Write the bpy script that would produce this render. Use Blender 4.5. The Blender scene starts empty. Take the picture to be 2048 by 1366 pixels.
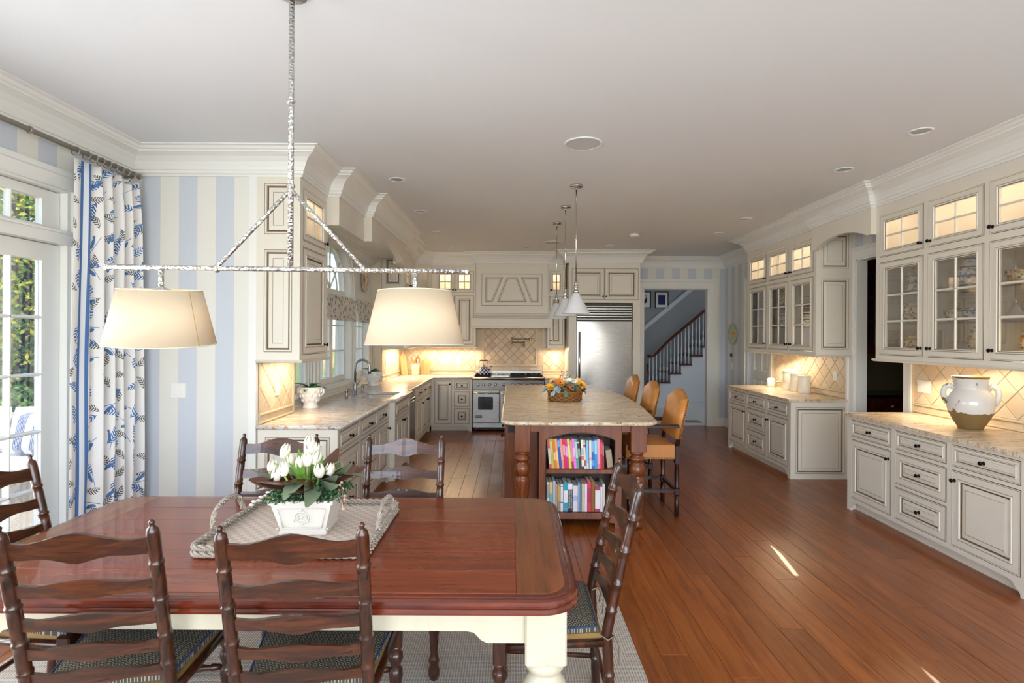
import bpy, bmesh, math, random
from mathutils import Vector, Matrix
R = math.radians
PI = math.pi
S = bpy.context.scene
C = S.collection
random.seed(7)

# ------------------------------------------------------------ camera, light, exposure
CAMZ = 1.63
cam = bpy.data.cameras.new('camera'); camo = bpy.data.objects.new('camera', cam); C.objects.link(camo)
cam.sensor_width = 36; cam.lens = 1090 * 36 / 2048; cam.shift_y = -12 / 2048; cam.clip_start = .05
camo.location = (0, 0, CAMZ); camo.rotation_euler = (R(90), R(-.3), 0)
S.camera = camo
S.view_settings.view_transform = 'Standard'; S.view_settings.look = 'None'
S.view_settings.gamma = 1; S.view_settings.use_curve_mapping = False
S.view_settings.exposure = 0.5

W = bpy.data.worlds.new('sky'); S.world = W; W.use_nodes = True
wn = W.node_tree.nodes; wl = W.node_tree.links; wn.clear()
wo = wn.new('ShaderNodeOutputWorld'); wb = wn.new('ShaderNodeBackground'); ws = wn.new('ShaderNodeTexSky')
ws.sky_type = 'NISHITA'; ws.sun_disc = False; ws.sun_elevation = R(63); ws.sun_rotation = R(133)
ws.air_density = 1.0; ws.dust_density = .6; ws.ozone_density = 1.2
wb.inputs[1].default_value = .5
wl.new(ws.outputs[0], wb.inputs[0]); wl.new(wb.outputs[0], wo.inputs[0])

def lamp(name, typ, loc, rot, energy, color=(1, 1, 1), size=None, size_y=None, **kw):
    l = bpy.data.lights.new(name, typ); o = bpy.data.objects.new(name, l); C.objects.link(o)
    l.energy = energy; l.color = color; o.location = loc; o.rotation_euler = rot
    if typ == 'AREA':
        l.shape = 'RECTANGLE' if size_y else 'SQUARE'; l.size = size
        if size_y: l.size_y = size_y
    elif size is not None and typ != 'SUN':
        l.shadow_soft_size = size
    for k, v in kw.items(): setattr(l, k, v)
    return o

sun = lamp('sun_offscreen', 'SUN', (6, -6, 16), (R(18), R(20), 0), 5.0, (1, .93, .82)); sun.data.angle = R(1)
# daylight behind the window of the wall behind the camera, and behind the french doors that lie left of the picture
lamp('rear_window_offscreen', 'AREA', (.4, -1.66, 1.55), (R(90), 0, 0), 175, (.93, .96, 1), 5.3, 2.2)
lamp('garden_door_offscreen', 'AREA', (-3.2, 1.75, 1.3), (R(90), 0, R(-90)), 130, (.92, .96, 1), 1.8, 2.3)

# ------------------------------------------------------------ node materials
def lin(c):
    if isinstance(c, str):
        c = tuple(int(c[i:i + 2], 16) / 255 for i in (0, 2, 4))
    return tuple((x / 12.92 if x <= .04045 else ((x + .055) / 1.055) ** 2.4) for x in c) + (1,)

class NT:
    def __init__(s, name):
        s.m = bpy.data.materials.new(name); s.m.use_nodes = True
        s.t = s.m.node_tree; s.n = s.t.nodes; s.n.clear()
        s.out = s.n.new('ShaderNodeOutputMaterial'); s.p = s.n.new('ShaderNodeBsdfPrincipled')
        s.lk(s.p.outputs[0], s.out.inputs[0])
    def lk(s, a, b): s.t.links.new(a, b)
    def put(s, sock, v):
        if hasattr(v, 'links') and hasattr(v, 'node'): s.lk(v, sock)
        elif v is not None: sock.default_value = v
    def node(s, typ, **kw):
        n = s.n.new(typ)
        for k, v in kw.items(): setattr(n, k, v)
        return n
    def coord(s, kind='Object', scale=(1, 1, 1), rot=(0, 0, 0), loc=(0, 0, 0)):
        tc = s.node('ShaderNodeTexCoord'); mp = s.node('ShaderNodeMapping')
        mp.inputs['Scale'].default_value = scale; mp.inputs['Rotation'].default_value = rot
        mp.inputs['Location'].default_value = loc
        s.lk(tc.outputs[kind], mp.inputs[0]); return mp.outputs[0]
    def rnd(s): return s.node('ShaderNodeObjectInfo').outputs['Random']
    def noise(s, vec, scale=5, detail=4, rough=.55, dist=0):
        n = s.node('ShaderNodeTexNoise'); s.put(n.inputs['Vector'], vec)
        n.inputs['Scale'].default_value = scale; n.inputs['Detail'].default_value = detail
        n.inputs['Roughness'].default_value = rough; n.inputs['Distortion'].default_value = dist
        return n.outputs['Fac']
    def vor(s, vec, scale=5, feature='F1', out='Distance', rand=1):
        n = s.node('ShaderNodeTexVoronoi'); n.feature = feature; s.put(n.inputs['Vector'], vec)
        n.inputs['Scale'].default_value = scale; n.inputs['Randomness'].default_value = rand
        return n.outputs[out]
    def wave(s, vec, scale=5, dist=2, detail=2, dscale=1, direction='X', typ='BANDS'):
        n = s.node('ShaderNodeTexWave'); n.wave_type = typ
        if typ == 'BANDS': n.bands_direction = direction
        s.put(n.inputs['Vector'], vec); n.inputs['Scale'].default_value = scale
        n.inputs['Distortion'].default_value = dist; n.inputs['Detail'].default_value = detail
        n.inputs['Detail Scale'].default_value = dscale
        return n.outputs['Fac']
    def ramp(s, fac, stops, interp='LINEAR'):
        n = s.node('ShaderNodeValToRGB'); n.color_ramp.interpolation = interp; s.put(n.inputs[0], fac)
        e = n.color_ramp.elements
        while len(e) < len(stops): e.new(.5)
        for i, (p, c) in enumerate(stops):
            e[i].position = p; e[i].color = lin(c) if not (isinstance(c, (int, float))) else (c, c, c, 1)
        return n.outputs[0]
    def mix(s, f, a, b, mode='MIX'):
        n = s.node('ShaderNodeMix', data_type='RGBA', blend_type=mode)
        s.put(n.inputs[0], f)
        for k, v in ((6, a), (7, b)):
            s.put(n.inputs[k], lin(v) if isinstance(v, str) else v)
        return n.outputs[2]
    def math(s, op, a, b=0, c=None, clamp=False):
        n = s.node('ShaderNodeMath', operation=op, use_clamp=clamp)
        s.put(n.inputs[0], a); s.put(n.inputs[1], b)
        if c is not None: s.put(n.inputs[2], c)
        return n.outputs[0]
    def sep(s, vec):
        n = s.node('ShaderNodeSeparateXYZ'); s.put(n.inputs[0], vec); return n.outputs
    def bump(s, h, strength=.2, dist=.01):
        n = s.node('ShaderNodeBump'); n.inputs['Strength'].default_value = strength
        n.inputs['Distance'].default_value = dist; s.put(n.inputs['Height'], h)
        s.lk(n.outputs[0], s.p.inputs['Normal'])
    def done(s, col=None, rough=None, metal=None, spec=None, coat=None, emit=None, estr=None, trans=None):
        p = s.p.inputs
        if col is not None: s.put(p['Base Color'], lin(col) if isinstance(col, str) else col)
        s.put(p['Roughness'], rough); s.put(p['Metallic'], metal); s.put(p['Specular IOR Level'], spec)
        s.put(p['Coat Weight'], coat); s.put(p['Transmission Weight'], trans)
        if emit is not None:
            s.put(p['Emission Color'], lin(emit) if isinstance(emit, str) else emit); s.put(p['Emission Strength'], estr)
        return s.m

MC = {}
def plain(col, rough=.5, metal=0, name=None, **kw):
    key = (col, rough, metal, tuple(sorted(kw.items())))
    if key not in MC:
        MC[key] = NT(name or 'paint_' + str(col)).done(col, rough, metal, **kw)
    return MC[key]

def m_wood(name, dark, mid, light, scale=1, axis='X', rough=.35, coat=.2, var=.25, dist=3, marks=None):
    t = NT(name)
    st = {'X': (1.2, 14, 14), 'Y': (14, 1.2, 14), 'Z': (14, 14, 1.2)}[axis]
    tc = t.node('ShaderNodeTexCoord'); mp = t.node('ShaderNodeMapping')
    mp.inputs['Scale'].default_value = tuple(scale * a for a in st)
    r = t.rnd(); cb = t.node('ShaderNodeCombineXYZ')
    rr = t.math('MULTIPLY', r, 37.0)
    for i in range(3): t.lk(rr, cb.inputs[i])
    ad = t.node('ShaderNodeVectorMath', operation='ADD'); t.lk(tc.outputs['Object'], ad.inputs[0]); t.lk(cb.outputs[0], ad.inputs[1])
    t.lk(ad.outputs[0], mp.inputs[0]); v = mp.outputs[0]
    a = t.noise(v, 1.6, 5, .6, dist * .3)
    g = t.noise(v, 6, 3, .7)
    f = t.math('ADD', t.math('MULTIPLY', a, .75), t.math('MULTIPLY', g, .3))
    col = t.ramp(f, [(.28, dark), (.5, mid), (.75, light)])
    hv = t.node('ShaderNodeHueSaturation'); t.lk(col, hv.inputs['Color'])
    t.lk(t.math('MULTIPLY_ADD', r, var * 2, 1 - var), hv.inputs['Value'])
    col = hv.outputs[0]
    if marks:
        mm = t.noise(t.coord('Object', tuple(x * 1.0 for x in ({'X': (9, 60, 60), 'Y': (60, 9, 60), 'Z': (60, 60, 9)}[axis]))), 1, 2, .5)
        col = t.mix(t.ramp(mm, [(.66, 0.0), (.70, 1.0)]), col, marks)
    t.bump(f, .03, .002)
    return t.done(col, rough, coat=coat)

PAINT = None
def m_paint(name, col, col2, rough=.42, sc=3):
    t = NT(name); f = t.noise(t.coord('Object'), sc, 3)
    return t.done(t.mix(f, col, col2), rough)

M = {}
M['wall_white'] = m_paint('white_trim_paint', 'E9E8E3', 'EDECE8', .4)
M['ceil'] = m_paint('ceiling_paint', 'E3E5E8', 'E6E8EA', .85, 1)
M['cream'] = m_paint('cream_cabinet_paint', 'DFD8CA', 'E6DFD2', .38, 4)
M['glaze'] = plain('54402F', .55, name='brown_glaze')
M['glaze2'] = plain('8A765F', .5, name='light_brown_glaze')
M['knob'] = plain('17120F', .35, .7, name='oil_rubbed_bronze')
M['black'] = plain('0C0C0D', .45, name='black_enamel')
M['iron'] = plain('1B1B1C', .6, .3, name='cast_iron')
M['plastic'] = plain('EFEDE8', .35, name='white_plastic')
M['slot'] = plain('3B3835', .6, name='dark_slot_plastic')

def m_stripe(name, axis, per, off, a, b):
    t = NT(name); x = t.sep(t.coord('Object'))[axis]
    f = t.math('FRACT', t.math('DIVIDE', t.math('SUBTRACT', x, off), per))
    w = t.math('LESS_THAN', f, .5)
    n = t.noise(t.coord('Object', (60, 60, 1.5)), 3, 3)
    col = t.mix(w, b, a)
    col = t.mix(t.math('MULTIPLY', n, .18), col, 'F4F2EA')
    return t.done(col, .7)
BL, CRM = 'C6CCD7', 'E2E0D8'
M['stripe_x'] = m_stripe('striped_wallpaper_across', 0, .29, -2.905, BL, CRM)
M['stripe_y'] = m_stripe('striped_wallpaper_along', 1, .29, 9.80, BL, CRM)
M['stripe_b'] = m_stripe('striped_wallpaper_back', 0, .29, 2.33, BL, CRM)

def m_granite(name, base, warm, dark, pale, ang=25):
    t = NT(name); v = t.coord('Object', (1, 1, 1), (0, 0, R(ang)))
    sv = t.coord('Object', (3, 16, 6), (0, 0, R(ang)))
    a = t.noise(sv, 1.3, 6, .6, .6); b = t.noise(v, 26, 6, .75); c = t.noise(sv, 5, 5, .7, .4)
    col = t.ramp(a, [(.3, warm), (.47, base), (.62, pale)])
    col = t.mix(t.ramp(c, [(.38, 1.0), (.46, 0.0)]), col, warm)
    col = t.mix(t.ramp(b, [(.37, .9), (.42, 0.0)]), col, dark)
    return t.done(col, .26)
M['granite'] = m_granite('cream_granite', 'D9C7AB', 'B18F67', '675A50', 'E6DACA', 20)
M['granite_w'] = m_granite('pale_granite', 'DCD3C8', 'C2A07A', '6C6763', 'EAE5DF', 70)

def m_tile(name, cols):
    t = NT(name); r = t.rnd()
    n = t.noise(t.coord('Object', (1, 1, 1)), 9, 5, .65)
    col = t.ramp(r, [(i / (len(cols) - 1), c) for i, c in enumerate(cols)])
    col = t.mix(t.math('MULTIPLY', n, .5), col, 'CDB79A')
    t.bump(n, .15, .004)
    return t.done(col, .5)
M['tile'] = m_tile('tumbled_travertine', ['E2D2B8', 'D8C6AA', 'E6D9C4', 'D2BD9F', 'DFCDB2'])
M['tile_range'] = m_tile('range_travertine', ['D9CAB5', 'BFAB94', 'E0D3C1', 'C9B7A1', 'D6C7B3', 'B9A28B'])
M['grout'] = plain('A9977E', .85, name='tan_grout')
M['liner'] = plain('D3BF9F', .5, name='stone_liner')

M['floor'] = m_wood('oak_floor_boards', '572809', '8A4717', 'A45E24', 1.0, 'Y', .31, .15, .15, 2.2)
M['table'] = m_wood('red_brown_table_wood', '481C0C', '742F14', '8A401F', 1.0, 'X', .27, .3, .12, 2, None)
M['table_end'] = m_wood('breadboard_wood', '41200F', '77401F', '93562E', 1.0, 'Y', .28, .3, .05)
M['table_edge'] = m_wood('table_edge_wood', '2E0F08', '58200F', '742F17', 1.0, 'X', .2, .5, .05)
M['chair'] = m_wood('distressed_chair_wood', '140905', '381A0A', '653111', 1.6, 'X', .33, .35, .12, 3, '120A07')
M['chair_z'] = m_wood('distressed_post_wood', '140905', '351809', '5C2C11', 1.6, 'Z', .3, .35, .12, 3, '120A07')
M['cherry'] = m_wood('cherry_island_wood', '3A1A09', '6F3613', '8C4B1E', 1.0, 'Z', .34, .25, .08)
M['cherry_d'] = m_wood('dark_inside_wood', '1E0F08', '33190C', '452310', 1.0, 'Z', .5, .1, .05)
M['walnut'] = m_wood('dark_stool_wood', '1C0C07', '331710', '4A2416', 1.0, 'Z', .3, .3, .05)
M['mahog'] = m_wood('mahogany_wood', '2B0E07', '531E0E', '6E2D16', 1.0, 'Z', .3, .3, .05)

def m_steel(name, col='A6A39F', rough=.3, axis=(2, 2, 160)):
    t = NT(name); n = t.noise(t.coord('Object', axis), 2, 2)
    t.bump(n, .05, .001)
    return t.done(col, t.ramp(n, [(.3, rough * .8), (.7, rough * 1.25)]), 1.0)
M['steel'] = m_steel('brushed_steel')
M['steel_d'] = m_steel('dark_steel', '6F6A66', .35)
M['chrome'] = plain('C9C9C8', .18, 1.0, name='satin_chrome')
M['faucet'] = plain('A7A8AA', .32, 1.0, name='brushed_faucet')
M['nickel'] = plain('8F8371', .3, 1.0, name='brushed_nickel')
t = NT('hammered_silver'); hv = t.vor(t.coord('Object', (60, 60, 60)), 1.5); t.bump(hv, .9, .006)
M['silver'] = t.done(t.ramp(hv, [(.1, 'B5B3AE'), (.8, 'E2E1DE')]), .28, .9)
M['pewter'] = plain('A39C90', .42, .8, name='pewter_rod')

t = NT('thin_glass'); t.n.remove(t.p)
tr = t.node('ShaderNodeBsdfTransparent'); gl = t.node('ShaderNodeBsdfGlossy'); gl.inputs['Roughness'].default_value = .02
lw = t.node('ShaderNodeLayerWeight'); lw.inputs[0].default_value = .35; mx = t.node('ShaderNodeMixShader')
t.lk(t.math('MULTIPLY_ADD', lw.outputs['Fresnel'], .55, .02), mx.inputs[0]); t.lk(tr.outputs[0], mx.inputs[1]); t.lk(gl.outputs[0], mx.inputs[2])
t.lk(mx.outputs[0], t.out.inputs[0]); M['glass'] = t.m

def m_shade(name, col, glow, es):
    t = NT(name); n = t.noise(t.coord('Object', (8, 8, 40)), 9, 3)
    t.n.remove(t.p)
    d = t.node('ShaderNodeBsdfDiffuse'); tl = t.node('ShaderNodeBsdfTranslucent'); a = t.node('ShaderNodeMixShader')
    c = t.mix(t.math('MULTIPLY', n, .3), col, glow)
    t.put(d.inputs[0], c); t.put(tl.inputs[0], c); a.inputs[0].default_value = es
    t.lk(d.outputs[0], a.inputs[1]); t.lk(tl.outputs[0], a.inputs[2]); t.lk(a.outputs[0], t.out.inputs[0]); return t.m
M['lampshade'] = m_shade('linen_lampshade', 'E8DCC6', 'DCC196', .36)
def glow(name, col, s): return NT(name).done(col, .5, emit=col, estr=s)
M['bulb'] = glow('lit_bulb', 'FFD9A4', 3.5)

# ------------------------------------------------------------ mesh builder
class MB:
    def __init__(s): s.v = []; s.f = []; s.mi = []; s.M = Matrix(); s.uv = None; s.sm = []
    def add(s, vs, fs, m=0, smooth=False):
        o = len(s.v); s.v += [tuple(s.M @ Vector(p)) for p in vs]
        for f in fs: s.f.append(tuple(o + i for i in f)); s.mi.append(m); s.sm.append(smooth)
        return s
    def box(s, a, b, m=0):
        (x0, y0, z0), (x1, y1, z1) = a, b
        return s.add([(x0, y0, z0), (x1, y0, z0), (x1, y1, z0), (x0, y1, z0), (x0, y0, z1), (x1, y0, z1), (x1, y1, z1), (x0, y1, z1)],
              [(0, 3, 2, 1), (4, 5, 6, 7), (0, 1, 5, 4), (1, 2, 6, 5), (2, 3, 7, 6), (3, 0, 4, 7)], m)
    def cbox(s, a, b, c=.004, m=0):          # box with chamfered vertical and top edges
        (x0, y0, z0), (x1, y1, z1) = a, b
        c = min(c, (x1 - x0) * .45, (y1 - y0) * .45, (z1 - z0) * .45)
        def ring(z, i): return [(x0 + i, y0 + c, z), (x0 + c, y0 + i, z), (x1 - c, y0 + i, z), (x1 - i, y0 + c, z),
                                (x1 - i, y1 - c, z), (x1 - c, y1 - i, z), (x0 + c, y1 - i, z), (x0 + i, y1 - c, z)]
        vs = ring(z0, 0) + ring(z1 - c, 0) + ring(z1, c * .999)
        fs = [tuple(range(7, -1, -1)), tuple(range(16, 24))]
        for k in (0, 8):
            for i in range(8): j = (i + 1) % 8; fs.append((k + i, k + j, k + 8 + j, k + 8 + i))
        return s.add(vs, fs, m)
    def prism(s, pts, axis, d0, d1, m=0, smooth=False):   # 2-d outline extruded along an axis
        n = len(pts)
        def P(p, d): return {'x': (d, p[0], p[1]), 'y': (p[0], d, p[1]), 'z': (p[0], p[1], d)}[axis]
        vs = [P(p, d0) for p in pts] + [P(p, d1) for p in pts]
        s.add(vs, [tuple(range(n)), tuple(range(2 * n - 1, n - 1, -1))], m)
        return s.add(vs, [(i, n + i, n + (i + 1) % n, (i + 1) % n) for i in range(n)], m, smooth)
    def lathe(s, prof, seg=16, ctr=(0, 0, 0), m=0, axis='z', cap=True, sx=1, sy=1, smooth=True):
        vs = []; fs = []
        for r, h in prof:
            for i in range(seg):
                a = 2 * PI * i / seg; x, y = r * math.cos(a) * sx, r * math.sin(a) * sy
                p = {'z': (x, y, h), 'y': (x, h, y), 'x': (h, x, y)}[axis]
                vs.append((ctr[0] + p[0], ctr[1] + p[1], ctr[2] + p[2]))
        for k in range(len(prof) - 1):
            for i in range(seg):
                j = (i + 1) % seg; fs.append((k * seg + i, k * seg + j, (k + 1) * seg + j, (k + 1) * seg + i))
        s.add(vs, fs, m, smooth)
        if cap:
            n = len(prof) - 1
            s.add(vs[:seg], [tuple(range(seg - 1, -1, -1))], m); s.add(vs[n * seg:], [tuple(range(seg))], m)
        return s
    def tube(s, path, r, seg=8, m=0, closed=False, sm=True, cap=True, flat=1):
        P = [Vector(p) for p in path]; n = len(P)
        rs = r if isinstance(r, (list, tuple)) else [r] * n
        vs = []; up = None
        for i in range(n):
            a = P[(i - 1) % n] if (i > 0 or closed) else P[i]; b = P[(i + 1) % n] if (i < n - 1 or closed) else P[i]
            t = (b - a)
            t = t.normalized() if t.length > 1e-9 else Vector((0, 0, 1))
            if up is None: up = t.orthogonal().normalized()
            up = (up - t * up.dot(t)); up = up.normalized() if up.length > 1e-6 else t.orthogonal().normalized()
            w = t.cross(up)
            for k in range(seg):
                an = 2 * PI * k / seg
                vs.append(P[i] + (up * math.cos(an) + w * math.sin(an) * flat) * rs[i])
        fs = []
        for i in range(n if closed else n - 1):
            j = (i + 1) % n
            for k in range(seg):
                l = (k + 1) % seg; fs.append((i * seg + k, i * seg + l, j * seg + l, j * seg + k))
        s.add(vs, fs, m, sm)
        if cap and not closed:
            s.add(vs[:seg], [tuple(range(seg - 1, -1, -1))], m); s.add(vs[-seg:], [tuple(range(seg))], m)
        return s
    def sphere(s, c, r, m=0, seg=12, rings=8, sc=(1, 1, 1)):
        prof = [(max(1e-4, r * math.sin(PI * i / rings)), -r * math.cos(PI * i / rings)) for i in range(rings + 1)]
        vs = []; fs = []
        for q, h in prof:
            for i in range(seg):
                a = 2 * PI * i / seg
                vs.append((c[0] + q * math.cos(a) * sc[0], c[1] + q * math.sin(a) * sc[1], c[2] + h * sc[2]))
        for k in range(rings):
            for i in range(seg):
                j = (i + 1) % seg; fs.append((k * seg + i, k * seg + j, (k + 1) * seg + j, (k + 1) * seg + i))
        return s.add(vs, fs, m, True)
    def sweep(s, prof, pts, z=0, m=0, side=1, closed=False, smooth=False):
        # profile (out, up) carried along a floor-plan polyline with mitred corners; out is to the right of travel
        n = len(pts); vs = []; P = [Vector((p[0], p[1])) for p in pts]
        for i in range(n):
            d = []
            if i > 0 or closed: d.append((P[i] - P[i - 1]).normalized())
            if i < n - 1 or closed: d.append((P[(i + 1) % n] - P[i]).normalized())
            ns = [Vector((k.y, -k.x)) * side for k in d]
            nn = ns[0] if len(ns) == 1 else (ns[0] + ns[1]) / max(.2, 1 + ns[0].dot(ns[1]))
            for o, h in prof: vs.append((P[i].x + nn.x * o, P[i].y + nn.y * o, z + h))
        k = len(prof); fs = []
        for i in range(n if closed else n - 1):
            j = (i + 1) % n
            for q in range(k - 1): fs.append((i * k + q, j * k + q, j * k + q + 1, i * k + q + 1))
        s.add(vs, fs, m, smooth)
        if not closed:
            s.add(vs[:k], [tuple(range(k))], m); s.add(vs[-k:], [tuple(range(k - 1, -1, -1))], m)
        return s
    def rings(s, x0, x1, z0, z1, prof, fill=True, m=0):
        # concentric rectangles on the x-z plane facing -y; prof: (inset, y, material of the strip that follows)
        def rr(i, y): return [(x0 + i, y, z0 + i), (x1 - i, y, z0 + i), (x1 - i, y, z1 - i), (x0 + i, y, z1 - i)]
        for k in range(len(prof) - 1):
            a, b = prof[k], prof[k + 1]
            s.add(rr(a[0], a[1]) + rr(b[0], b[1]), [(i, (i + 1) % 4, 4 + (i + 1) % 4, 4 + i) for i in range(4)], a[2])
        if fill: s.add(rr(prof[-1][0], prof[-1][1]), [(0, 1, 2, 3)], prof[-1][2])
        return s
    def mesh(s, name):
        me = bpy.data.meshes.new(name); me.from_pydata(s.v, [], s.f)
        for p, mi, sm in zip(me.polygons, s.mi, s.sm): p.material_index = mi; p.use_smooth = sm
        if s.uv:
            ul = me.uv_layers.new(name='uv')
            for lp in me.loops: ul.data[lp.index].uv = s.uv[lp.vertex_index]
        me.validate(); me.update(); return me
    def build(s, name, mats, parent=None, loc=(0, 0, 0), rot=(0, 0, 0), recalc=True):
        me = s.mesh(name)
        if recalc:
            bm = bmesh.new(); bm.from_mesh(me)
            bmesh.ops.remove_doubles(bm, verts=bm.verts, dist=1e-5)
            bmesh.ops.recalc_face_normals(bm, faces=bm.faces); bm.to_mesh(me); bm.free()
        for m in (mats if isinstance(mats, (list, tuple)) else [mats]): me.materials.append(M[m] if isinstance(m, str) else m)
        return inst(name, me, parent, loc, rot)

def inst(name, me, parent=None, loc=(0, 0, 0), rot=(0, 0, 0), scale=(1, 1, 1)):
    o = bpy.data.objects.new(name, me); C.objects.link(o)
    o.location = loc; o.rotation_euler = rot; o.scale = scale
    if parent is not None: o.parent = parent
    return o
def tag(o, label, cat, group=None):
    o['label'] = label; o['category'] = cat
    if group: o['group'] = group
    return o
def thing(name, label, cat, loc=(0, 0, 0), rz=0, group=None, rot=None):
    o = bpy.data.objects.new(name, None); C.objects.link(o); o.empty_display_size = .1
    o.location = loc; o.rotation_euler = rot or (0, 0, rz)
    return tag(o, label, cat, group)
def struct(o, label=None):
    o['kind'] = 'structure'
    if label: o['label'] = label
    return o
def stuff(o): o['kind'] = 'stuff'; return o
def copy_tree(o, parent=None):
    c = o.copy(); C.objects.link(c); c.parent = parent
    for ch in list(o.children): copy_tree(ch, c)
    return c
def arc(cx, cz, r, a0, a1, n): return [(cx + r * math.cos(R(a0 + (a1 - a0) * i / n)), cz + r * math.sin(R(a0 + (a1 - a0) * i / n))) for i in range(n + 1)]
def text(name, body, size, mat, parent, loc, rot, ext=.0006, align='CENTER'):
    cu = bpy.data.curves.new(name, 'FONT'); cu.body = body; cu.size = size; cu.extrude = ext
    cu.align_x = align; cu.align_y = 'CENTER'
    tmp = bpy.data.objects.new(name, cu); C.objects.link(tmp); bpy.context.view_layer.update()
    me = bpy.data.meshes.new_from_object(tmp.evaluated_get(bpy.context.evaluated_depsgraph_get())); me.name = name
    bpy.data.objects.remove(tmp); bpy.data.curves.remove(cu)
    me.materials.clear(); me.materials.append(M[mat] if isinstance(mat, str) else mat)
    return inst(name, me, parent, loc, rot)
# ------------------------------------------------------------ room shell
XL, YP, XK, XW, YB, XR, ZC, YR = -2.98, 4.27, -2.0, -2.15, 9.92, 3.88, 3.06, -1.5
def plate(mb, u0, u1, z0, z1, holes, t, m=0):
    us = sorted({u0, u1} | {h[i] for h in holes for i in (0, 1)}); zs = sorted({z0, z1} | {h[i] for h in holes for i in (2, 3)})
    us = [u for u in us if u0 - 1e-6 <= u <= u1 + 1e-6]; zs = [z for z in zs if z0 - 1e-6 <= z <= z1 + 1e-6]
    def solid(i, j):
        if i < 0 or j < 0 or i >= len(us) - 1 or j >= len(zs) - 1: return False
        cu, cz = (us[i] + us[i + 1]) / 2, (zs[j] + zs[j + 1]) / 2
        return not any(h[0] < cu < h[1] and h[2] < cz < h[3] for h in holes)
    for i in range(len(us) - 1):
        for j in range(len(zs) - 1):
            if not solid(i, j): continue
            a, b, c, d = us[i], us[i + 1], zs[j], zs[j + 1]
            vs = [(a, 0, c), (b, 0, c), (b, 0, d), (a, 0, d), (a, t, c), (b, t, c), (b, t, d), (a, t, d)]
            fs = [(0, 1, 2, 3), (7, 6, 5, 4)]
            if not solid(i - 1, j): fs.append((0, 3, 7, 4))
            if not solid(i + 1, j): fs.append((1, 5, 6, 2))
            if not solid(i, j - 1): fs.append((0, 4, 5, 1))
            if not solid(i, j + 1): fs.append((3, 2, 6, 7))
            mb.add(vs, fs, m)
    return mb
ML = lambda x, y=0, z=0: Matrix.Translation((x, y, z)) @ Matrix.Rotation(R(90), 4, 'Z')    # faces +X, local x = +Y
MR = lambda x, y=0, z=0: Matrix.Translation((x, y, z)) @ Matrix.Rotation(R(-90), 4, 'Z')   # faces -X, local x = -Y
MBk = lambda y: Matrix.Translation((0, y, 0))                                              # faces -Y
MF = lambda y: Matrix.Translation((0, y, 0)) @ Matrix.Rotation(R(180), 4, 'Z')             # faces +Y, local x = -X

# floor and its boards
fb = MB().box((-3.2, -1.6, -.12), (4.05, 10.05, -.012)); floor = struct(fb.build('floor', plain('3A1D0E', .6, name='subfloor')), 'orange brown oak plank floor')
random.seed(11)
pw = .145; x = -3.0; row = 0
while x < 3.9:
    y = -1.5 - random.random() * 1.6
    x1 = min(x + pw, 3.95)
    while y < 9.95:
        L = random.choice((1.5, 1.9, 2.3, 2.8)); y1 = y + L
        a, b = max(y, -1.5), min(y1, 9.98)
        if b > -1.4 and b - a > .05 and not (b < .6):
            MB().cbox((-(x1 - x) / 2 + .0006, -(b - a) / 2 + .0006, -.012), ((x1 - x) / 2 - .0006, (b - a) / 2 - .0006, 0), .0016).build('plank', 'floor', floor, ((x + x1) / 2, (a + b) / 2, 0))
        y = y1
    x += pw; row += 1
struct(MB().box((-3.2, -1.6, ZC), (4.05, 10.05, ZC + .1)).build('ceiling', 'ceil'), 'flat white ceiling')

# left dining wall with the french door opening
mb = MB(); mb.M = ML(XL); plate(mb, YR, YP, 0, ZC, [(.82, 3.68, 0, 2.58)], .15)
struct(mb.build('wall_left', 'stripe_y'))
mb = MB(); mb.M = MBk(YP); plate(mb, XL - .15, XK - .02, 0, ZC, [], .12)
struct(mb.build('wall_partition', 'stripe_x'))
mb = MB().box((XK - .06, YP - .012, 0), (XK, YP + .05, 2.87)); struct(mb.build('trim_1', 'wall_white'))
# kitchen left wall
mb = MB(); mb.box((XK - .3, YP + .03, 0), (XK, 4.97, ZC)); mb.box((XK - .3, 8.33, 0), (XK, YB + .1, ZC))
wl_k = struct(mb.build('wall_kitchen_left', plain('D9CDB8', .7, name='backsplash_wall')))
WC, WRD, SPR = 6.63, .57, 2.19
mb = MB(); mb.M = ML(XW)
plate(mb, 4.9, 8.4, 0, ZC, [(WC - WRD, WC + WRD, 1.04, SPR + WRD + .001), (5.2, 5.88, 1.04, 2.12), (7.38, 8.06, 1.04, 2.12)], .14)
for sgn in (-1, 1):
    pts = [(WC + sgn * WRD, SPR + WRD + .001), (WC + sgn * WRD, SPR)] + [(WC + sgn * WRD * math.cos(R(a)), SPR + WRD * math.sin(R(a))) for a in range(6, 91, 6)]
    mb.prism(pts, 'y', 0, .14)
struct(mb.build('wall_window', 'wall_white'))
mb = MB(); mb.box((XW, 4.97, 2.80), (-1.6, 8.33, ZC))
struct(mb.build('trim_2', 'wall_white'))
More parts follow.
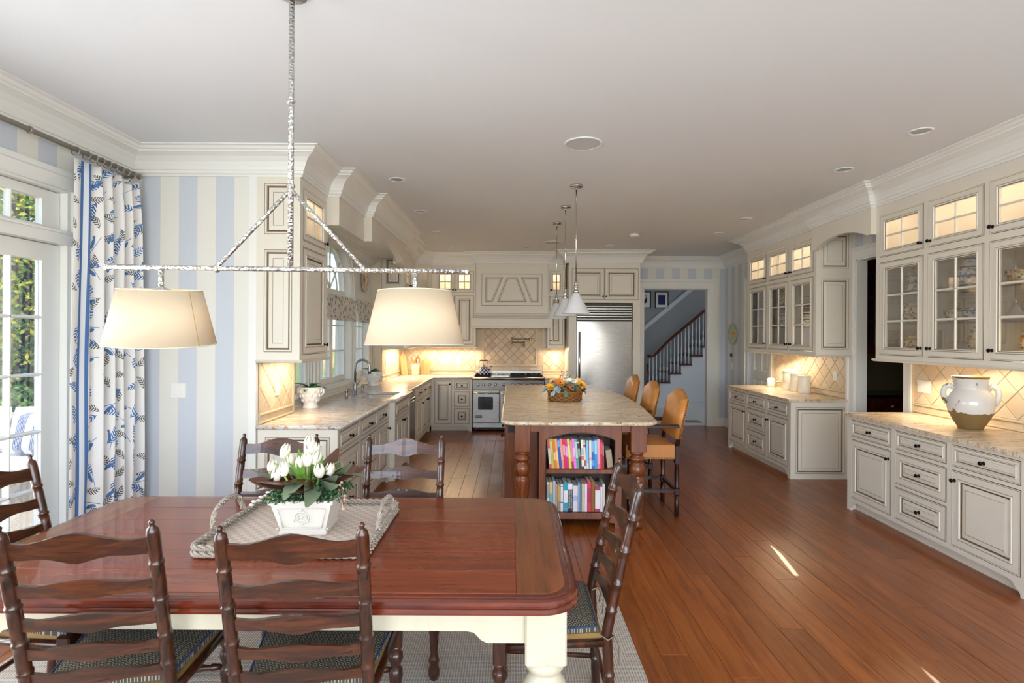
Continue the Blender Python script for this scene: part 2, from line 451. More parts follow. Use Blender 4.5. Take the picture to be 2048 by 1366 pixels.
# back wall, right wall, rear wall
mb = MB(); mb.M = MBk(YB); plate(mb, XK - .1, XR + .12, 0, ZC, [(2.39, 3.57, 0, 2.50)], .12)
wall_back = struct(mb.build('wall_back', 'stripe_b'))
mb = MB(); mb.M = MR(XR); plate(mb, -(YB + .12), -YR, 0, ZC, [(-6.155, -5.385, 0, 2.51), (-8.93, -8.2, 0, 2.48)], .12)
wall_right = struct(mb.build('wall_right', 'stripe_y'))
mb = MB(); mb.M = MF(YR); plate(mb, -(XR + .12), -(XL - .15), 0, ZC, [(-3.1, 2.3, .42, 2.68)], .12)
struct(mb.build('wall_rear', 'wall_white'))
mb = MB()
for i in range(7): xx = -2.3 + i * .9; mb.box((xx - .03, YR - .1, .42), (xx + .03, YR - .04, 2.68))
for zz in (.42, 1.2, 1.95, 2.63): mb.box((-2.3, YR - .1, zz), (3.1, YR - .04, zz + .05))
struct(mb.build('window_5', 'wall_white'))

# crown moulding all round
CP = [(0, -.2), (.014, -.2), (.018, -.186), (.03, -.178), (.03, -.158), (.04, -.154), (.048, -.132), (.066, -.098), (.098, -.066), (.138, -.046), (.146, -.046), (.146, -.034), (.162, -.028), (.176, -.012), (.2, -.008), (.2, 0)]
path = [(XL, YR), (XL, YP), (-1.66, YP), (-1.66, 4.87), (-1.55, 4.87), (-1.55, 5.7), (-1.47, 5.7), (-1.47, 7.5), (-1.55, 7.5), (-1.55, 8.38), (-1.66, 8.38),
        (-1.66, 9.33), (-1.41, 9.58), (-.62, 9.58), (-.62, 9.46), (.62, 9.46), (.62, 9.58), (.92, 9.58), (.92, 9.22), (2.17, 9.22), (2.17, YB), (XR, YB), (XR, 7.97), (3.45, 7.97), (3.45, 6.2), (3.40, 6.2), (3.40, 5.17), (3.45, 5.17), (3.45, 3.3), (XR, 3.3), (XR, YR)]
struct(MB().sweep(CP, path, ZC).build('trim_3', 'wall_white'), 'white stepped crown moulding under the ceiling')

# casings
CS = [(0, 0), (.0, .016), (.012, .02), (.075, .02), (.085, .03), (.11, .03), (.11, 0)]
def casing(name, Mx, u0, u1, z1, w=.11, sill=None, z0=0):
    mb = MB(); mb.M = Mx
    P = [(0, .014), (.01, .02), (w * .68, .02), (w * .72, .034), (w, .034)]
    def strip(pa, pb, flip=False):
        vs = []
        for (off, d) in P: vs.append(pa(off, d))
        for (off, d) in P: vs.append(pb(off, d))
        k = len(P); mb.add(vs, [(i, i + 1, k + i + 1, k + i) for i in range(k - 1)])
        mb.add([pa(P[-1][0], P[-1][1]), pa(P[-1][0], 0), pb(P[-1][0], 0), pb(P[-1][0], P[-1][1])], [(0, 1, 2, 3)])
        mb.add([pa(0, 0), pa(0, P[0][1]), pb(0, P[0][1]), pb(0, 0)], [(0, 1, 2, 3)])
    strip(lambda o, d: (u0 - o, -d, z0), lambda o, d: (u0 - o, -d, z1 + o))
    strip(lambda o, d: (u0 - o, -d, z1 + o), lambda o, d: (u1 + o, -d, z1 + o))
    strip(lambda o, d: (u1 + o, -d, z1 + o), lambda o, d: (u1 + o, -d, z0))
    return struct(mb.build(name, 'wall_white'))
casing('trim_4', MR(XR), -6.155, -5.385, 2.51, .13)
casing('trim_5', MR(XR), -8.93, -8.2, 2.48, .12)
casing('trim_6', MBk(YB), 2.39, 3.57, 2.50, .165)
casing('trim_7', ML(XL), .82, 3.68, 2.58, .12)
# door jamb linings
mb = MB(); mb.box((XR, 6.14, 0), (4.0, 6.156, 2.51)); mb.box((XR, 5.384, 0), (4.0, 5.40, 2.51)); mb.box((XR, 5.385, 2.495), (4.0, 6.155, 2.512))
mb.box((2.388, YB, 0), (2.405, YB + .12, 2.5)); mb.box((3.555, YB, 0), (3.572, YB + .12, 2.5)); mb.box((2.39, YB, 2.485), (3.57, YB + .12, 2.502))
struct(mb.build('trim_8', 'wall_white'))
BP = [(0, 0), (.018, 0), (.018, .12), (.012, .135), (.006, .15), (0, .15)]
struct(MB().sweep(BP, [(3.74, YB), (XR, YB), (XR, 9.06)], 0).build('baseboard_right', 'wall_white'))
struct(MB().sweep(BP, [(XR, 6.27), (XR, 6.285)], 0).sweep(BP, [(XR, 5.25), (XR, 5.2)], 0).build('baseboard_pantry', 'wall_white'))
struct(MB().sweep(BP, [(XL, 3.81), (XL, YP), (XK - .06, YP)], 0).build('baseboard_left', 'wall_white'))

# ------------------------------------------------------------ french doors and transom
def lattice(mb_frame, u0, u1, z0, z1, stile, top, bot, cols, rows, t=.045, y=.05, mun=.024):
    """frame of a glazed sash; returns pane rectangles and muntin rectangles"""
    plate(mb_frame, u0, u1, z0, z1, [(u0 + stile, u1 - stile, z0 + bot, z1 - top)], t)
    a, b, c, d = u0 + stile, u1 - stile, z0 + bot, z1 - top
    pw_, ph_ = (b - a) / cols, (d - c) / rows
    panes = [(a + i * pw_, a + (i + 1) * pw_, c + j * ph_, c + (j + 1) * ph_) for i in range(cols) for j in range(rows)]
    mv = [(a + i * pw_, c, d) for i in range(1, cols)]; mh = [(c + j * ph_, a, b) for j in range(1, rows)]
    return panes, mv, mh
def sash(name, par, Mx, u0, u1, z0, z1, stile, top, bot, cols, rows, dep=.045, mun=.022, mat='wall_white'):
    mb = MB(); mb.M = Mx; panes, mv, mh = lattice(mb, u0, u1, z0, z1, stile, top, bot, cols, rows, dep)
    fr = mb.build(name, mat, par)
    for u, c, d in mv:
        m = MB(); m.M = Mx; m.prism([(u - mun / 2, .004 + dep * .2), (u - mun / 6, .0), (u + mun / 6, .0), (u + mun / 2, .004 + dep * .2), (u + mun / 2, dep * .8), (u - mun / 2, dep * .8)], 'z', c, d); m.build('muntin', mat, par)
    for z, a, b in mh:
        m = MB(); m.M = Mx; m.prism([(.004 + dep * .2, z - mun / 2), (0, z - mun / 6), (0, z + mun / 6), (.004 + dep * .2, z + mun / 2), (dep * .8, z + mun / 2), (dep * .8, z - mun / 2)], 'x', a, b); m.build('muntin', mat, par)
    for a, b, c, d in panes:
        m = MB(); m.M = Mx; m.box((a, dep * .46, c), (b, dep * .5, d)); m.build('pane', 'glass', par)
    return fr
def estruct(name, label):
    o = bpy.data.objects.new(name, None); C.objects.link(o); return struct(o, label)
d1 = estruct('door_1', 'white french door with divided glass panes beside the curtain')
Mx = ML(XL - .05)
sash('leaf_frame', d1, Mx, 2.72, 3.645, .02, 2.21, .135, .11, .24, 3, 5)
m = MB(); m.M = Mx; m.tube([(2.78, -.0, 1.0), (2.78, -.05, 1.0), (2.88, -.055, 1.0)], .01, 8); m.build('handle', 'pewter', d1)
d3 = estruct('door_3', 'second white french door leaf nearer the room front')
sash('leaf_frame', d3, Mx, 1.79, 2.715, .02, 2.21, .135, .11, .24, 3, 5)
d4 = estruct('door_4', 'third white french door leaf')
sash('leaf_frame', d4, Mx, .86, 1.785, .02, 2.21, .135, .11, .24, 3, 5)
w1 = estruct('window_1', 'white transom window of small panes over the french doors')
for a in (2.72, 1.79, .86): sash('transom_frame', w1, ML(XL - .05), a, a + .925, 2.30, 2.56, .135, .06, .03, 3, 1)
mb = MB(); mb.M = ML(XL); plate(mb, .82, 3.68, 0, 2.58, [(.855, 3.65, .018, 2.215), (.855, 3.65, 2.295, 2.565)], .15)
mb.box((.82, -.02, 2.215), (3.68, .0, 2.30)); mb.box((.82, -.032, 2.285), (3.68, 0, 2.30))
struct(mb.build('trim_9', 'wall_white'))

# ------------------------------------------------------------ windows over the sink
w2 = estruct('window_2', 'arched white window with fan muntins over the sink')
Mw = ML(XW - .05)
mb = MB(); mb.M = Mw
ang = [i * 10 for i in range(19)]
for r0, r1, d0, d1_ in ((WRD - .06, WRD, 0, .05),):
    for i in range(18):
        a, b = R(ang[i]), R(ang[i + 1])
        q = [(WC + r * math.cos(t), SPR + r * math.sin(t)) for r, t in ((r0, a), (r1, a), (r1, b), (r0, b))]
        mb.prism(q, 'y', d0, d1_)
mb.box((WC - WRD, 0, SPR - .07), (WC + WRD, .05, SPR))
mb.build('arch_frame', 'wall_white', w2)
for r0 in (.27,):
    m = MB(); m.M = Mw; m.tube([(WC + r0 * math.cos(R(a)), .02, SPR + r0 * math.sin(R(a))) for a in range(0, 181, 12)], .011, 6); m.build('muntin', 'wall_white', w2)
for a in (45, 90, 135):
    m = MB(); m.M = Mw; m.tube([(WC + .0 * math.cos(R(a)), .02, SPR), (WC + (WRD - .05) * math.cos(R(a)), .02, SPR + (WRD - .05) * math.sin(R(a)))], .011, 6); m.build('muntin', 'wall_white', w2)
m = MB(); m.M = Mw; m.prism([(WC + (WRD - .03) * math.cos(R(a)), SPR + (WRD - .03) * math.sin(R(a))) for a in range(0, 181, 10)], 'y', .022, .025); m.build('pane', 'glass', w2)
for a, b in ((WC - WRD, WC), (WC, WC + WRD)): sash('casement_frame', w2, Mw, a, b, 1.04, SPR - .07, .06, .06, .07, 2, 3, .05, .018)
w3 = estruct('window_3', 'narrow white casement window beside the near pot'); sash('casement_frame', w3, Mw, 5.2, 5.88, 1.04, 2.12, .07, .06, .07, 2, 3, .05, .018)
w4 = estruct('window_4', 'narrow white casement window beside the far pot'); sash('casement_frame', w4, Mw, 7.38, 8.06, 1.04, 2.12, .07, .06, .07, 2, 3, .05, .018)
# casing of the sink windows: arch hood, posts, stool and apron
mb = MB(); mb.M = ML(XW)
for k, (r0, r1, d) in enumerate(((WRD, WRD + .03, .02), (WRD + .03, WRD + .09, .03), (WRD + .09, WRD + .115, .045))):
    for i in range(18):
        a, b = R(ang[i]), R(ang[i + 1])
        mb.prism([(WC + r * math.cos(t), SPR + r * math.sin(t)) for r, t in ((r0, a), (r1, a), (r1, b), (r0, b))], 'y', -d, 0)
    for sgn in (-1, 1):
        lo, hi = sorted((WC + sgn * r0, WC + sgn * r1)); mb.box((lo, -d, 1.04), (hi, 0, SPR))
for a, b in ((5.2, 5.88), (7.38, 8.06)):
    mb.box((a - .07, -.03, 1.04), (a, 0, 2.12)); mb.box((b, -.03, 1.04), (b + .07, 0, 2.12)); mb.box((a - .09, -.03, 2.12), (b + .09, 0, 2.21)); mb.box((a - .1, -.05, 2.2), (b + .1, 0, 2.23))
mb.box((4.97, -.075, 1.005), (8.33, .06, 1.042)); mb.box((4.97, -.03, .915), (8.33, 0, 1.005)); mb.box((4.97, -.042, .915), (8.33, 0, .938)); mb.box((4.97, -.038, .96), (8.33, 0, .972))
struct(mb.build('trim_10', 'wall_white'), 'white window stool and arched casing over the sink')
struct(MB().sweep([(o * .6, z * .6) for o, z in CP], [(XW, 4.98), (XW, 8.32)], 2.80).build('trim_11', 'wall_white'))

# ------------------------------------------------------------ white panel door behind the far right cabinet
d2 = estruct('door_2', 'white panelled door behind the far cabinet')
m = MB(); m.M = MR(XR + .03)
plate(m, -8.92, -8.21, .01, 2.47, [(-8.80, -8.59, .25, .95), (-8.54, -8.33, .25, .95), (-8.80, -8.59, 1.1, 2.35), (-8.54, -8.33, 1.1, 2.35)], .04); m.build('door_frame', 'wall_white', d2)
for a, b, c, d in [(-8.80, -8.59, .25, .95), (-8.54, -8.33, .25, .95), (-8.80, -8.59, 1.1, 2.35), (-8.54, -8.33, 1.1, 2.35)]:
    m = MB(); m.M = MR(XR + .03); m.rings(a, b, c, d, [(0, .012, 0), (.012, .018, 0), (.05, .006, 0)]); m.build('panel', 'wall_white', d2)

# ------------------------------------------------------------ stair hall beyond the back opening
M['hall'] = m_paint('grey_blue_hall_paint', '9A9DA0', 'A3A6A9', .7)
M['hall_w'] = m_paint('hall_white_paint', 'D5DBE2', 'DCE1E7', .5)
t = NT('hall_marble_tile'); v = t.coord('Object', (2.2, 2.2, 1), (0, 0, R(45)))
ch = t.node('ShaderNodeTexChecker'); t.lk(v, ch.inputs[0]); ch.inputs[3].default_value = 1
M['hall_floor'] = t.done(t.mix(t.math('MULTIPLY', t.noise(v, 3, 5), .5), 'DAD8D2', 'B9B5AE'), .3)
struct(MB().box((.8, 10.04, -.1), (6.6, 13.6, 0)).build('floor_hall', 'hall_floor'))
struct(MB().box((3.3, 10.3, 0.0), (3.62, 10.62, .002)).build('trim_12', plain('5B4A3C', .3, name='dark_inlay')))
struct(MB().box((.8, 13.5, 0), (6.6, 13.6, 4.2)).build('wall_hall_back', 'hall'))
struct(MB().box((6.5, 10.04, 0), (6.6, 13.6, 4.2)).build('wall_hall_right', 'hall'))
mb = MB(); mb.M = MBk(10.041); plate(mb, .7, 6.6, 0, 4.25, [(2.3, 3.66, 0, 2.56)], .05); struct(mb.build('wall_hall_front', 'hall'))
struct(MB().box((.7, 10.04, 0), (.8, 13.6, 4.2)).build('wall_hall_left', 'hall'))
struct(MB().box((.8, 10.04, 4.2), (6.6, 13.6, 4.3)).build('ceiling_hall', 'ceil'))
mb = MB(); ang_ = math.atan2(.206, .246)
mb.M = Matrix.Translation((3.1, 13.5, 1.62)) @ Matrix.Rotation(-ang_, 4, 'Y'); mb.box((-1.2, -.03, 0), (5, 0, .10)); mb.box((-1.2, -.05, .08), (5, 0, .10))
struct(mb.build('trim_13', 'hall_w'))
lamp('hall_window_offscreen', 'AREA', (6.45, 11.4, 2.3), (R(90), 0, R(90)), 24, (.92, .96, 1), 1.5, 1.8)
st = thing('staircase', 'staircase with white turned balusters and dark mahogany handrail in the hall', 'staircase', (3.39, 12.5, 0))
run, rise = .246, .206
zt = lambda i: .584 + rise * i
mb = MB()
pts = [(-.9, 0), (2.6, 0), (2.6, zt(10)), ]
prof = [(-.95, .0)]
for i in range(-3, 10): prof += [(run * i, zt(i) - .03 - rise), (run * i, zt(i) - .03)]
prof += [(run * 10, zt(9) - .03), (run * 10, 0)]
prof = [(a, max(b, 0.0)) for a, b in prof]
mb.prism(prof[1:], 'y', 0, .9); mb.build('stringer_panel', 'hall_w', st)
mb = MB()
mb.box((-.75, -.018, 0), (2.4, 0, .16)); mb.box((-.75, -.026, .14), (2.4, 0, .165)); mb.build('skirting', 'hall_w', st)
for i in range(-3, 9):
    MB().cbox((run * i - .03, -.035, zt(i) - .03), (run * (i + 1), .9, zt(i)), .006).build('tread', 'mahog', st)
BAL = [(.018, 0), (.018, .22), (.01, .235), (.014, .26), (.02, .31), (.016, .36), (.01, .40), (.014, .42), (.011, .44), (.0135, .6), (.008, 1)]
for i in range(-1, 9):
    for k in range(3):
        xx = run * i + .02 + k * run / 3; h = .78 + rise * (k / 3)
        MB().lathe([(r, q * h if q > .5 else q * .95) for r, q in BAL], 8, (xx, .04, zt(i))).build('baluster', 'hall_w', st)
hr = [(-.27, .04, zt(-1) + .79), (-.2, .04, zt(-1) + .79), (-.12, .04, zt(-1) + .81), (0, .04, zt(0) + .72)] + [(run * i, .04, zt(i) + .78 - .01) for i in range(1, 10)]
MB().tube(hr, .036, 8, flat=.8).build('handrail', 'mahog', st)
MB().lathe([(.035, 0), (.035, .25), (.02, .27), (.03, .3), (.022, .36), (.028, .6), (.02, .68), (.03, .7), (.03, .8)], 12, (-.26, .04, .2)).build('newel_post', 'mahog', st)
def picture(loc, w, h, art, label, mat='F0EFEA'):
    p = thing('picture_frame', label, 'picture', loc, 0)
    mb = MB(); plate(mb, -w / 2, w / 2, -h / 2, h / 2, [(-w / 2 + .02, w / 2 - .02, -h / 2 + .02, h / 2 - .02)], .025); mb.build('frame', 'black', p)
    MB().box((-w / 2 + .02, .012, -h / 2 + .02), (w / 2 - .02, .024, h / 2 - .02)).build('mat_board', plain(mat, .8), p)
    art(p)
picture((3.70, 13.47, 2.53), .33, .41, lambda p: MB().box((-.09, .008, -.12), (.09, .012, .12)).build('print', plain('1E1A5C', .7), p), 'black framed deep blue print on the hall wall')
def ink(p):
    m = MB(); m.prism([(-.08, -.06), (-.02, -.1), (.06, -.07), (.07, 0), (.04, .09), (.03, .02), (-.03, -.02), (-.07, -.01)], 'y', .008, .012)
    m.box((-.06, .008, .10), (.06, .012, .112)); m.build('print', plain('20242C', .7), p)
picture((3.27, 13.47, 2.53), .33, .41, ink, 'black framed ink drawing of a dark figure on the hall wall')

# ------------------------------------------------------------ butler pantry beyond the right opening
M['pan_wall'] = m_paint('pantry_grasscloth', '5E5038', '6A5A40', .8, 20)
struct(MB().box((4.0, 4.9, -.1), (6.1, 7.5, 0)).build('floor_pantry', plain('5A2C14', .3)))
struct(MB().box((4.0, 7.35, 0), (6.1, 7.45, 2.8)).build('wall_pantry_back', 'pan_wall'))
struct(MB().box((6.0, 4.9, 0), (6.1, 7.4, 2.8)).build('wall_pantry_right', 'pan_wall'))
struct(MB().box((4.0, 4.85, 0), (6.1, 4.95, 2.8)).build('wall_pantry_near', 'pan_wall'))
struct(MB().box((3.99, 4.9, 2.8), (6.1, 7.5, 2.9)).build('ceiling_pantry', 'ceil'))
# ------------------------------------------------------------ cabinet kit (local x = width, y = depth, front faces -y)
KNOB = MB().lathe([(.0, 0), (.013, 0), (.013, -.003), (.006, -.005), (.005, -.016), (.009, -.019), (.0145, -.024), (.015, -.029), (.011, -.034), (.0, -.036)], 12, axis='y', cap=False).mesh('knob')
KNOB.materials.append(M['knob'])
def edge_prof(): return [(0, .006, 1), (.0035, .006, 1), (.0036, 0, 0), (.0085, 0, 0), (.0095, .0018, 2), (.0115, .0018, 2), (.0125, 0, 0)]
def door_prof(S, k=1.0):
    return edge_prof() + [(S, 0, 2), (S + .003 * k, .002, 0), (S + .005 * k, -.005, 0), (S + .012 * k, -.005, 0), (S + .014 * k, .004, 2), (S + .018 * k, .009, 1), (S + .023 * k, .009, 0), (S + .027 * k, .006, 0), (S + .048 * k, .0015, 2), (S + .0505 * k, .0025, 0), (S + .052 * k, .0015, 0)]
def glass_prof(S):
    return edge_prof() + [(S, 0, 2), (S + .003, .002, 0), (S + .005, -.005, 0), (S + .012, -.005, 0), (S + .014, .004, 1), (S + .0175, .007, 0), (S + .022, .008, 0), (S + .022, .022, 0)]
def door(par, x0, x1, z0, z1, kind='door', knob=None, grid=None, mats=('cream', 'glaze', 'glaze2')):
    mn = min(x1 - x0, z1 - z0)
    g = .0015
    mb = MB(); a, b, c, d = x0 + g, x1 - g, z0 + g, z1 - g
    if kind == 'glass':
        S = .05 if mn > .3 else .04; mb.rings(a, b, c, d, glass_prof(S), fill=False)
    else:
        k = (1.3 if mn > .3 else 1.1) if mn > .24 else max(.5, mn / .28); S = (.055 if mn > .24 else mn * .19)
        mb.rings(a, b, c, d, door_prof(S, k))
    o = mb.build('drawer' if kind == 'drawer' else ('glass_door' if kind == 'glass' else 'door'), mats, par, recalc=False)
    if kind == 'glass':
        i = S + .022; cols, rows = grid; aa, bb, cc, dd = a + i, b - i, c + i, d - i
        pw_, ph_ = (bb - aa) / cols, (dd - cc) / rows
        for q in range(1, cols):
            u = aa + q * pw_; MB().prism([(u - .009, .012), (u - .004, .006), (u + .004, .006), (u + .009, .012), (u + .009, .018), (u - .009, .018)], 'z', cc, dd).build('muntin', 'cream', o)
        for q in range(1, rows):
            z = cc + q * ph_; MB().prism([(.012, z - .009), (.006, z - .004), (.006, z + .004), (.012, z + .009), (.018, z + .009), (.018, z - .009)], 'x', aa, bb).build('muntin', 'cream', o)
        for q in range(cols):
            for r_ in range(rows): MB().box((aa + q * pw_, .013, cc + r_ * ph_), (aa + (q + 1) * pw_, .015, cc + (r_ + 1) * ph_)).build('pane', 'glass', o)
    if knob:
        inst('knob', KNOB, o, (knob[0], 0, knob[1]))
    return o
def end_panel(par, side, W_, D_, z0, z1, mats=('cream', 'glaze', 'glaze2'), S=.06):
    mb = MB(); mb.rings(0, D_, z0, z1, [(0, .012, 0), (0, 0, 0)] + [(S + a[0] - .0125, a[1], a[2]) for a in door_prof(.0125, 1.4)[7:]])
    if side == 'R': mb.build('end_panel', mats, par, (W_ + .012, 0, 0), (0, 0, R(90)), recalc=False)
    else: mb.build('end_panel', mats, par, (-.012, D_, 0), (0, 0, R(-90)), recalc=False)
def foot(par, W_, side, D_=.02, h=.088, w=.14, mat='cream'):
    q = [(0, 0), (.05, 0), (.052, .018), (.06, .034), (.075, .044), (.088, .046), (.09, .056), (.1, .068), (.118, .078), (w, h), (0, h)]
    pts = q if side == 'L' else [(W_ - a, b) for a, b in q][::-1]
    MB().prism(pts, 'y', 0, .024).build('bracket_foot', mat, par)
def cabinet(name, label, loc, rz, W_, D_, z0, z1, items, feet='', toe=True, ends='', glass=False, cat='cabinet', rail=.0, shelf=(), group=None, endz=None):
    p = thing(name, label, cat, loc, R(rz), group)
    zb = z0 + (.088 if feet else 0)
    holes = [(i[1], i[2], i[3], i[4]) for i in items]
    mb = MB(); plate(mb, 0, W_, zb, z1, holes, .024); mb.build('face_frame', 'cream', p)
    if glass:
        mb = MB(); t_ = .018
        mb.box((0, .024, zb), (t_, D_, z1)); mb.box((W_ - t_, .024, zb), (W_, D_, z1)); mb.box((t_, D_ - t_, zb), (W_ - t_, D_, z1))
        mb.box((t_, .024, zb), (W_ - t_, D_ - t_, zb + .03)); mb.box((t_, .024, z1 - t_), (W_ - t_, D_ - t_, z1))
        for z in shelf: mb.box((t_, .024, z - .009), (W_ - t_, D_ - t_, z + .009))
        mb.build('carcass', 'cream', p)
    else:
        MB().box((0, .024, zb), (W_, D_, z1)).build('carcass', 'cream', p)
    if feet:
        if 'L' in feet: foot(p, W_, 'L')
        if 'R' in feet: foot(p, W_, 'R')
        if toe: MB().box((.02, .07, 0), (W_ - .02, .09, zb + .01)).build('toe_kick', 'cream', p)
        for a, b in ((0, .02), (W_ - .02, W_)): MB().box((a, .024, 0), (b, D_, zb)).build('plinth', 'cream', p)
    for it in items: door(p, it[1], it[2], it[3], it[4], it[0], it[5] if len(it) > 5 else None, it[6] if len(it) > 6 else None)
    for e in ends:
        for a, b in (endz or [(z0 if feet else z0, z1)]): end_panel(p, e, W_, D_, a, b)
    return p
def kc(x0, x1, z0, z1): return ((x0 + x1) / 2, (z0 + z1) / 2)
cols = [(.05, .598), (.641, 1.184), (1.226, 1.770)]
def base_items(cols, last=None):
    (a, b), (c, d), (e, f) = cols
    return [('drawer', a, b, .70, .858, kc(a, b, .70, .858)), ('door', a, b, .124, .675, (b - .03, .60)),
            ('drawer', c, d, .70, .858, kc(c, d, .70, .858)), ('drawer', c, d, .415, .675, kc(c, d, .415, .675)), ('drawer', c, d, .124, .39, kc(c, d, .124, .39)),
            ('drawer', e, f, .70, .858, kc(e, f, .70, .858)), ('door', e, f, .124, .675, (e + .03, .60))]
baseB = cabinet('base_cabinet', 'cream glazed base cabinet under the big two-handled jug', (3.2, 5.19, 0), -90, 1.82, .68, 0, .881, base_items(cols), 'LR')
colsA = cols[:2] + [(1.226, 1.755)]
baseA = cabinet('base_cabinet', 'cream glazed base cabinet with panelled end under the white canisters', (3.2, 8.06, 0), -90, 1.80, .68, 0, .881, base_items(colsA), 'LR', ends='R')
def upper_items(cols, g=((2, 2), (2, 3))):
    it = []
    for i, (a, b) in enumerate(cols):
        kx = b - .028 if i < (2 if len(cols) == 3 else 1) else a + .028
        if i == 1 and len(cols) == 3: kx = a + .028 if UPB else b - .028
        it += [('glass', a, b, 2.376, 2.766, (kx, 2.43), g[0]), ('glass', a, b, 1.466, 2.328, (kx, 1.54), g[1])]
    return it
UPB = True
upB = cabinet('wall_cabinet', 'cream glass-front wall cabinet above the big jug', (3.45, 5.17, 0), -90, 1.82, .43, 1.43, 3.0, upper_items(cols), glass=True, shelf=(2.352,))
UPB = False
upA = cabinet('wall_cabinet', 'cream glass-front wall cabinet above the white canisters', (3.45, 8.0, 0), -90, 1.80, .43, 1.43, 3.0, upper_items(colsA), glass=True, shelf=(2.352,), ends='R', endz=[(1.43, 2.352), (2.352, 2.86)])
for p_, W_ in ((upA, 1.80), (upB, 1.82)):
    for z in (1.755, 2.035): MB().box((.02, .04, z - .004), (W_ - .02, .41, z + .004)).build('glass_shelf', 'glass', p_)
    LR = [(0, 0), (.018, 0), (.026, -.008), (.02, -.018), (.012, -.024), (0, -.024)]
    MB().sweep(LR, [(W_, .43), (W_, 0), (0, 0), (0, .43)], 1.43, side=-1).box((.0, .0, 1.425), (W_, .43, 1.43)).build('light_rail', 'cream', p_)
WARM = (1, .79, .53)
WARM2 = (1, .83, .62)
for nm, y0, w in (('a', 7.1, 1.7), ('b', 4.26, 1.7)):
    lamp('cabinet_top_light_' + nm, 'AREA', (3.62, y0, 2.95), (0, 0, R(90)), 7, WARM2, w, .12)
    lamp('under_cabinet_light_' + nm, 'AREA', (3.66, y0, 1.40), (0, R(12), R(90)), 9.5, WARM, w, .06)

# arched valance over the pantry doorway
va = MB(); va.M = MR(3.40)
y0, y1 = -6.2, -5.17
pts = [(y0, 2.9), (y0, 2.607), (y0 + .06, 2.607), (y0 + .075, 2.616)] + [(y0 + .085 + (y1 - y0 - .17) * i / 20, 2.616 + .085 * math.sin(PI * i / 20) ** .8) for i in range(1, 20)] + [(y1 - .075, 2.616), (y1 - .06, 2.607), (y1, 2.607), (y1, 2.9)]
va.prism(pts, 'y', 0, .05); v = va.build('valance', 'cream'); tag(v, 'arched cream valance board bridging the wall cabinets over the pantry doorway', 'valance')
struct(MB().box((3.45, 5.17, 2.86), (3.88, 6.2, 3.05)).build('trim_14', 'cream'))

# ------------------------------------------------------------ left run
LX, LY = -1.365, 4.29
def L(y): return y - LY
c3 = [(.034, .608), (.655, 1.25), (1.282, 1.755)]
it = []
for a, b in c3[:2]:
    for z0, z1 in ((.70, .858), (.415, .675), (.124, .39)): it.append(('drawer', a, b, z0, z1, kc(a, b, z0, z1)))
a, b = c3[2]; it += [('drawer', a, b, .70, .858, kc(a, b, .7, .858)), ('door', a, b, .124, .675, (b - .03, .6))]
cabinet('base_cabinet', 'cream glazed drawer cabinet with panelled end facing the dining table', (LX, LY, 0), 90, 1.78, .63, 0, .881, it, 'LR', ends='L')
it = [('door', .06, .84, .70, .858), ('door', .06, .447, .19, .675, (.42, .62)), ('door', .453, .84, .19, .675, (.48, .62))]
cabinet('sink_base_cabinet', 'cream glazed sink cabinet stepping forward under the sink', (-1.30, 6.075, 0), 90, .90, .66, 0, .67, [i for i in it if i[4] < .69], 'LR')
p = C.objects['sink_base_cabinet'] if 'sink_base_cabinet' in C.objects else None
p = bpy.data.objects['sink_base_cabinet']
mb = MB(); plate(mb, 0, .90, .67, .881, [(.06, .84, .70, .858)], .024); mb.build('apron_frame', 'cream', p); door(p, .06, .84, .70, .858, 'door')
for s_, xx in ((0, 0), (1, .88)): MB().box((xx, .024, .67), (xx + .02, .60, .881)).build('side_panel', 'cream', p)
dw = thing('dishwasher', 'stainless steel dishwasher between the sink cabinet and the far cabinets', 'dishwasher', (LX, 7.05, 0), R(90))
MB().cbox((0, .02, .1), (.60, .6, .88), .006).build('body', 'steel_d', dw); MB().cbox((.004, -.012, .12), (.596, .02, .77), .006).build('door_panel', 'steel', dw)
MB().cbox((.004, -.012, .775), (.596, .02, .878), .004).build('control_panel', 'steel', dw); MB().box((.02, .06, 0), (.58, .08, .1)).build('toe_kick', 'black', dw)
MB().tube([(.05, -.012, .74), (.05, -.045, .74), (.55, -.045, .74), (.55, -.012, .74)], .011, 8).build('handle', 'chrome', dw)
c3 = [(.17, .62), (.66, 1.07), (1.11, 1.50)]
it = []
for i, (a, b) in enumerate(c3): it += [('drawer', a, b, .70, .858, kc(a, b, .7, .858)), ('door', a, b, .124, .675, ((b - .03) if i != 2 else (a + .03), .6))]
cabinet('base_cabinet', 'cream glazed cabinet of narrow doors running to the back corner past the dishwasher', (LX, 7.68, 0), 90, 1.565, .63, 0, .881, it, 'L')
# back wall bases
it = [('door', .05, .345, .124, .858, (.315, .80))] + [('drawer', .39, .652, z0, z1, kc(.39, .652, z0, z1)) for z0, z1 in ((.70, .858), (.415, .675), (.124, .39))]
cabinet('base_cabinet', 'cream glazed cabinet with three square drawers beside the range', (-1.365, 9.25, 0), 0, .69, .66, 0, .881, it, 'R')
cabinet('base_cabinet', 'narrow cream cabinet between the range and the refrigerator', (.565, 9.25, 0), 0, .385, .66, 0, .881, [('drawer', .04, .345, .70, .858, kc(.04, .345, .7, .858)), ('door', .04, .345, .124, .675, (.07, .6))], 'L')

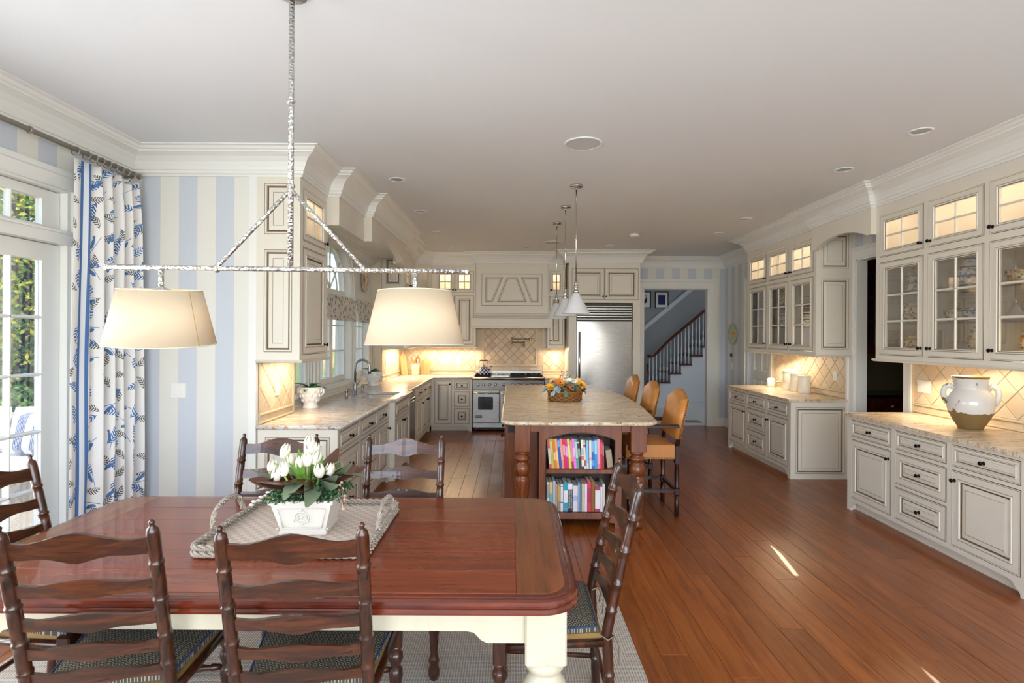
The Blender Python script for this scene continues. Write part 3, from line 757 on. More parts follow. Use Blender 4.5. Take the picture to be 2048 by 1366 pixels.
# ------------------------------------------------------------ left wall cabinets, valance over the sink
it = [('glass', .05, .58, 2.376, 2.80, (.55, 2.43), (2, 2)), ('door', .05, .58, 1.466, 2.328, (.55, 1.54))]
ul = cabinet('wall_cabinet', 'tall cream wall cabinet with panelled end beside the striped wall', (-1.66, 4.27, 0), 90, .63, .34, 1.43, 3.0, it, glass=True, shelf=(2.352,), ends='L', endz=[(1.43, 2.352), (2.352, 2.87)])
MB().sweep(LR, [(.63, .34), (.63, 0), (0, 0), (0, .34)], 1.43, side=-1).box((0, 0, 1.425), (.63, .34, 1.43)).build('light_rail', 'cream', ul)
lamp('cabinet_top_light_c', 'AREA', (-1.84, 4.6, 2.95), (0, 0, R(90)), 2.2, WARM2, .5, .12)
lamp('under_cabinet_light_c', 'AREA', (-1.86, 4.62, 1.40), (0, 0, R(90)), 3.2, WARM, .5, .05)
it = [('glass', .05, .45, 2.376, 2.766, (.42, 2.43), (2, 2)), ('glass', .5, .90, 2.376, 2.766, (.53, 2.43), (2, 2)), ('door', .05, .45, 1.466, 2.328, (.42, 1.54)), ('door', .5, .90, 1.466, 2.328, (.53, 1.54))]
uf = cabinet('wall_cabinet', 'cream wall cabinet with panelled end beyond the sink windows', (-1.66, 8.38, 0), 90, .95, .34, 1.43, 3.0, it, glass=True, shelf=(2.352,), ends='L', endz=[(1.43, 2.352), (2.352, 2.86)])
MB().sweep(LR, [(.95, 0), (0, 0), (0, .34)], 1.43, side=-1).box((0, 0, 1.425), (.95, .34, 1.43)).build('light_rail', 'cream', uf)
dl = math.hypot(.25, .25)
it = [('glass', .03, dl - .03, 2.376, 2.766, (dl - .055, 2.43), (2, 2)), ('door', .03, dl - .03, 1.466, 2.328, (dl - .055, 1.54))]
uc = cabinet('corner_cabinet', 'cream diagonal corner wall cabinet with small lit panes', (-1.66, 9.33, 0), 45, dl, .10, 1.43, 3.0, it, glass=True, shelf=(2.352,))
MB().box((0, 0, 1.406), (dl, .10, 1.43)).build('light_rail', 'cream', uc)
it = [('glass', .06, .395, 2.376, 2.766, (.37, 2.43), (2, 2)), ('glass', .40, .735, 2.376, 2.766, (.425, 2.43), (2, 2)), ('door', .06, .395, 1.466, 2.328, (.37, 1.54)), ('door', .40, .735, 1.466, 2.328, (.425, 1.54))]
ub = cabinet('wall_cabinet', 'cream wall cabinet with lit top panes just left of the range hood', (-1.41, 9.58, 0), 0, .77, .33, 1.43, 3.0, it, glass=True, shelf=(2.352,))
MB().sweep(LR, [(.77, .33), (.77, 0), (0, 0)], 1.43, side=-1).box((0, 0, 1.425), (.77, .33, 1.43)).build('light_rail', 'cream', ub)
it = [('glass', .03, .27, 2.376, 2.766, (.055, 2.43), (2, 2)), ('door', .03, .27, 1.466, 2.328, (.055, 1.54))]
un = cabinet('wall_cabinet', 'narrow cream wall cabinet between the hood and the refrigerator', (.625, 9.58, 0), 0, .295, .33, 1.43, 3.0, it, glass=True, shelf=(2.352,))
MB().box((0, 0, 1.406), (.295, .33, 1.43)).build('light_rail', 'cream', un)
lamp('cabinet_top_light_d', 'AREA', (-1.02, 9.76, 2.95), (0, 0, 0), 3.2, WARM2, .65, .12)
lamp('cabinet_top_light_e', 'AREA', (-1.84, 8.9, 2.95), (0, 0, R(90)), 3, WARM2, .8, .12)
lamp('cabinet_top_light_f', 'AREA', (.77, 9.76, 2.95), (0, 0, 0), 1.5, WARM2, .2, .12)
lamp('cabinet_top_light_g', 'AREA', (-1.585, 9.52, 2.95), (0, 0, R(45)), 1.6, WARM2, .2, .06)
lamp('under_cabinet_light_d', 'AREA', (-1.1, 9.74, 1.395), (R(-10), 0, 0), 9, WARM, 1.0, .05)
lamp('under_cabinet_light_e', 'AREA', (-1.84, 9.0, 1.395), (0, 0, R(90)), 7.5, WARM, .9, .05)
lamp('under_cabinet_light_f', 'AREA', (.76, 9.74, 1.395), (R(-10), 0, 0), 3.4, WARM, .2, .05)

# valance over the sink in three stepped boards
va = thing('sink_valance', 'stepped cream valance with a wide scrolled arch over the sink', 'valance', (-1.55, 4.87, 0))
def vb(x, ya, yb, pts, nm='valance_board'):
    m = MB(); m.M = ML(x + 1.55, -4.87); m.prism(pts, 'y', 0, .09); m.build(nm, 'cream', va)
vb(-1.55, 0, 0, [(4.87, 2.9), (4.87, 2.607), (5.7, 2.607), (5.7, 2.9)])
vb(-1.55, 0, 0, [(7.5, 2.9), (7.5, 2.607), (8.38, 2.607), (8.38, 2.9)])
pts = [(5.7, 2.9), (5.7, 2.607), (5.80, 2.607), (5.83, 2.62), (5.87, 2.612)] + [(5.87 + 1.46 * i / 24, 2.612 + .13 * math.sin(PI * i / 24) ** .75) for i in range(1, 24)] + [(7.33, 2.612), (7.37, 2.62), (7.40, 2.607), (7.5, 2.607), (7.5, 2.9)]
vb(-1.47, 0, 0, pts)
MB().box((-.11, 0.003, 2.607), (-.09, .09, 2.9)).build('return_board', 'cream', va)

# ------------------------------------------------------------ worktops
MT = Matrix.Rotation(R(-90), 4, 'X')
BN = [(0, .0), (.008, -.002), (.015, -.009), (.016, -.017), (.013, -.026), (.006, -.031), (0, -.032)]
def top(name, label, rect, holes, front, mat, z=.915):
    t_ = thing(name, label, 'countertop', (0, 0, 0))
    mb = MB(); mb.M = Matrix.Translation((0, 0, z)) @ MT; plate(mb, rect[0], rect[1], rect[2], rect[3], holes, .032); mb.build('slab', mat, t_)
    MB().sweep(BN, front, z, smooth=True).build('rounded_edge', mat, t_)
    return t_
ctl = top('countertop', 'pale granite worktop around the sink running to the range', (-2.11, -.672, 4.27, 9.915),
    [(-1.35, -.672, 4.27, 6.05), (-1.285, -.672, 6.05, 7.005), (-1.35, -.672, 7.005, 9.235), (-2.11, -2.0, 4.27, 4.972), (-2.11, -2.0, 8.328, 9.915), (-1.785, -1.385, 6.13, 6.80)],
    [(-2.0, 4.27), (-1.35, 4.27), (-1.35, 6.05), (-1.285, 6.05), (-1.285, 7.005), (-1.35, 7.005), (-1.35, 9.235), (-.672, 9.235)], 'granite_w')
ctl_pts = None
top('countertop', 'short granite worktop between the range and the refrigerator', (.562, .955, 9.235, 9.915), [], [(.562, 9.235), (.955, 9.235)], 'granite')
top('countertop', 'cream granite worktop holding the white canisters', (3.175, 3.87, 6.245, 8.08), [], [(3.87, 8.08), (3.175, 8.08), (3.175, 6.245), (3.87, 6.245)][::-1], 'granite')
top('countertop', 'cream granite worktop holding the big two-handled jug', (3.175, 3.87, 3.34, 5.215), [], [(3.87, 5.215), (3.175, 5.215), (3.175, 3.34), (3.87, 3.34)][::-1], 'granite')

# ------------------------------------------------------------ diamond backsplash tiles as separate pieces
def clip(poly, axis, val, keep_less):
    out = []
    for i in range(len(poly)):
        a, b = poly[i], poly[(i + 1) % len(poly)]
        ia = (a[axis] <= val) if keep_less else (a[axis] >= val); ib = (b[axis] <= val) if keep_less else (b[axis] >= val)
        if ia: out.append(a)
        if ia != ib:
            t_ = (val - a[axis]) / (b[axis] - a[axis]); out.append(tuple(a[k] + t_ * (b[k] - a[k]) for k in (0, 1)))
    return out
tile_cache = {}
def tiles(par, Mx, u0, u1, z0, z1, diag, mat, grout=.004, thick=.009):
    m = MB(); m.M = Mx; m.box((u0, -.003, z0), (u1, .0, z1)); m.build('grout_bed', 'grout', par)
    h = diag / 2; nu = int((u1 - u0) / h) + 3; nz = int((z1 - z0) / h) + 3
    uc, zc = (u0 + u1) / 2, (z0 + z1) / 2
    for i in range(-nu, nu + 1):
        for j in range(-nz, nz + 1):
            if (i + j) % 2: continue
            cu, cz = uc + i * h, zc + j * h; g = h - grout
            poly = [(cu - g, cz), (cu, cz - g), (cu + g, cz), (cu, cz + g)]
            for ax, vl, kl in ((0, u0, False), (0, u1, True), (1, z0, False), (1, z1, True)):
                poly = clip(poly, ax, vl, kl)
                if len(poly) < 3: break
            if len(poly) < 3: continue
            ar = abs(sum(poly[k][0] * poly[(k + 1) % len(poly)][1] - poly[(k + 1) % len(poly)][0] * poly[k][1] for k in range(len(poly)))) / 2
            if ar < 2e-4: continue
            cx = sum(q[0] for q in poly) / len(poly); cy = sum(q[1] for q in poly) / len(poly)
            key = tuple((round(q[0] - cx, 4), round(q[1] - cy, 4)) for q in poly) + (mat,)
            if key not in tile_cache:
                n = len(poly); lo = [(q[0] - cx, 0, q[1] - cy) for q in poly]; md = [(a, -thick * .7, b) for a, _, b in lo]
                tp = [(a * .95, -thick, b * .95) for a, _, b in lo]
                b_ = MB(); b_.add(lo + md + tp, [tuple(range(2 * n, 3 * n))] + [(k, (k + 1) % n, n + (k + 1) % n, n + k) for k in range(n)] + [(n + k, n + (k + 1) % n, 2 * n + (k + 1) % n, 2 * n + k) for k in range(n)])
                me = b_.mesh('tile'); me.materials.append(M[mat]); tile_cache[key] = me
            o = inst('tile', tile_cache[key], par); o.matrix_world = Mx @ Matrix.Translation((cx, 0, cy))
def liner(par, Mx, u0, u1, z, h, d, nm='stone_liner', mat='liner'):
    m = MB(); m.M = Mx; m.prism([(0, z), (-d * .6, z), (-d, z + h * .3), (-d, z + h * .7), (-d * .6, z + h), (0, z + h)], 'x', u0, u1); m.build(nm, mat, par)
def border(par, Mx, u0, u1):
    liner(par, Mx, u0, u1, .915, .02, .022)
    n = max(2, int((u1 - u0) / .16)); w = (u1 - u0) / n
    for i in range(n):
        m = MB(); m.M = Mx; m.cbox((u0 + i * w + .001, -.012, .936), (u0 + (i + 1) * w - .001, 0, .978), .002); m.build('tile', 'tile', par)
    liner(par, Mx, u0, u1, .98, .022, .024)
for par, Mx, u0, u1, z1, dg in ((wl_k, ML(XK), 4.30, 4.945, 1.43, .215), (wl_k, ML(XK), 8.36, 9.905, 1.43, .17), (wall_back, MBk(YB), -1.995, -.66, 1.43, .17), (wall_back, MBk(YB), .56, .965, 1.43, .17),
                            (wall_right, MR(XR), -8.06, -6.30, 1.43, .215), (wall_right, MR(XR), -5.24, -3.32, 1.43, .215)):
    border(par, Mx, u0, u1); tiles(par, Mx, u0, u1, 1.003, z1, dg, 'tile')
m = MB(); m.M = ML(XK); m.box((4.945, -.02, .915), (4.97, 0, 1.43)); m.build('stone_liner', 'liner', wl_k)
m = MB(); m.M = MR(XR); m.box((-8.09, -.02, .915), (-8.06, 0, 1.43)); m.build('stone_liner', 'liner', wall_right)
m = MB(); m.M = MR(XR); m.box((-5.265, -.02, .915), (-5.24, 0, 1.43)); m.build('stone_liner', 'liner', wall_right)
# framed tile panel behind the range
Mx = MBk(YB)
m = MB(); m.M = Mx
plate(m, -.55, .47, 1.07, 1.80, [(-.51, .43, 1.11, 1.80)], .012); m.M = Matrix.Translation((0, YB - .022, 0)); plate(m, -.55, .47, 1.07, 1.80, [(-.51, .43, 1.11, 1.80)], .022)
m.build('stone_liner', 'liner', wall_back)
tiles(wall_back, Mx, -.51, .43, 1.11, 1.80, .155, 'tile_range')
for u0, u1, z0, z1, nx, nz in ((-.655, -.555, 1.07, 1.80, 1, 7), (.475, .558, 1.07, 1.80, 1, 7), (-.655, .558, .93, 1.065, 11, 1)):
    for i in range(nx):
        for j in range(nz):
            m = MB(); m.M = Mx; a, b = u0 + (u1 - u0) * i / nx, u0 + (u1 - u0) * (i + 1) / nx; c, d = z0 + (z1 - z0) * j / nz, z0 + (z1 - z0) * (j + 1) / nz
            m.box((a + .0015, -.01, c + .0015), (b - .0015, 0, d - .0015)); m.build('tile', 'tile_range', wall_back)
# ------------------------------------------------------------ range
rg = thing('range', 'stainless steel professional range with two ovens and a griddle', 'range', (-.665, 9.24, 0))
RW = 1.215
MB().box((.003, .02, .10), (RW, .66, .88)).build('body', 'steel_d', rg)
MB().box((.03, .06, 0.02), (RW - .03, .1, .10)).build('kick_recess', 'black', rg)
for xx in (.1, 1.1):
    MB().lathe([(.02, 0), (.02, .07), (.014, .08), (.014, .12)], 10, (xx, .05, 0)).build('leg', 'steel', rg)
MB().cbox((.004, -.005, .07), (RW - .002, .02, .148), .004).build('lower_panel', 'steel', rg)
def oven(x0, x1, wx0, wx1):
    o = MB(); o.cbox((x0, -.02, .16), (x1, .02, .70), .006); d_ = o.build('oven_door', 'steel', rg)
    w = MB(); w.M = Matrix.Translation((0, -.0205, 0))
    pts = []
    for cx, cz, a0 in ((wx1 - .02, .57, 0), (wx0 + .02, .57, 90), (wx0 + .02, .39, 180), (wx1 - .02, .39, 270)):
        pts += [(cx + .02 * math.cos(R(a0 + k * 22.5)), cz + .02 * math.sin(R(a0 + k * 22.5))) for k in range(5)]
    w.prism(pts, 'y', -.004, .004); w.build('window', plain('08080A', .08), d_)
    MB().tube([(x0 + .02, -.02, .655), (x0 + .02, -.065, .655)], .008, 8).tube([(x1 - .02, -.02, .655), (x1 - .02, -.065, .655)], .008, 8).tube([(x0 + .0, -.065, .655), (x1, -.065, .655)], .014, 10).build('handle', 'chrome', d_)
    return d_
d_ = oven(.006, .456, .095, .35); d2_ = oven(.47, RW - .004, .6, 1.08)
MB().cbox((.055, -.0285, .235), (.168, -.02, .275), .003).build('badge', plain('2A2725', .3, .6), d_)
text('lettering', 'VIKING', .034, plain('B9B4AC', .3, .8), d_, (.111, -.0290, .2555), (R(90), 0, 0))
MB().prism([(-.02, .715), (-.028, .872), (.03, .872), (.03, .715)], 'x', .004, RW - .002).build('control_panel', 'steel', rg)
KN = MB().lathe([(.029, 0), (.029, -.006), (.024, -.008), (.022, -.032), (.018, -.036), (0, -.037)], 16, axis='y', cap=False).box((-.004, -.042, -.022), (.004, -.03, .022)).mesh('control_knob'); KN.materials.append(M['chrome'])
for xx in (.095, .19, .29, .387, .53, .684, .78, .88, .98, 1.07, 1.16): inst('control_knob', KN, rg, (xx, -.024, .80))
MB().lathe([(.026, .0), (.026, RW)], 16, (0, .0, .895), axis='x').build('bullnose', 'steel', rg)
MB().box((0.0, 0, .872), (RW, .66, .921)).build('cooktop', 'steel', rg)
def grate(x0, x1):
    g = MB(); g.box((x0, .05, .921), (x1, .60, .926))
    for k in range(3): yy = .06 + k * .26; g.box((x0, yy, .926), (x1, yy + .014, .95))
    n = max(2, int((x1 - x0) / .075))
    for k in range(n + 1): xx = x0 + (x1 - x0 - .012) * k / n; g.box((xx, .06, .936), (xx + .012, .594, .95))
    g.build('grate', 'iron', rg)
    for yy in (.19, .45): MB().lathe([(.045, .926), (.045, .938), (.03, .944), (0, .944)], 14, ((x0 + x1) / 2, yy, 0), cap=False).build('burner', 'iron', rg)
grate(.03, .30); grate(.64, .905); grate(.92, 1.19)
MB().cbox((.315, .05, .921), (.625, .60, .952), .006).build('griddle', 'steel', rg)
MB().tube([(.40, .08, .958), (.54, .08, .958)], .01, 8).build('griddle_handle', 'chrome', rg)
MB().cbox((0.004, .615, .921), (RW, .66, 1.0), .006).build('backguard', 'steel', rg)
tw = MB()
NU, NV = 6, 10
vs = [(.50 + .1 * i / NU + .004 * math.sin(j), -.084 - .003 * math.sin(i * 2.1), .662 - .32 * j / NV) for j in range(NV + 1) for i in range(NU + 1)]
tw.add(vs + [(a, b + .004, c) for a, b, c in vs], [f for j in range(NV) for i in range(NU) for f in ((j * 7 + i, j * 7 + i + 1, j * 7 + i + 8, j * 7 + i + 7), tuple(k + 77 for k in (j * 7 + i, j * 7 + i + 7, j * 7 + i + 8, j * 7 + i + 1)))])
t = NT('printed_towel'); f = t.noise(t.coord('Object', (1, 1, 1)), 14, 1)
tow = tw.build('kitchen_towel', t.done(t.mix(t.ramp(f, [(.56, 0.0), (.6, 1.0)]), 'ECEBE6', '1D222C'), .9), None, (-.665, 9.233, 0)); tag(tow, 'white towel with dark print hanging from the oven handle', 'towel')

# kettle
kt = thing('kettle', 'blue and white checked kettle with wooden handle on the range', 'kettle', (-.49, 9.44, .951))
t = NT('checked_enamel'); gx = t.coord('Generated', (1, 1, 1))
tcn = t.node('ShaderNodeTexCoord'); sp = t.sep(tcn.outputs['Object'])
an = t.math('ARCTAN2', sp[1], sp[0])
fu = t.math('FRACT', t.math('MULTIPLY', an, 8 / (2 * PI))); fv = t.math('FRACT', t.math('MULTIPLY', sp[2], 15.0))
xo = t.math('ABSOLUTE', t.math('SUBTRACT', t.math('GREATER_THAN', fu, .5), t.math('GREATER_THAN', fv, .5)))
M['check'] = t.done(t.mix(xo, 'F3EFE2', '1F2C7A'), .2)
MB().lathe([(.07, 0), (.088, .01), (.095, .03), (.09, .06), (.072, .10), (.05, .13), (.035, .145), (.03, .15)], 20).build('body', 'check', kt)
MB().lathe([(.034, .15), (.03, .158), (.012, .165), (.008, .172)], 14).sphere((0, 0, .182), .012).build('lid', 'check', kt)
MB().tube([(.07, 0, .07), (.11, 0, .1), (.125, 0, .135), (.14, 0, .145)], [.018, .014, .011, .01], 10).build('spout', 'check', kt)
MB().tube([(-.075, 0, .09), (-.08, 0, .17), (-.065, 0, .24)], .004, 6).tube([(.075, 0, .09), (.08, 0, .17), (.065, 0, .24)], .004, 6).build('handle_wire', 'chrome', kt)
MB().lathe([(.006, -.07), (.012, -.05), (.012, .05), (.006, .07)], 10, (0, 0, .245), axis='x').build('handle_grip', plain('7A3A1C', .4), kt)

# pot filler
pf = thing('pot_filler', 'nickel folding pot filler tap on the tiles behind the range', 'tap', (.325, 9.90, 1.565))
MB().lathe([(.03, .0), (.03, -.008), (.02, -.014), (.012, -.02), (.012, -.07)], 14, axis='y').build('rosette', 'nickel', pf)
MB().tube([(0, -.06, 0), (-.09, -.075, 0), (-.33, -.09, 0)], .011, 10).sphere((-.09, -.075, 0), .02).build('arm', 'nickel', pf)
MB().lathe([(.016, -.09), (.018, -.07), (.012, -.05), (.012, .01), (.018, .02), (.014, .035)], 12, (-.33, -.09, 0)).build('joint', 'nickel', pf)
MB().tube([(-.33, -.09, -.06), (-.12, -.10, -.06)], .011, 10).build('arm', 'nickel', pf)
MB().lathe([(.014, .02), (.018, 0), (.012, -.02), (.02, -.05), (.022, -.07), (.012, -.085), (.012, -.10)], 12, (-.11, -.10, -.05)).build('spout', 'nickel', pf)

# ------------------------------------------------------------ hood
hd = thing('range_hood', 'cream panelled range hood with angled chevron panels and mantel shelf', 'hood', (-.63, 9.46, 0))
HW = 1.25
mb = MB(); mb.box((0, .022, 1.98), (HW, .44, 3.0)); mb.build('chimney_box', 'cream', hd)
mb = MB(); plate(mb, 0, HW, 1.98, 3.0, [(.10, HW - .10, 2.15, 2.70)], .02); mb.build('front_frame', 'cream', hd)
def inset(poly, d):
    n = len(poly); ar = sum(poly[i][0] * poly[(i + 1) % n][1] - poly[(i + 1) % n][0] * poly[i][1] for i in range(n)); sg = 1 if ar > 0 else -1
    out = []
    for i in range(n):
        a, b, c = Vector(poly[i - 1]), Vector(poly[i]), Vector(poly[(i + 1) % n])
        d1_, d2_ = (b - a).normalized(), (c - b).normalized(); n1, n2 = Vector((-d1_.y, d1_.x)) * sg, Vector((-d2_.y, d2_.x)) * sg
        k = (n1 + n2) / (1 + n1.dot(n2)); q = b + k * d; out.append((q.x, q.y))
    return out
def poly_panel(poly, par, prof, nm='panel'):
    mb = MB(); n = len(poly)
    for k in range(len(prof) - 1):
        A, B = inset(poly, prof[k][0]), inset(poly, prof[k + 1][0])
        mb.add([(q[0], prof[k][1], q[1]) for q in A] + [(q[0], prof[k + 1][1], q[1]) for q in B], [(i, (i + 1) % n, n + (i + 1) % n, n + i) for i in range(n)], prof[k][2])
    E = inset(poly, prof[-1][0]); mb.add([(q[0], prof[-1][1], q[1]) for q in E], [tuple(range(n))], prof[-1][2])
    mb.build(nm, ('cream', 'glaze', 'glaze2'), par, recalc=False)
mb = MB(); mb.rings(.10, HW - .10, 2.15, 2.70, [(0, .008, 1), (.005, .008, 1), (.006, 0, 0)]); pb = mb.build('panel_board', ('cream', 'glaze'), hd, recalc=False)
PP = [(0, -.0005, 2), (.003, -.001, 0), (.005, -.008, 0), (.013, -.008, 0), (.016, -.001, 1), (.022, -.0008, 0), (.027, -.003, 0), (.04, -.006, 2), (.043, -.005, 0)]
cx = HW / 2
for poly in ([(.155, 2.205), (.295, 2.205), (.475, 2.645), (.155, 2.645)], [(.36, 2.205), (HW - .36, 2.205), (HW - .53, 2.645), (.53, 2.645)], [(HW - .295, 2.205), (HW - .155, 2.205), (HW - .155, 2.645), (HW - .475, 2.645)]):
    poly_panel(poly, pb, PP)
mb = MB()
MP = [(0, 0), (.012, 0), (.016, -.012), (.03, -.02), (.03, -.03), (.02, -.034), (.035, -.055), (.06, -.07), (.06, -.08), (.075, -.085), (.075, -.24), (.085, -.245), (.085, -.262), (0, -.262)]
mb.sweep(MP, [(0, .44), (0, 0), (HW, 0), (HW, .44)], 2.02, side=1); mb.box((0, 0, 1.76), (HW, .44, 2.0)); mb.build('mantel', 'cream', hd)
mb = MB(); mb.sweep([(.0755, 0), (.077, 0), (.077, -.004), (.0755, -.004)], [(0, .44), (0, 0), (HW, 0), (HW, .44)], 1.932, side=1); mb.build('glaze_line', 'glaze', hd)

# ------------------------------------------------------------ refrigerator and surround
fs_ = cabinet('refrigerator_surround', 'tall cream surround with two doors over the refrigerator', (.96, 9.22, 0), 0, 1.205, .68, 2.19, 3.0, [('door', .047, .602, 2.24, 2.775, (.575, 2.30)), ('door', .602, 1.179, 2.24, 2.775, (.63, 2.30))])
MB().box((0, 0, 0), (.125, .68, 2.19)).build('side_panel', 'cream', fs_); MB().box((1.082, 0, 0), (1.205, .68, 2.19)).build('side_panel', 'cream', fs_)
rf = thing('refrigerator', 'stainless steel built-in refrigerator with louvred top grille', 'refrigerator', (1.09, 9.24, 0))
FW = .945
MB().box((.0, .03, .0), (FW, .62, 2.175)).build('body', 'steel_d', rf)
mb = MB()
N = 14
for i in range(N + 1):
    pass
vs = []
for j, z in enumerate((.11, .5, .9, 1.3, 1.6, 1.75, 1.87)):
    for i in range(N + 1):
        x = .012 + (FW - .024) * i / N
        vs.append((x, -.006 - .012 * math.sin(PI * i / N) - .004 * math.sin(j * 1.3 + i * .35), z))
fs2 = [(j * (N + 1) + i, j * (N + 1) + i + 1, (j + 1) * (N + 1) + i + 1, (j + 1) * (N + 1) + i) for j in range(6) for i in range(N)]
mb.add(vs, fs2, 0, True); mb.box((.012, 0, .11), (FW - .012, .03, 1.87)); mb.build('door', m_steel('fridge_steel', '94908C', .24, (2, 2, 90)), rf, recalc=False)
MB().tube([(.05, -.0, .72), (.05, -.06, .72)], .01, 8).tube([(.05, 0, 1.66), (.05, -.06, 1.66)], .01, 8).tube([(.05, -.06, .68), (.05, -.06, 1.70)], .015, 10).build('handle', 'chrome', rf)
for k in range(6):
    z = 1.90 + k * .044
    MB().prism([(.0, z), (-.012, z + .006), (-.012, z + .022), (.0, z + .034), (.02, z + .034), (.02, z)], 'x', .012, FW - .012).build('louvre', 'steel', rf)
MB().box((.0, .012, 1.88), (FW, .03, 2.17)).build('grille_back', 'black', rf)

# ------------------------------------------------------------ sink, tap, dispensers
sk = thing('sink', 'stainless steel undermount sink set in the pale granite', 'sink', (-1.585, 6.465, .72))
w, l, h = .2, .335, .160
mb = MB()
o_ = [(-w, -l), (w, -l), (w, l), (-w, l)]; i_ = [(-w + .03, -l + .03), (w - .03, -l + .03), (w - .03, l - .03), (-w + .03, l - .03)]
mb.add([(a, b, h) for a, b in o_] + [(a, b, .0) for a, b in i_], [(0, 1, 5, 4), (1, 2, 6, 5), (2, 3, 7, 6), (3, 0, 4, 7), (4, 5, 6, 7)])
mb.add([(a * 1.02, b * 1.01, h) for a, b in o_] + [(a, b, h) for a, b in o_], [(i, (i + 1) % 4, 4 + (i + 1) % 4, 4 + i) for i in range(4)])
mb.build('basin', 'steel', sk, recalc=False)
MB().lathe([(.045, .002), (.04, .004), (.02, .001)], 16, cap=False).build('drain', 'chrome', sk)
fc = thing('faucet', 'brushed gooseneck kitchen faucet behind the sink', 'faucet', (-1.86, 6.47, .915))
MB().lathe([(.03, 0), (.03, .008), (.024, .012), (.022, .1), (.018, .14), (.014, .16)], 16).build('base', 'faucet', fc)
MB().tube([(0, 0, .12), (0, 0, .33)] + [(.085 - .085 * math.cos(R(a)), 0, .33 + .085 * math.sin(R(a))) for a in range(15, 181, 15)] + [(.172, 0, .29), (.176, 0, .25)], [.013] * 2 + [.013] * 12 + [.016, .017], 12).build('neck', 'faucet', fc)
MB().tube([(0, .02, .08), (0, .06, .1), (.03, .09, .16)], [.01, .008, .006], 8).build('lever', 'faucet', fc)
for y, lb in ((6.14, 'brushed metal soap pump on the worktop in front of the faucet'), (6.80, 'brushed metal soap pump on the worktop beyond the faucet')):
    d_ = thing('soap_dispenser', lb, 'soap dispenser', (-1.86, y, .915), 0, None)
    MB().lathe([(.02, 0), (.02, .01), (.014, .014), (.013, .07), (.016, .075), (.016, .095), (.01, .1)], 12).build('pump', 'faucet', d_)
    MB().tube([(0, 0, .09), (.05, 0, .095), (.095, 0, .085)], [.007, .006, .004], 8).build('spout', 'faucet', d_)

# ------------------------------------------------------------ pantry furniture
pc = thing('pantry_cabinet', 'dark mahogany base cabinet with black top in the pantry', 'cabinet', (4.02, 6.78, 0))
MB().box((0, .02, .08), (1.9, .55, .88)).build('body', 'mahog', pc); MB().box((0, -.03, .88), (1.9, .56, .915)).build('top', plain('0F0E0E', .12), pc)
for k in range(4):
    x0 = .03 + k * .46
    for a, b in ((.70, .85), (.12, .67)):
        m = MB(); m.rings(x0, x0 + .43, a, b, [(0, .02, 0), (0, 0, 0), (.045, 0, 0), (.055, .012, 0), (.07, .012, 0), (.09, .004, 0)]); q = m.build('drawer' if a > .5 else 'door', 'mahog', pc)
        if a > .5: m = MB(); m.sphere((x0 + .215, -.022, .775), .018, seg=10, rings=6); m.lathe([(.006, 0), (.006, -.02)], 8, (x0 + .215, 0, .775), axis='y'); m.build('knob', plain('C9B79A', .1, .0, name='glass_knob'), q)
pu = thing('pantry_wall_cabinet', 'mahogany glass-front wall cabinet in the pantry', 'cabinet', (4.02, 7.0, 0))
m = MB(); plate(m, 0, .74, 1.42, 2.62, [(.06, .66, 1.52, 2.45)], .03); m.build('door_frame', 'mahog', pu)
for z in (1.83, 2.14): MB().box((.06, .004, z - .01), (.66, .025, z + .01)).build('muntin', 'mahog', pu)
MB().box((0, .03, 1.42), (.74, .34, 2.62)).build('carcass', 'cherry_d', pu)
m = MB(); m.sphere((.69, -.02, 1.53), .018, seg=10, rings=6); m.lathe([(.006, 0), (.006, -.02)], 8, (.69, 0, 1.53), axis='y'); m.build('knob', plain('C9B79A', .1, .0, name='glass_knob'), pu)
# ------------------------------------------------------------ island
IX0, IX1, IY0, IY1 = -.07, 1.225, 4.53, 7.88
pts = []
def rc(cx, cy, r, a0): return [(cx + r * math.cos(R(a0 + k * 15)), cy + r * math.sin(R(a0 + k * 15))) for k in range(7)]
pts += rc(IX0 + .12, IY0 + .12, .12, 180)
pts += rc(IX1 - .14, IY0 + .14, .14, 270)
n = 16
for k in range(1, n): f = k / n; pts.append((IX1 + .115 * math.sin(PI * f), IY0 + .14 + (IY1 - IY0 - .28) * f))
pts += rc(IX1 - .14, IY1 - .14, .14, 0) + rc(IX0 + .12, IY1 - .12, .12, 90)
isl_top = thing('island_countertop', 'large cream granite island top with a bowed side', 'countertop', (0, 0, 0))
MB().prism(pts, 'z', .883, .915).build('slab', 'granite', isl_top)
MB().sweep([(-.002, 0), (.010, -.002), (.02, -.010), (.021, -.018), (.016, -.028), (.006, -.032), (-.002, -.032)], pts, .915, closed=True, smooth=True).build('rounded_edge', 'granite', isl_top)
isl = thing('kitchen_island', 'cherry wood kitchen island with turned legs and an open bookcase end', 'island', (0, 0, 0))
MB().box((-.045, 4.92, .09), (.93, 7.80, .881)).build('body', 'cherry', isl)
MB().box((-.0, 4.97, 0), (.90, 7.75, .09)).build('plinth', 'cherry_d', isl)
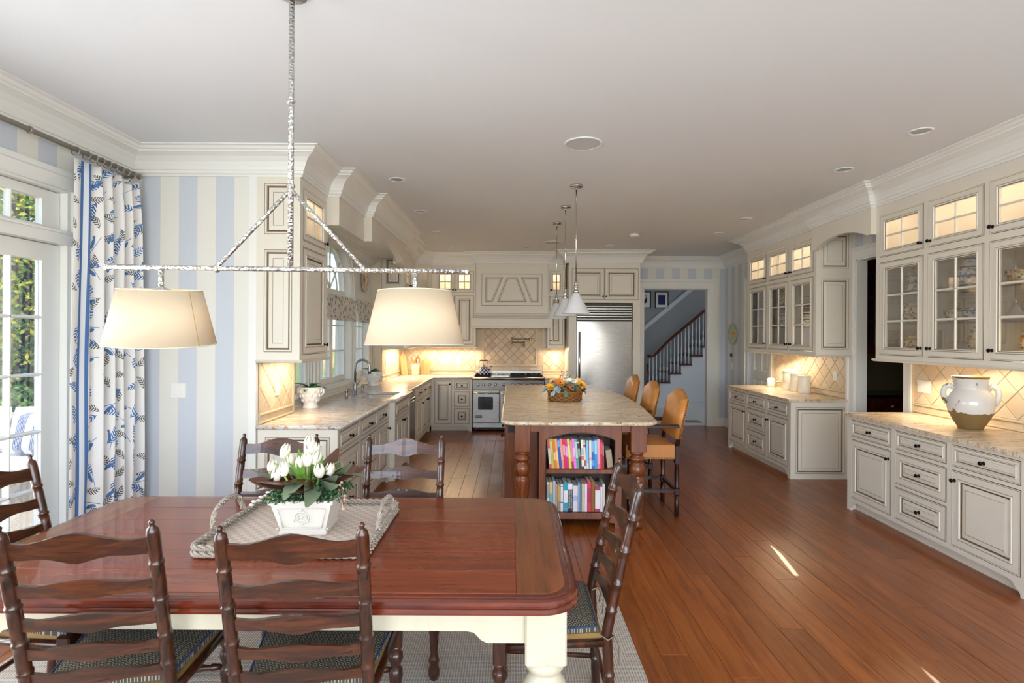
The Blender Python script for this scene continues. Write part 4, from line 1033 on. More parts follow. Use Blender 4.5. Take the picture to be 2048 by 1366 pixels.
# bookcase end: frame with arched opening
BX0, BX1, BY = .235, .935, 4.625
fr = MB(); fr.M = MBk(BY)
a, b = BX0 + .055, BX1 - .055
fr.box((BX0, 0, .0), (a, .03, .881)); fr.box((b, 0, .0), (BX1, .03, .881))
ar = [(a, .881), (a, .745)] + [(a + (b - a) * i / 16, .745 + .062 * math.sin(PI * i / 16) ** .8) for i in range(1, 16)] + [(b, .745), (b, .881)]
fr.prism(ar, 'y', 0, .03)
fr.prism([(a, .13), (a, .04), (a + .05, .045), (a + .08, .075), (b - .08, .075), (b - .05, .045), (b, .04), (b, .13)], 'y', 0, .03)
fr.build('bookcase_frame', 'cherry', isl)
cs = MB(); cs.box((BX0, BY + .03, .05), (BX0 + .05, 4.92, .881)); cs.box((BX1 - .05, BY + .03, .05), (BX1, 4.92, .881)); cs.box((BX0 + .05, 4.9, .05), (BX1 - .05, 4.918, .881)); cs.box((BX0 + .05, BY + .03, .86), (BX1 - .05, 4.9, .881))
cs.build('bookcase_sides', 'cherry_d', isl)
for z0, z1 in ((.46, .495), (.10, .13)): MB().cbox((a, BY + .005, z0), (b, 4.9, z1), .004).build('shelf', 'cherry', isl)
bd = MB(); bd.tube([(a + .001, BY - .001, .14), (a + .001, BY - .001, .745)] + [(a + (b - a) * i / 16, BY - .001, .745 + .062 * math.sin(PI * i / 16) ** .8) for i in range(1, 16)] + [(b - .001, BY - .001, .745), (b - .001, BY - .001, .14)], .004, 6); bd.build('opening_bead', plain('4B3A2C', .3), isl)
LEG = [(.052, .655), (.058, .645), (.06, .635), (.048, .622), (.05, .612), (.064, .598), (.066, .582), (.052, .566), (.046, .56), (.052, .548), (.066, .52), (.07, .49), (.064, .462), (.05, .445), (.046, .44), (.062, .425), (.066, .41), (.064, .38), (.055, .28), (.045, .16), (.042, .11), (.05, .1), (.054, .085), (.045, .07), (.05, .05), (.056, .03), (.05, 0)]
for x, y in ((.093, 4.64), (1.07, 4.64), (1.07, 7.76)):
    l = MB(); l.cbox((x - .066, y - .066, .655), (x + .066, y + .066, .881), .004); l.lathe(LEG, 20, (x, y, 0)); l.build('leg', 'cherry', isl)
MB().box((.159, 4.60, .82), (BX0, 4.66, .881)).build('apron', 'cherry', isl); MB().box((BX1, 4.60, .82), (1.004, 4.66, .881)).build('apron', 'cherry', isl)
MB().box((1.04, 4.706, .80), (1.10, 7.694, .881)).build('apron', 'cherry', isl)
op = MB(); op.cbox((-.03, 4.908, .755), (.045, 4.92, .875), .003); op.build('outlet_plate', 'black', isl)
for k in range(5):
    y0 = 5.0 + k * .56
    m = MB(); m.M = MR(-.045) @ Matrix.Identity(4); m = MB(); m.M = Matrix.Translation((-.045, 0, 0)) @ Matrix.Rotation(R(-90), 4, 'Z')
    m.rings(-(y0 + .52), -y0, .13, .86, [(0, 0, 0), (0, -.018, 0), (.05, -.018, 0), (.06, -.006, 0), (.07, -.006, 0), (.1, -.014, 0)]); dd = m.build('door', 'cherry', isl)
    inst('knob', KNOB, dd, (-.063, y0 + .06, .70), (0, 0, R(-90)))

# ------------------------------------------------------------ books
def book(x, w, h, z, col, lean=0, d=.2, name='cookbook', label=None, y=None, deco=None, off=.02, grp=None):
    p = thing(name, label, 'book', (x, BY + off if y is None else y, z), 0, grp, (0, R(lean), 0))
    MB().prism([(0, .0), (.0012, -.0), (w - .0012, -.0), (w, 0), (w, d), (w - .002, d), (w - .002, .006), (.002, .006), (.002, d), (0, d)], 'z', 0, h).build('cover', plain(col, .5), p)
    MB().box((.0022, .0065, .003), (w - .0022, d - .004, h - .004)).build('pages', plain('E9E2D2', .9), p)
    for dz0, dz1, dc in (deco or ()): MB().box((.0008, -.0006, h * dz0), (w - .0008, .0004, h * dz1)).build('spine_band', plain(dc, .5), p)
    return p
random.seed(5)
B1 = [('D9C6BC', .021, .255, 'pale cookbook with coral ends at the left of the upper shelf', [(.0, .16, 'CC4F4F'), (.68, 1, 'C9504F')]), ('A9B03C', .023, .255, 'olive green cookbook on the upper shelf', [(.55, .9, 'C6C67A')]), ('D9701F', .021, .255, 'burnt orange cookbook on the upper shelf', [(.3, .55, 'EFB58E')]),
      ('E0A14A', .020, .255, 'amber cookbook on the upper shelf', [(.25, .6, 'ECC98C')]), ('1F4FB0', .023, .255, 'royal blue cookbook on the upper shelf', [(.72, .95, '6BA0E0')]), ('E58A78', .020, .255, 'salmon cookbook on the upper shelf', [(.3, .7, 'EEA58F')]), ('CC2450', .022, .255, 'crimson cookbook beside the salmon one', [(.45, .8, 'E79AA8')]),
      ('CF2478', .021, .255, 'magenta cookbook with pale title on the upper shelf', [(.4, .75, 'E5A0D0')]), ('C9D63C', .021, .255, 'lime yellow cookbook on the upper shelf', [(.35, .8, 'DDE88E')]), ('B81E44', .020, .255, 'dark red cookbook with pink stripe on the upper shelf', [(.25, .95, 'E88A8A')]), ('DD7FDB', .022, .255, 'orchid pink cookbook on the upper shelf', [(.4, .7, 'EBB0EE')]),
      ('4FA08A', .021, .255, 'jade green cookbook on the upper shelf', [(.35, .9, 'A9D6C6')]), ('35302E', .022, .255, 'black spined cookbook with grey title on the upper shelf', [(.4, .68, '9A938C'), (.85, .9, 'CFC9C0')]), ('E8E3E0', .021, .245, 'white cookbook with blue and red spine picture', [(.3, .45, 'D9695C'), (.48, .72, '9FB9C4'), (0, .08, '2A3050')]),
      ('DCD3CE', .019, .245, 'patchwork spined cookbook with a yellow top', [(.88, 1, 'C9B24A'), (.1, .3, 'B55848'), (.75, .85, '8E3A6A')]), ('7FC3E4', .020, .243, 'sky blue cookbook on the upper shelf', [(0, .2, 'A9DCF0')]), ('E0DAD6', .021, .243, 'off white cookbook with faint pink lettering', [(.3, .4, 'E3A8B8')]), ('1F6AAE', .024, .242, 'mid blue cookbook with pale lettering', [(.6, .97, '88B0D8'), (.1, .3, '6D9CCB')]),
      ('2A8FDB', .024, .248, 'bright blue cookbook on the upper shelf', [(.5, .97, '8ED2F4')]), ('F0A0A8', .026, .252, 'pale pink cookbook on the upper shelf', [(0, .16, 'F07080')]), ('B3173F', .021, .245, 'cherry red cookbook near the right of the upper shelf', [(.5, .92, 'D0506E')]), ('8E1F2C', .012, .225, 'thin dark red booklet at the right of the upper shelf', [(.5, .9, 'C98A80')])]
x = a + .006
for i, (c, w, h, lb, dc) in enumerate(B1):
    ln = -5.5 if i < 13 else (-3.0 if i < 15 else -1.2)
    if i == 0: x += .03
    book(x, w * .94, h, .4965, c, ln, label=lb, deco=dc, grp=None); x += w * .94 + .0012 + (.004 if ln > -2 and i == 15 else 0)
book(x + .035, .05, .15, .4965, 'B7A48A', -7, label='short tan book slumped at the right end of the upper shelf', off=.07)
B2 = [('DCD9DA', .022, .25, 'white book with grey lettering at the left of the lower shelf', [(.45, .92, '9A9AA8')]), ('D2B868', .026, .25, 'yellow and teal banded book on the lower shelf', [(.0, .62, '5FA9A4')]), ('A7ADBA', .024, .258, 'grey blue book on the lower shelf', None), ('B98F6E', .012, .232, 'thin brown book on the lower shelf', None), ('8B7D72', .022, .232, 'taupe spiral bound book with gold print on the lower shelf', [(.4, .95, 'B89C58')]), ('DAD3D4', .022, .23, 'white ring binder with black rivets on the lower shelf', [(.92, .95, '2A2830'), (.32, .35, '2A2830')]),
      ('1E9CBA', .036, .242, 'turquoise dotted book with a white band on the lower shelf', [(.32, .74, 'E4E1E2'), (.08, .12, 'E2606A')]), ('252A3C', .04, .238, 'navy cooking school book with white title on the lower shelf', [(.80, 1, 'E6DDE8')]), ('D9D3DC', .042, .222, 'pale lilac book with a blue emblem on the lower shelf', [(.42, .62, 'A9B4D6')]), ('8CB2D4', .014, .24, 'light blue book on the lower shelf', None), ('6E7C88', .013, .238, 'slate grey book on the lower shelf', None), ('C9BCA8', .022, .236, 'beige book on the lower shelf', None), ('E2DAE0', .02, .236, 'thin white book beside the red book', None),
      ('D8344E', .03, .255, 'tall bright red book on the lower shelf', [(.3, .8, 'B5245A')]), ('8A5A1F', .031, .255, 'brown book with white title on the lower shelf', None), ('A8386A', .042, .212, 'red and white patterned book with a pale label', [(.12, .86, 'E4DDE2')]), ('E9E9EC', .016, .21, 'slim white book near the right of the lower shelf', None), ('D8CFC2', .02, .235, 'cream book at the right end of the lower shelf', None)]
x = a + .012
for i, (c, w, h, lb, dc) in enumerate(B2):
    o = book(x, w, h, .1315, c, 0, label=lb, deco=dc); x += w + .0025
    if 'cooking school' in lb:
        text('title', "MARTHA STEWART'S", .0175, plain('F2F2F2', .6), o, (.028, -.0008, .11), (R(90), R(90), 0), .0003); text('title', 'COOKING SCHOOL', .0185, plain('F2F2F2', .6), o, (.011, -.0008, .11), (R(90), R(90), 0), .0003)

# ------------------------------------------------------------ leather counter stools
M['leather'] = m_paint('tan_leather', 'B87436', 'CC8A48', .34, 5)
def stool():
    p = thing('counter_stool', 'x', 'stool')      # local: front faces +y, rear posts at y = 0
    hw = .25
    for s_ in (-1, 1):
        x = s_ * (hw - .02)
        l = MB(); l.tube([(x, -.0, .0), (x, -.0, .2)], .021, 10); l.cbox((x - .026, -.026, .2), (x + .026, .026, .255), .004); l.lathe([(.02, .255), (.023, .265), (.018, .275), (.023, .38), (.02, .47), (.024, .478), (.018, .485)], 12, (x, 0, 0)); l.cbox((x - .024, -.024, .485), (x + .024, .024, .64), .004); l.build('rear_leg', 'walnut', p)
        po = MB(); po.tube([(x, 0, .62), (x, -.03, .80), (x, -.06, .92)], .021, 8); po.build('back_post', 'walnut', p)
        f = MB(); y = .43; f.tube([(x, y, 0), (x, y, .2)], .021, 10); f.cbox((x - .026, y - .026, .2), (x + .026, y + .026, .255), .004); f.lathe([(.02, .255), (.023, .265), (.018, .275), (.023, .38), (.02, .47), (.022, .52)], 12, (x, y, 0)); f.build('front_leg', 'walnut', p)
        MB().box((x - .014, .02, .215), (x + .014, .41, .245)).build('stretcher', 'walnut', p)
        ar = MB(); ar.cbox((x - .028, -.02, .80), (x + .028, .36, .832), .01); ar.build('arm', 'walnut', p)
        MB().tube([(x, .29, .62), (x, .31, .72), (x, .28, .805)], [.018, .022, .018], 8).build('arm_post', 'walnut', p)
    for y, z in ((0, .23), (.43, .23)): MB().box((-hw + .04, y - .014, z - .015), (hw - .04, y + .014, z + .015)).build('stretcher', 'walnut', p)
    # seat
    NX = 10; NY = 10; vs = []
    def hgt(u, v_): return .65 + .035 * (1 - abs(2 * u - 1) ** 2.5) * (1 - abs(2 * v_ - 1) ** 2.5)
    sx = hw + .015
    ringz = [(-.0, .52), (0.0, .56), (.012, .60)]
    mb = MB()
    vs = [(-sx + 2 * sx * i / NX, .03 + .44 * j / NY, hgt(i / NX, j / NY)) for j in range(NY + 1) for i in range(NX + 1)]
    fs = [(j * (NX + 1) + i, j * (NX + 1) + i + 1, (j + 1) * (NX + 1) + i + 1, (j + 1) * (NX + 1) + i) for j in range(NY) for i in range(NX)]
    mb.add(vs, fs, 0, True)
    per = [(-sx, .03), (sx, .03), (sx, .47), (-sx, .47)]
    lo = [(a_, b_, .525) for a_, b_ in per]; hi = [(a_, b_, .65) for a_, b_ in per]
    mb.add(lo + hi, [(i, (i + 1) % 4, 4 + (i + 1) % 4, 4 + i) for i in range(4)] + [(3, 2, 1, 0)])
    seat = mb.build('seat', 'leather', p)
    nb = MB()
    for k in range(26):
        for (x, y) in ((-sx - .002, .04 + .42 * k / 25), (sx + .002, .04 + .42 * k / 25), (-sx + .01 + (2 * sx - .02) * k / 25, .472), (-sx + .01 + (2 * sx - .02) * k / 25, .028)):
            nb.box((x - .004, y - .004, .531), (x + .004, y + .004, .539))
    stuff(nb.build('nail_heads', plain('3A2A18', .35, .8), seat))
    # upholstered back
    bw = hw - .0; N = 14
    outl = [(-bw, .70), (bw, .70), (bw, 1.06)] + [(bw - 2 * bw * i / N, 1.06 + .075 * math.sin(PI * i / N) ** 1.6) for i in range(1, N)] + [(-bw, 1.06)]
    def yl(z, d): return -.02 - (z - .70) * .20 + d
    n = len(outl); mb = MB()
    cxz = (0, .88)
    def lay(sc, d): return [((q[0]) * sc, yl(q[1], d), cxz[1] + (q[1] - cxz[1]) * sc) for q in outl]
    L_ = [lay(1, -.012), lay(1, .028), lay(.93, .05), lay(.6, .068)]
    mb.add(sum(L_, []), [tuple(range(n))[::-1]] + [(k * n + i, k * n + (i + 1) % n, (k + 1) * n + (i + 1) % n, (k + 1) * n + i) for k in range(3) for i in range(n)], 0, True)
    mb.add(L_[3], [tuple(range(n))], 0, True)
    bk = mb.build('backrest', 'leather', p)
    nb = MB()
    for s_ in (-1, 1):
        for k in range(24): z = .71 + .34 * k / 23; nb.box((s_ * bw - .004 * 1.2, yl(z, -.002) - .004, z - .004), (s_ * bw + .004 * 1.2, yl(z, -.002) + .004, z + .004))
    stuff(nb.build('nail_heads', plain('3A2A18', .35, .8), bk))
    return p
s0 = stool()
for i, (y, lb) in enumerate(((5.17, 'tan leather counter stool with nail heads at the bookcase end of the island'), (6.12, 'tan leather counter stool in the middle of the island row'), (7.05, 'tan leather counter stool at the range end of the island'))):
    o = s0 if i == 0 else copy_tree(s0)
    o.location = (1.50, y, 0); o.rotation_euler = (0, 0, R(90)); o['label'] = lb; o['group'] = 'leather stools at the island'

# ------------------------------------------------------------ basket of flowers on the island
bk = thing('flower_basket', 'oval wicker basket of orange and cream autumn flowers on the island', 'flower basket', (.585, 6.0, .916))
bx, by, bh = .172, .125, .10
mb = MB()
for k in range(8):
    z = .008 + k * .011; q = 1 + .05 * k / 7
    mb.tube([(bx * q * math.cos(2 * PI * i / 28), by * q * math.sin(2 * PI * i / 28), z + .002 * math.sin(i * 2.2 + k)) for i in range(28)], .0065, 6, closed=True)
mb.lathe([(.01, .004), (1, .004)], 28, m=0, cap=False, sx=bx, sy=by); stuff(mb.build('weave', plain('7A4F26', .7), bk))
mb = MB()
for s_ in (1, -1):
    for k in range(14):
        P_ = []
        for j in range(7):
            an = 2 * PI * (k / 14) + s_ * j / 6 * 2 * PI / 7; q = 1.09; P_.append((bx * q * math.cos(an), by * q * math.sin(an), .006 + .082 * j / 6))
        mb.tube(P_, .0035, 5)
stuff(mb.build('lattice', plain('A9763C', .6), bk))
MB().tube([(bx * 1.08 * math.cos(2 * PI * i / 28), by * 1.08 * math.sin(2 * PI * i / 28), bh) for i in range(28)], .01, 8, closed=True).build('rim', plain('9A642E', .6), bk)
random.seed(3)
def leafmesh(L_, W_, name, mat, curl=.15, fold=.1, n=5):
    mb = MB(); vs = []
    for i in range(n + 1):
        u = i / n; w = W_ * math.sin(PI * min(1, u * .93 + .04)) ** .7 * (1 - .25 * u)
        z = -curl * L_ * u * u
        vs += [(-w, L_ * u, z + fold * w), (0, L_ * u, z), (w, L_ * u, z + fold * w)]
    fs = []
    for i in range(n): k = 3 * i; fs += [(k, k + 1, k + 4, k + 3), (k + 1, k + 2, k + 5, k + 4)]
    mb.add(vs, fs, 0, True); me = mb.mesh(name); me.materials.append(M[mat] if isinstance(mat, str) else mat); return me
def frost(c1, c2): return m_paint('leaf_' + c1, c1, c2, .6, 30)
LM = [leafmesh(.06, .02, 'leaf', frost('8FA9B8', 'B4C4CC')), leafmesh(.055, .024, 'leaf', frost('6F7F5C', '8E9A74')), leafmesh(.05, .018, 'leaf', frost('9A5A24', 'B5722E')), leafmesh(.06, .022, 'leaf', frost('4E6A5A', '7C9484'))]
for k in range(130):
    an = random.uniform(0, 2 * PI); q = random.uniform(.35, 1.2); el = random.uniform(-.5, .9)
    me = LM[0] if (math.cos(an) < -.3 and random.random() < .75) else random.choice(LM[1:4] if random.random() < .8 else LM)
    inst('leaf', me, bk, (bx * q * math.cos(an), by * q * math.sin(an), .095 + .10 * (1.2 - q) + random.uniform(0, .04)), (R(-20) + el * .9, random.uniform(-.4, .4), an - PI / 2), (1.3, 1.3, 1.3))
def bloom(par, loc, r, c1, petals, c2, name='bloom', tilt=(0, 0, 0), cup=.5):
    o = bpy.data.objects.new(name, None); 
    mb = MB()
    for ring_, (rr, zz, nn) in enumerate(((1, 0, petals), (.7, .25, petals - 1))):
        for k in range(nn):
            an = 2 * PI * (k + .5 * ring_) / nn; c, s_ = math.cos(an), math.sin(an)
            for (u0, w0, u1, w1, z0, z1) in ((.1, .12, .6, .32, 0, .1 * cup * 4), (.6, .32, 1.0, .12, .4 * cup, .75 * cup)):
                pts_ = [(u0, -w0, z0), (u1, -w1, z1), (u1, w1, z1), (u0, w0, z0)]
                mb.add([((u * c - w * s_) * r * rr, (u * s_ + w * c) * r * rr, (z + zz) * r) for u, w, z in pts_], [(0, 1, 2, 3)], 0, True)
    mb.sphere((0, 0, .2 * r), .25 * r, 1, 8, 5)
    ob = mb.build(name, [plain(c1, .6), plain(c2, .7)], par, loc, tilt); return ob
for lx, ly, lz, r, c1, pt, c2 in ((-.05, -.07, .16, .045, 'E08A2A', 10, '8A3A14'), (-.10, -.02, .165, .04, 'E9B88A', 10, 'B0602A'), (-.13, -.06, .12, .04, 'EDB52C', 10, '8A4A14'), (.13, -.04, .14, .045, 'F0B024', 12, '7A4218'), (.10, .03, .16, .045, 'E8C06A', 12, '9A5A20'), (.15, -.05, .09, .035, 'B8641E', 10, '5A2A10'), (.02, -.1, .12, .03, 'B5501E', 10, '4A1A0A')):
    bloom(bk, (lx * 1.3, ly * 1.3, lz * 1.25), r * 1.25, c1, pt, c2, 'bloom', (random.uniform(.2, .9), random.uniform(-.5, .5), 0))
def pumpkin(par, loc, r, col, name='mini_pumpkin'):
    mb = MB(); vs = []; S_ = 40; Rn = 10
    for k in range(Rn + 1):
        th = PI * k / Rn
        for i in range(S_):
            an = 2 * PI * i / S_; lob = 1 - .09 * abs(math.cos(an * 5)) ** .6
            vs.append((r * math.sin(th) * math.cos(an) * lob, r * math.sin(th) * math.sin(an) * lob, -r * .7 * math.cos(th) * (1 - .12 * (math.sin(th) < .4))))
    mb.add(vs, [(k * S_ + i, k * S_ + (i + 1) % S_, (k + 1) * S_ + (i + 1) % S_, (k + 1) * S_ + i) for k in range(Rn) for i in range(S_)], 0, True)
    o = mb.build(name, plain(col, .6), par, loc); MB().tube([(0, 0, r * .55), (.004, 0, r * .8), (.012, 0, r * .95)], [.007, .005, .006], 6).build('stem', plain('8A6A3A', .7), o)
for lx, ly, lz, r, c in ((-.045, .02, .18, .055, 'EDE6D2'), (.04, .03, .185, .045, 'F1ECE0'), (.09, -.01, .175, .042, 'EFE2D2')): pumpkin(bk, (lx * 1.2, ly, lz * 1.18), r * 1.2, c)
for k in range(3):
    MB().tube([(-.02 + .04 * k, .02, .18), (-.03 + .05 * k, .02, .27), (-.04 + .07 * k, .02, .325)], .002, 5).build('sprig', plain('7C8464', .7), bk)
    for q in range(4): inst('leaf', LM[0], bk, (-.03 + .05 * k + .005 * q, .02, .245 + .022 * q), (R(40), 0, R(70 * q - 90)), (.7, .7, .7))

# ------------------------------------------------------------ pendants
M['pend_w'] = plain('D6D6D8', .4, name='white_metal_shade')
def pendant(x, y, zb, lb):
    p = thing('pendant_lamp', lb, 'pendant lamp', (x, y, ZC), 0, 'cone pendants over the island')
    MB().lathe([(.0, 0), (.064, 0), (.064, -.018), (.058, -.022), (.014, -.024), (.012, -.04)], 20, cap=False).build('canopy', 'chrome', p)
    drop = ZC - zb; ht = .19
    MB().tube([(0, 0, -.03), (0, 0, -(drop - ht - .1))], .0065, 8).build('rod', 'chrome', p)
    MB().sphere((0, 0, -drop * .42), .013, seg=10, rings=6).build('swivel', 'chrome', p)
    MB().lathe([(.01, -(drop - ht - .11)), (.02, -(drop - ht - .1)), (.012, -(drop - ht - .085)), (.022, -(drop - ht - .07)), (.022, -(drop - ht - .05)), (.014, -(drop - ht - .04)), (.026, -(drop - ht - .025)), (.03, -(drop - ht))], 14).build('socket', 'chrome', p)
    MB().lathe([(.03, -(drop - ht)), (.034, -(drop - ht) - .004), (.132, -drop), (.134, -drop - .004), (.130, -drop - .003), (.03, -(drop - ht) - .006)], 28, cap=False).build('shade', 'pend_w', p)
    MB().sphere((0, 0, -drop + .05), .028, seg=10, rings=8).build('bulb', 'bulb', p)
    lamp('pendant_light', 'SPOT', (x, y, zb + .02), (0, 0, 0), 7, WARM2, .03, spot_size=R(120), spot_blend=.6)
for x, y, zb, lb in ((.605, 5.18, 1.845, 'white cone pendant over the bookcase end of the island'), (.585, 6.02, 1.85, 'white cone pendant in the middle of the row over the island'), (.56, 6.90, 1.85, 'white cone pendant over the range end of the island')): pendant(x, y, zb, lb)
# ------------------------------------------------------------ rug
t = NT('woven_rug'); v = t.coord('Object', (1, 1, 1))
wv = t.wave(v, 24, .8, 2, 3, 'X'); wh = t.wave(v, 30, 1.0, 2, 3, 'Y'); bn = t.noise(t.coord('Object', (1.2, 14, 1)), 3, 4)
f = t.math('ADD', t.math('MULTIPLY', wv, .5), t.math('MULTIPLY', wh, .5))
col = t.mix(t.ramp(f, [(.25, 1.0), (.6, 0.0)]), 'D2C9BF', '8E837A'); col = t.mix(t.ramp(bn, [(.45, 0.0), (.7, .55)]), col, 'A38C74')
t.bump(f, .6, .006); M['rug'] = t.done(col, .95)
rug = MB().cbox((-2.5, .9, .0005), (.65, 3.5, .009), .004).build('rug', 'rug'); tag(rug, 'grey beige woven rug under the dining table', 'rug')
RZ = .0095
# ------------------------------------------------------------ dining table
tb = thing('dining_table', 'farmhouse dining table with red-brown plank top and distressed cream legs', 'table', (0, 0, RZ))
TX0, TX1, TY0, TY1 = -2.09, .24, 1.79, 2.955
def rrect(x0, x1, y0, y1, r, n=6):
    out = []
    for cx, cy, a0 in ((x1 - r, y1 - r, 0), (x0 + r, y1 - r, 90), (x0 + r, y0 + r, 180), (x1 - r, y0 + r, 270)):
        out += [(cx + r * math.cos(R(a0 + 90 * k / n)), cy + r * math.sin(R(a0 + 90 * k / n))) for k in range(n + 1)]
    return out[::-1]           # clockwise seen from above, so that outward is to the left; sweep with side=-1
ol = rrect(TX0 + .03, TX1 - .03, TY0 + .03, TY1 - .03, .11, 8)
EP = [(-.02, .748), (.0, .7475), (.004, .7445), (.014, .744), (.023, .739), (.0285, .73), (.029, .722), (.024, .7155), (.026, .712), (.03, .706), (.03, .699), (.022, .695), (-.02, .695)]
MB().sweep(EP, ol, 0, side=-1, closed=True, smooth=False).build('moulded_edge', 'table_edge', tb)
MB().prism(ol, 'z', .695, .7455).build('core', 'table_edge', tb)
bx0, bx1, by0, by1 = TX0 + .05, TX1 - .05, TY0 + .05, TY1 - .05
nb = 6; bwid = (by1 - by0) / nb
for k in range(nb): MB().cbox((-(bx1 - bx0 - .34) / 2 + .0008, -bwid / 2 + .0006, 0), ((bx1 - bx0 - .34) / 2 - .0008, bwid / 2 - .0006, .0045), .0012).build('board', 'table', tb, ((bx0 + bx1) / 2, by0 + bwid * (k + .5), .7455))
for sg, xa, xb in ((1, bx1 - .17, bx1), (-1, bx0, bx0 + .17)):
    r = .09
    if sg > 0: pts = [(xa, by0)] + [(xb - r + r * math.cos(R(a)), by0 + r + r * math.sin(R(a))) for a in range(270, 361, 15)] + [(xb - r + r * math.cos(R(a)), by1 - r + r * math.sin(R(a))) for a in range(0, 91, 15)] + [(xa, by1)]
    else: pts = [(xb, by1)] + [(xa + r + r * math.cos(R(a)), by1 - r + r * math.sin(R(a))) for a in range(90, 181, 15)] + [(xa + r + r * math.cos(R(a)), by0 + r + r * math.sin(R(a))) for a in range(180, 271, 15)] + [(xb, by0)]
    MB().prism([(a_ , b_) for a_, b_ in pts], 'z', .7455, .7498).build('breadboard_end', 'table_end', tb)
t = NT('distressed_cream_paint'); n1 = t.noise(t.coord('Object', (4, 4, 2)), 4, 5, .7); n2 = t.noise(t.coord('Object', (50, 50, 6)), 1, 3)
M['dcream'] = t.done(t.mix(t.ramp(n2, [(.68, 0.0), (.72, .8)]), t.mix(n1, 'CBC2AB', 'B9B097'), '57452F'), .5)
TL = [(.055, .50), (.064, .492), (.07, .478), (.066, .464), (.054, .452), (.05, .444), (.058, .434), (.076, .40), (.081, .36), (.076, .315), (.06, .28), (.05, .265), (.058, .255), (.062, .245), (.052, .232), (.048, .2), (.05, .12), (.055, .085), (.045, .075), (.058, .06), (.062, .04), (.055, .015), (.045, 0)]
LXs = ((TX0 + .12, TY0 + .11), (TX1 - .12, TY0 + .11), (TX0 + .12, TY1 - .11), (TX1 - .12, TY1 - .11))
for x, y in LXs:
    l = MB(); l.cbox((x - .07, y - .07, .51), (x + .07, y + .07, .695), .006); l.lathe(TL, 22, (x, y, .01)); l.build('leg', 'dcream', tb)
def apr(x0, x1, y0, y1, axis):
    L0, L1 = (x0, x1) if axis == 'x' else (y0, y1)
    pr = [(L0, .695), (L0, .575), (L0 + .13, .575), (L0 + .15, .585), (L0 + .175, .61), (L0 + .2, .615), (L1 - .2, .615), (L1 - .175, .61), (L1 - .15, .585), (L1 - .13, .575), (L1, .575), (L1, .695)]
    m = MB()
    if axis == 'x': m.prism(pr, 'y', y0, y1)
    else: m.prism(pr, 'x', x0, x1)
    m.build('apron', 'dcream', tb)
apr(TX0 + .19, TX1 - .19, TY0 + .062, TY0 + .085, 'x'); apr(TX0 + .19, TX1 - .19, TY1 - .085, TY1 - .062, 'x')
apr(TX0 + .075, TX0 + .098, TY0 + .18, TY1 - .18, 'y'); apr(TX1 - .098, TX1 - .075, TY0 + .18, TY1 - .18, 'y')

# ------------------------------------------------------------ ladder-back chairs (local: faces +y, rear posts at y = 0)
t = NT('cane_pattern_fabric'); v = t.coord('Object', (1, 1, 1)); sp = t.sep(v)
def cell(sx, ox): return t.math('SUBTRACT', t.math('FRACT', t.math('MULTIPLY_ADD', sp[0], sx, ox)), .5), t.math('SUBTRACT', t.math('FRACT', t.math('MULTIPLY_ADD', sp[1], sx, ox)), .5)
a1, b1 = cell(46, 0); d1c = t.math('SQRT', t.math('ADD', t.math('MULTIPLY', a1, a1), t.math('MULTIPLY', b1, b1)))
a2, b2 = cell(46, .5); d2c = t.math('SQRT', t.math('ADD', t.math('MULTIPLY', a2, a2), t.math('MULTIPLY', b2, b2)))
ring_ = t.math('LESS_THAN', t.math('ABSOLUTE', t.math('SUBTRACT', d1c, .30)), .075); dot = t.math('LESS_THAN', d2c, .13)
cc = t.mix(t.math('MAXIMUM', ring_, t.math('MULTIPLY', dot, .9)), '403D33', '99927E')
M['cane'] = t.done(cc, .85)
M['rush'] = plain('8A6A3A', .8, name='rush_seat'); M['cord'] = plain('2A4474', .8, name='blue_cord')
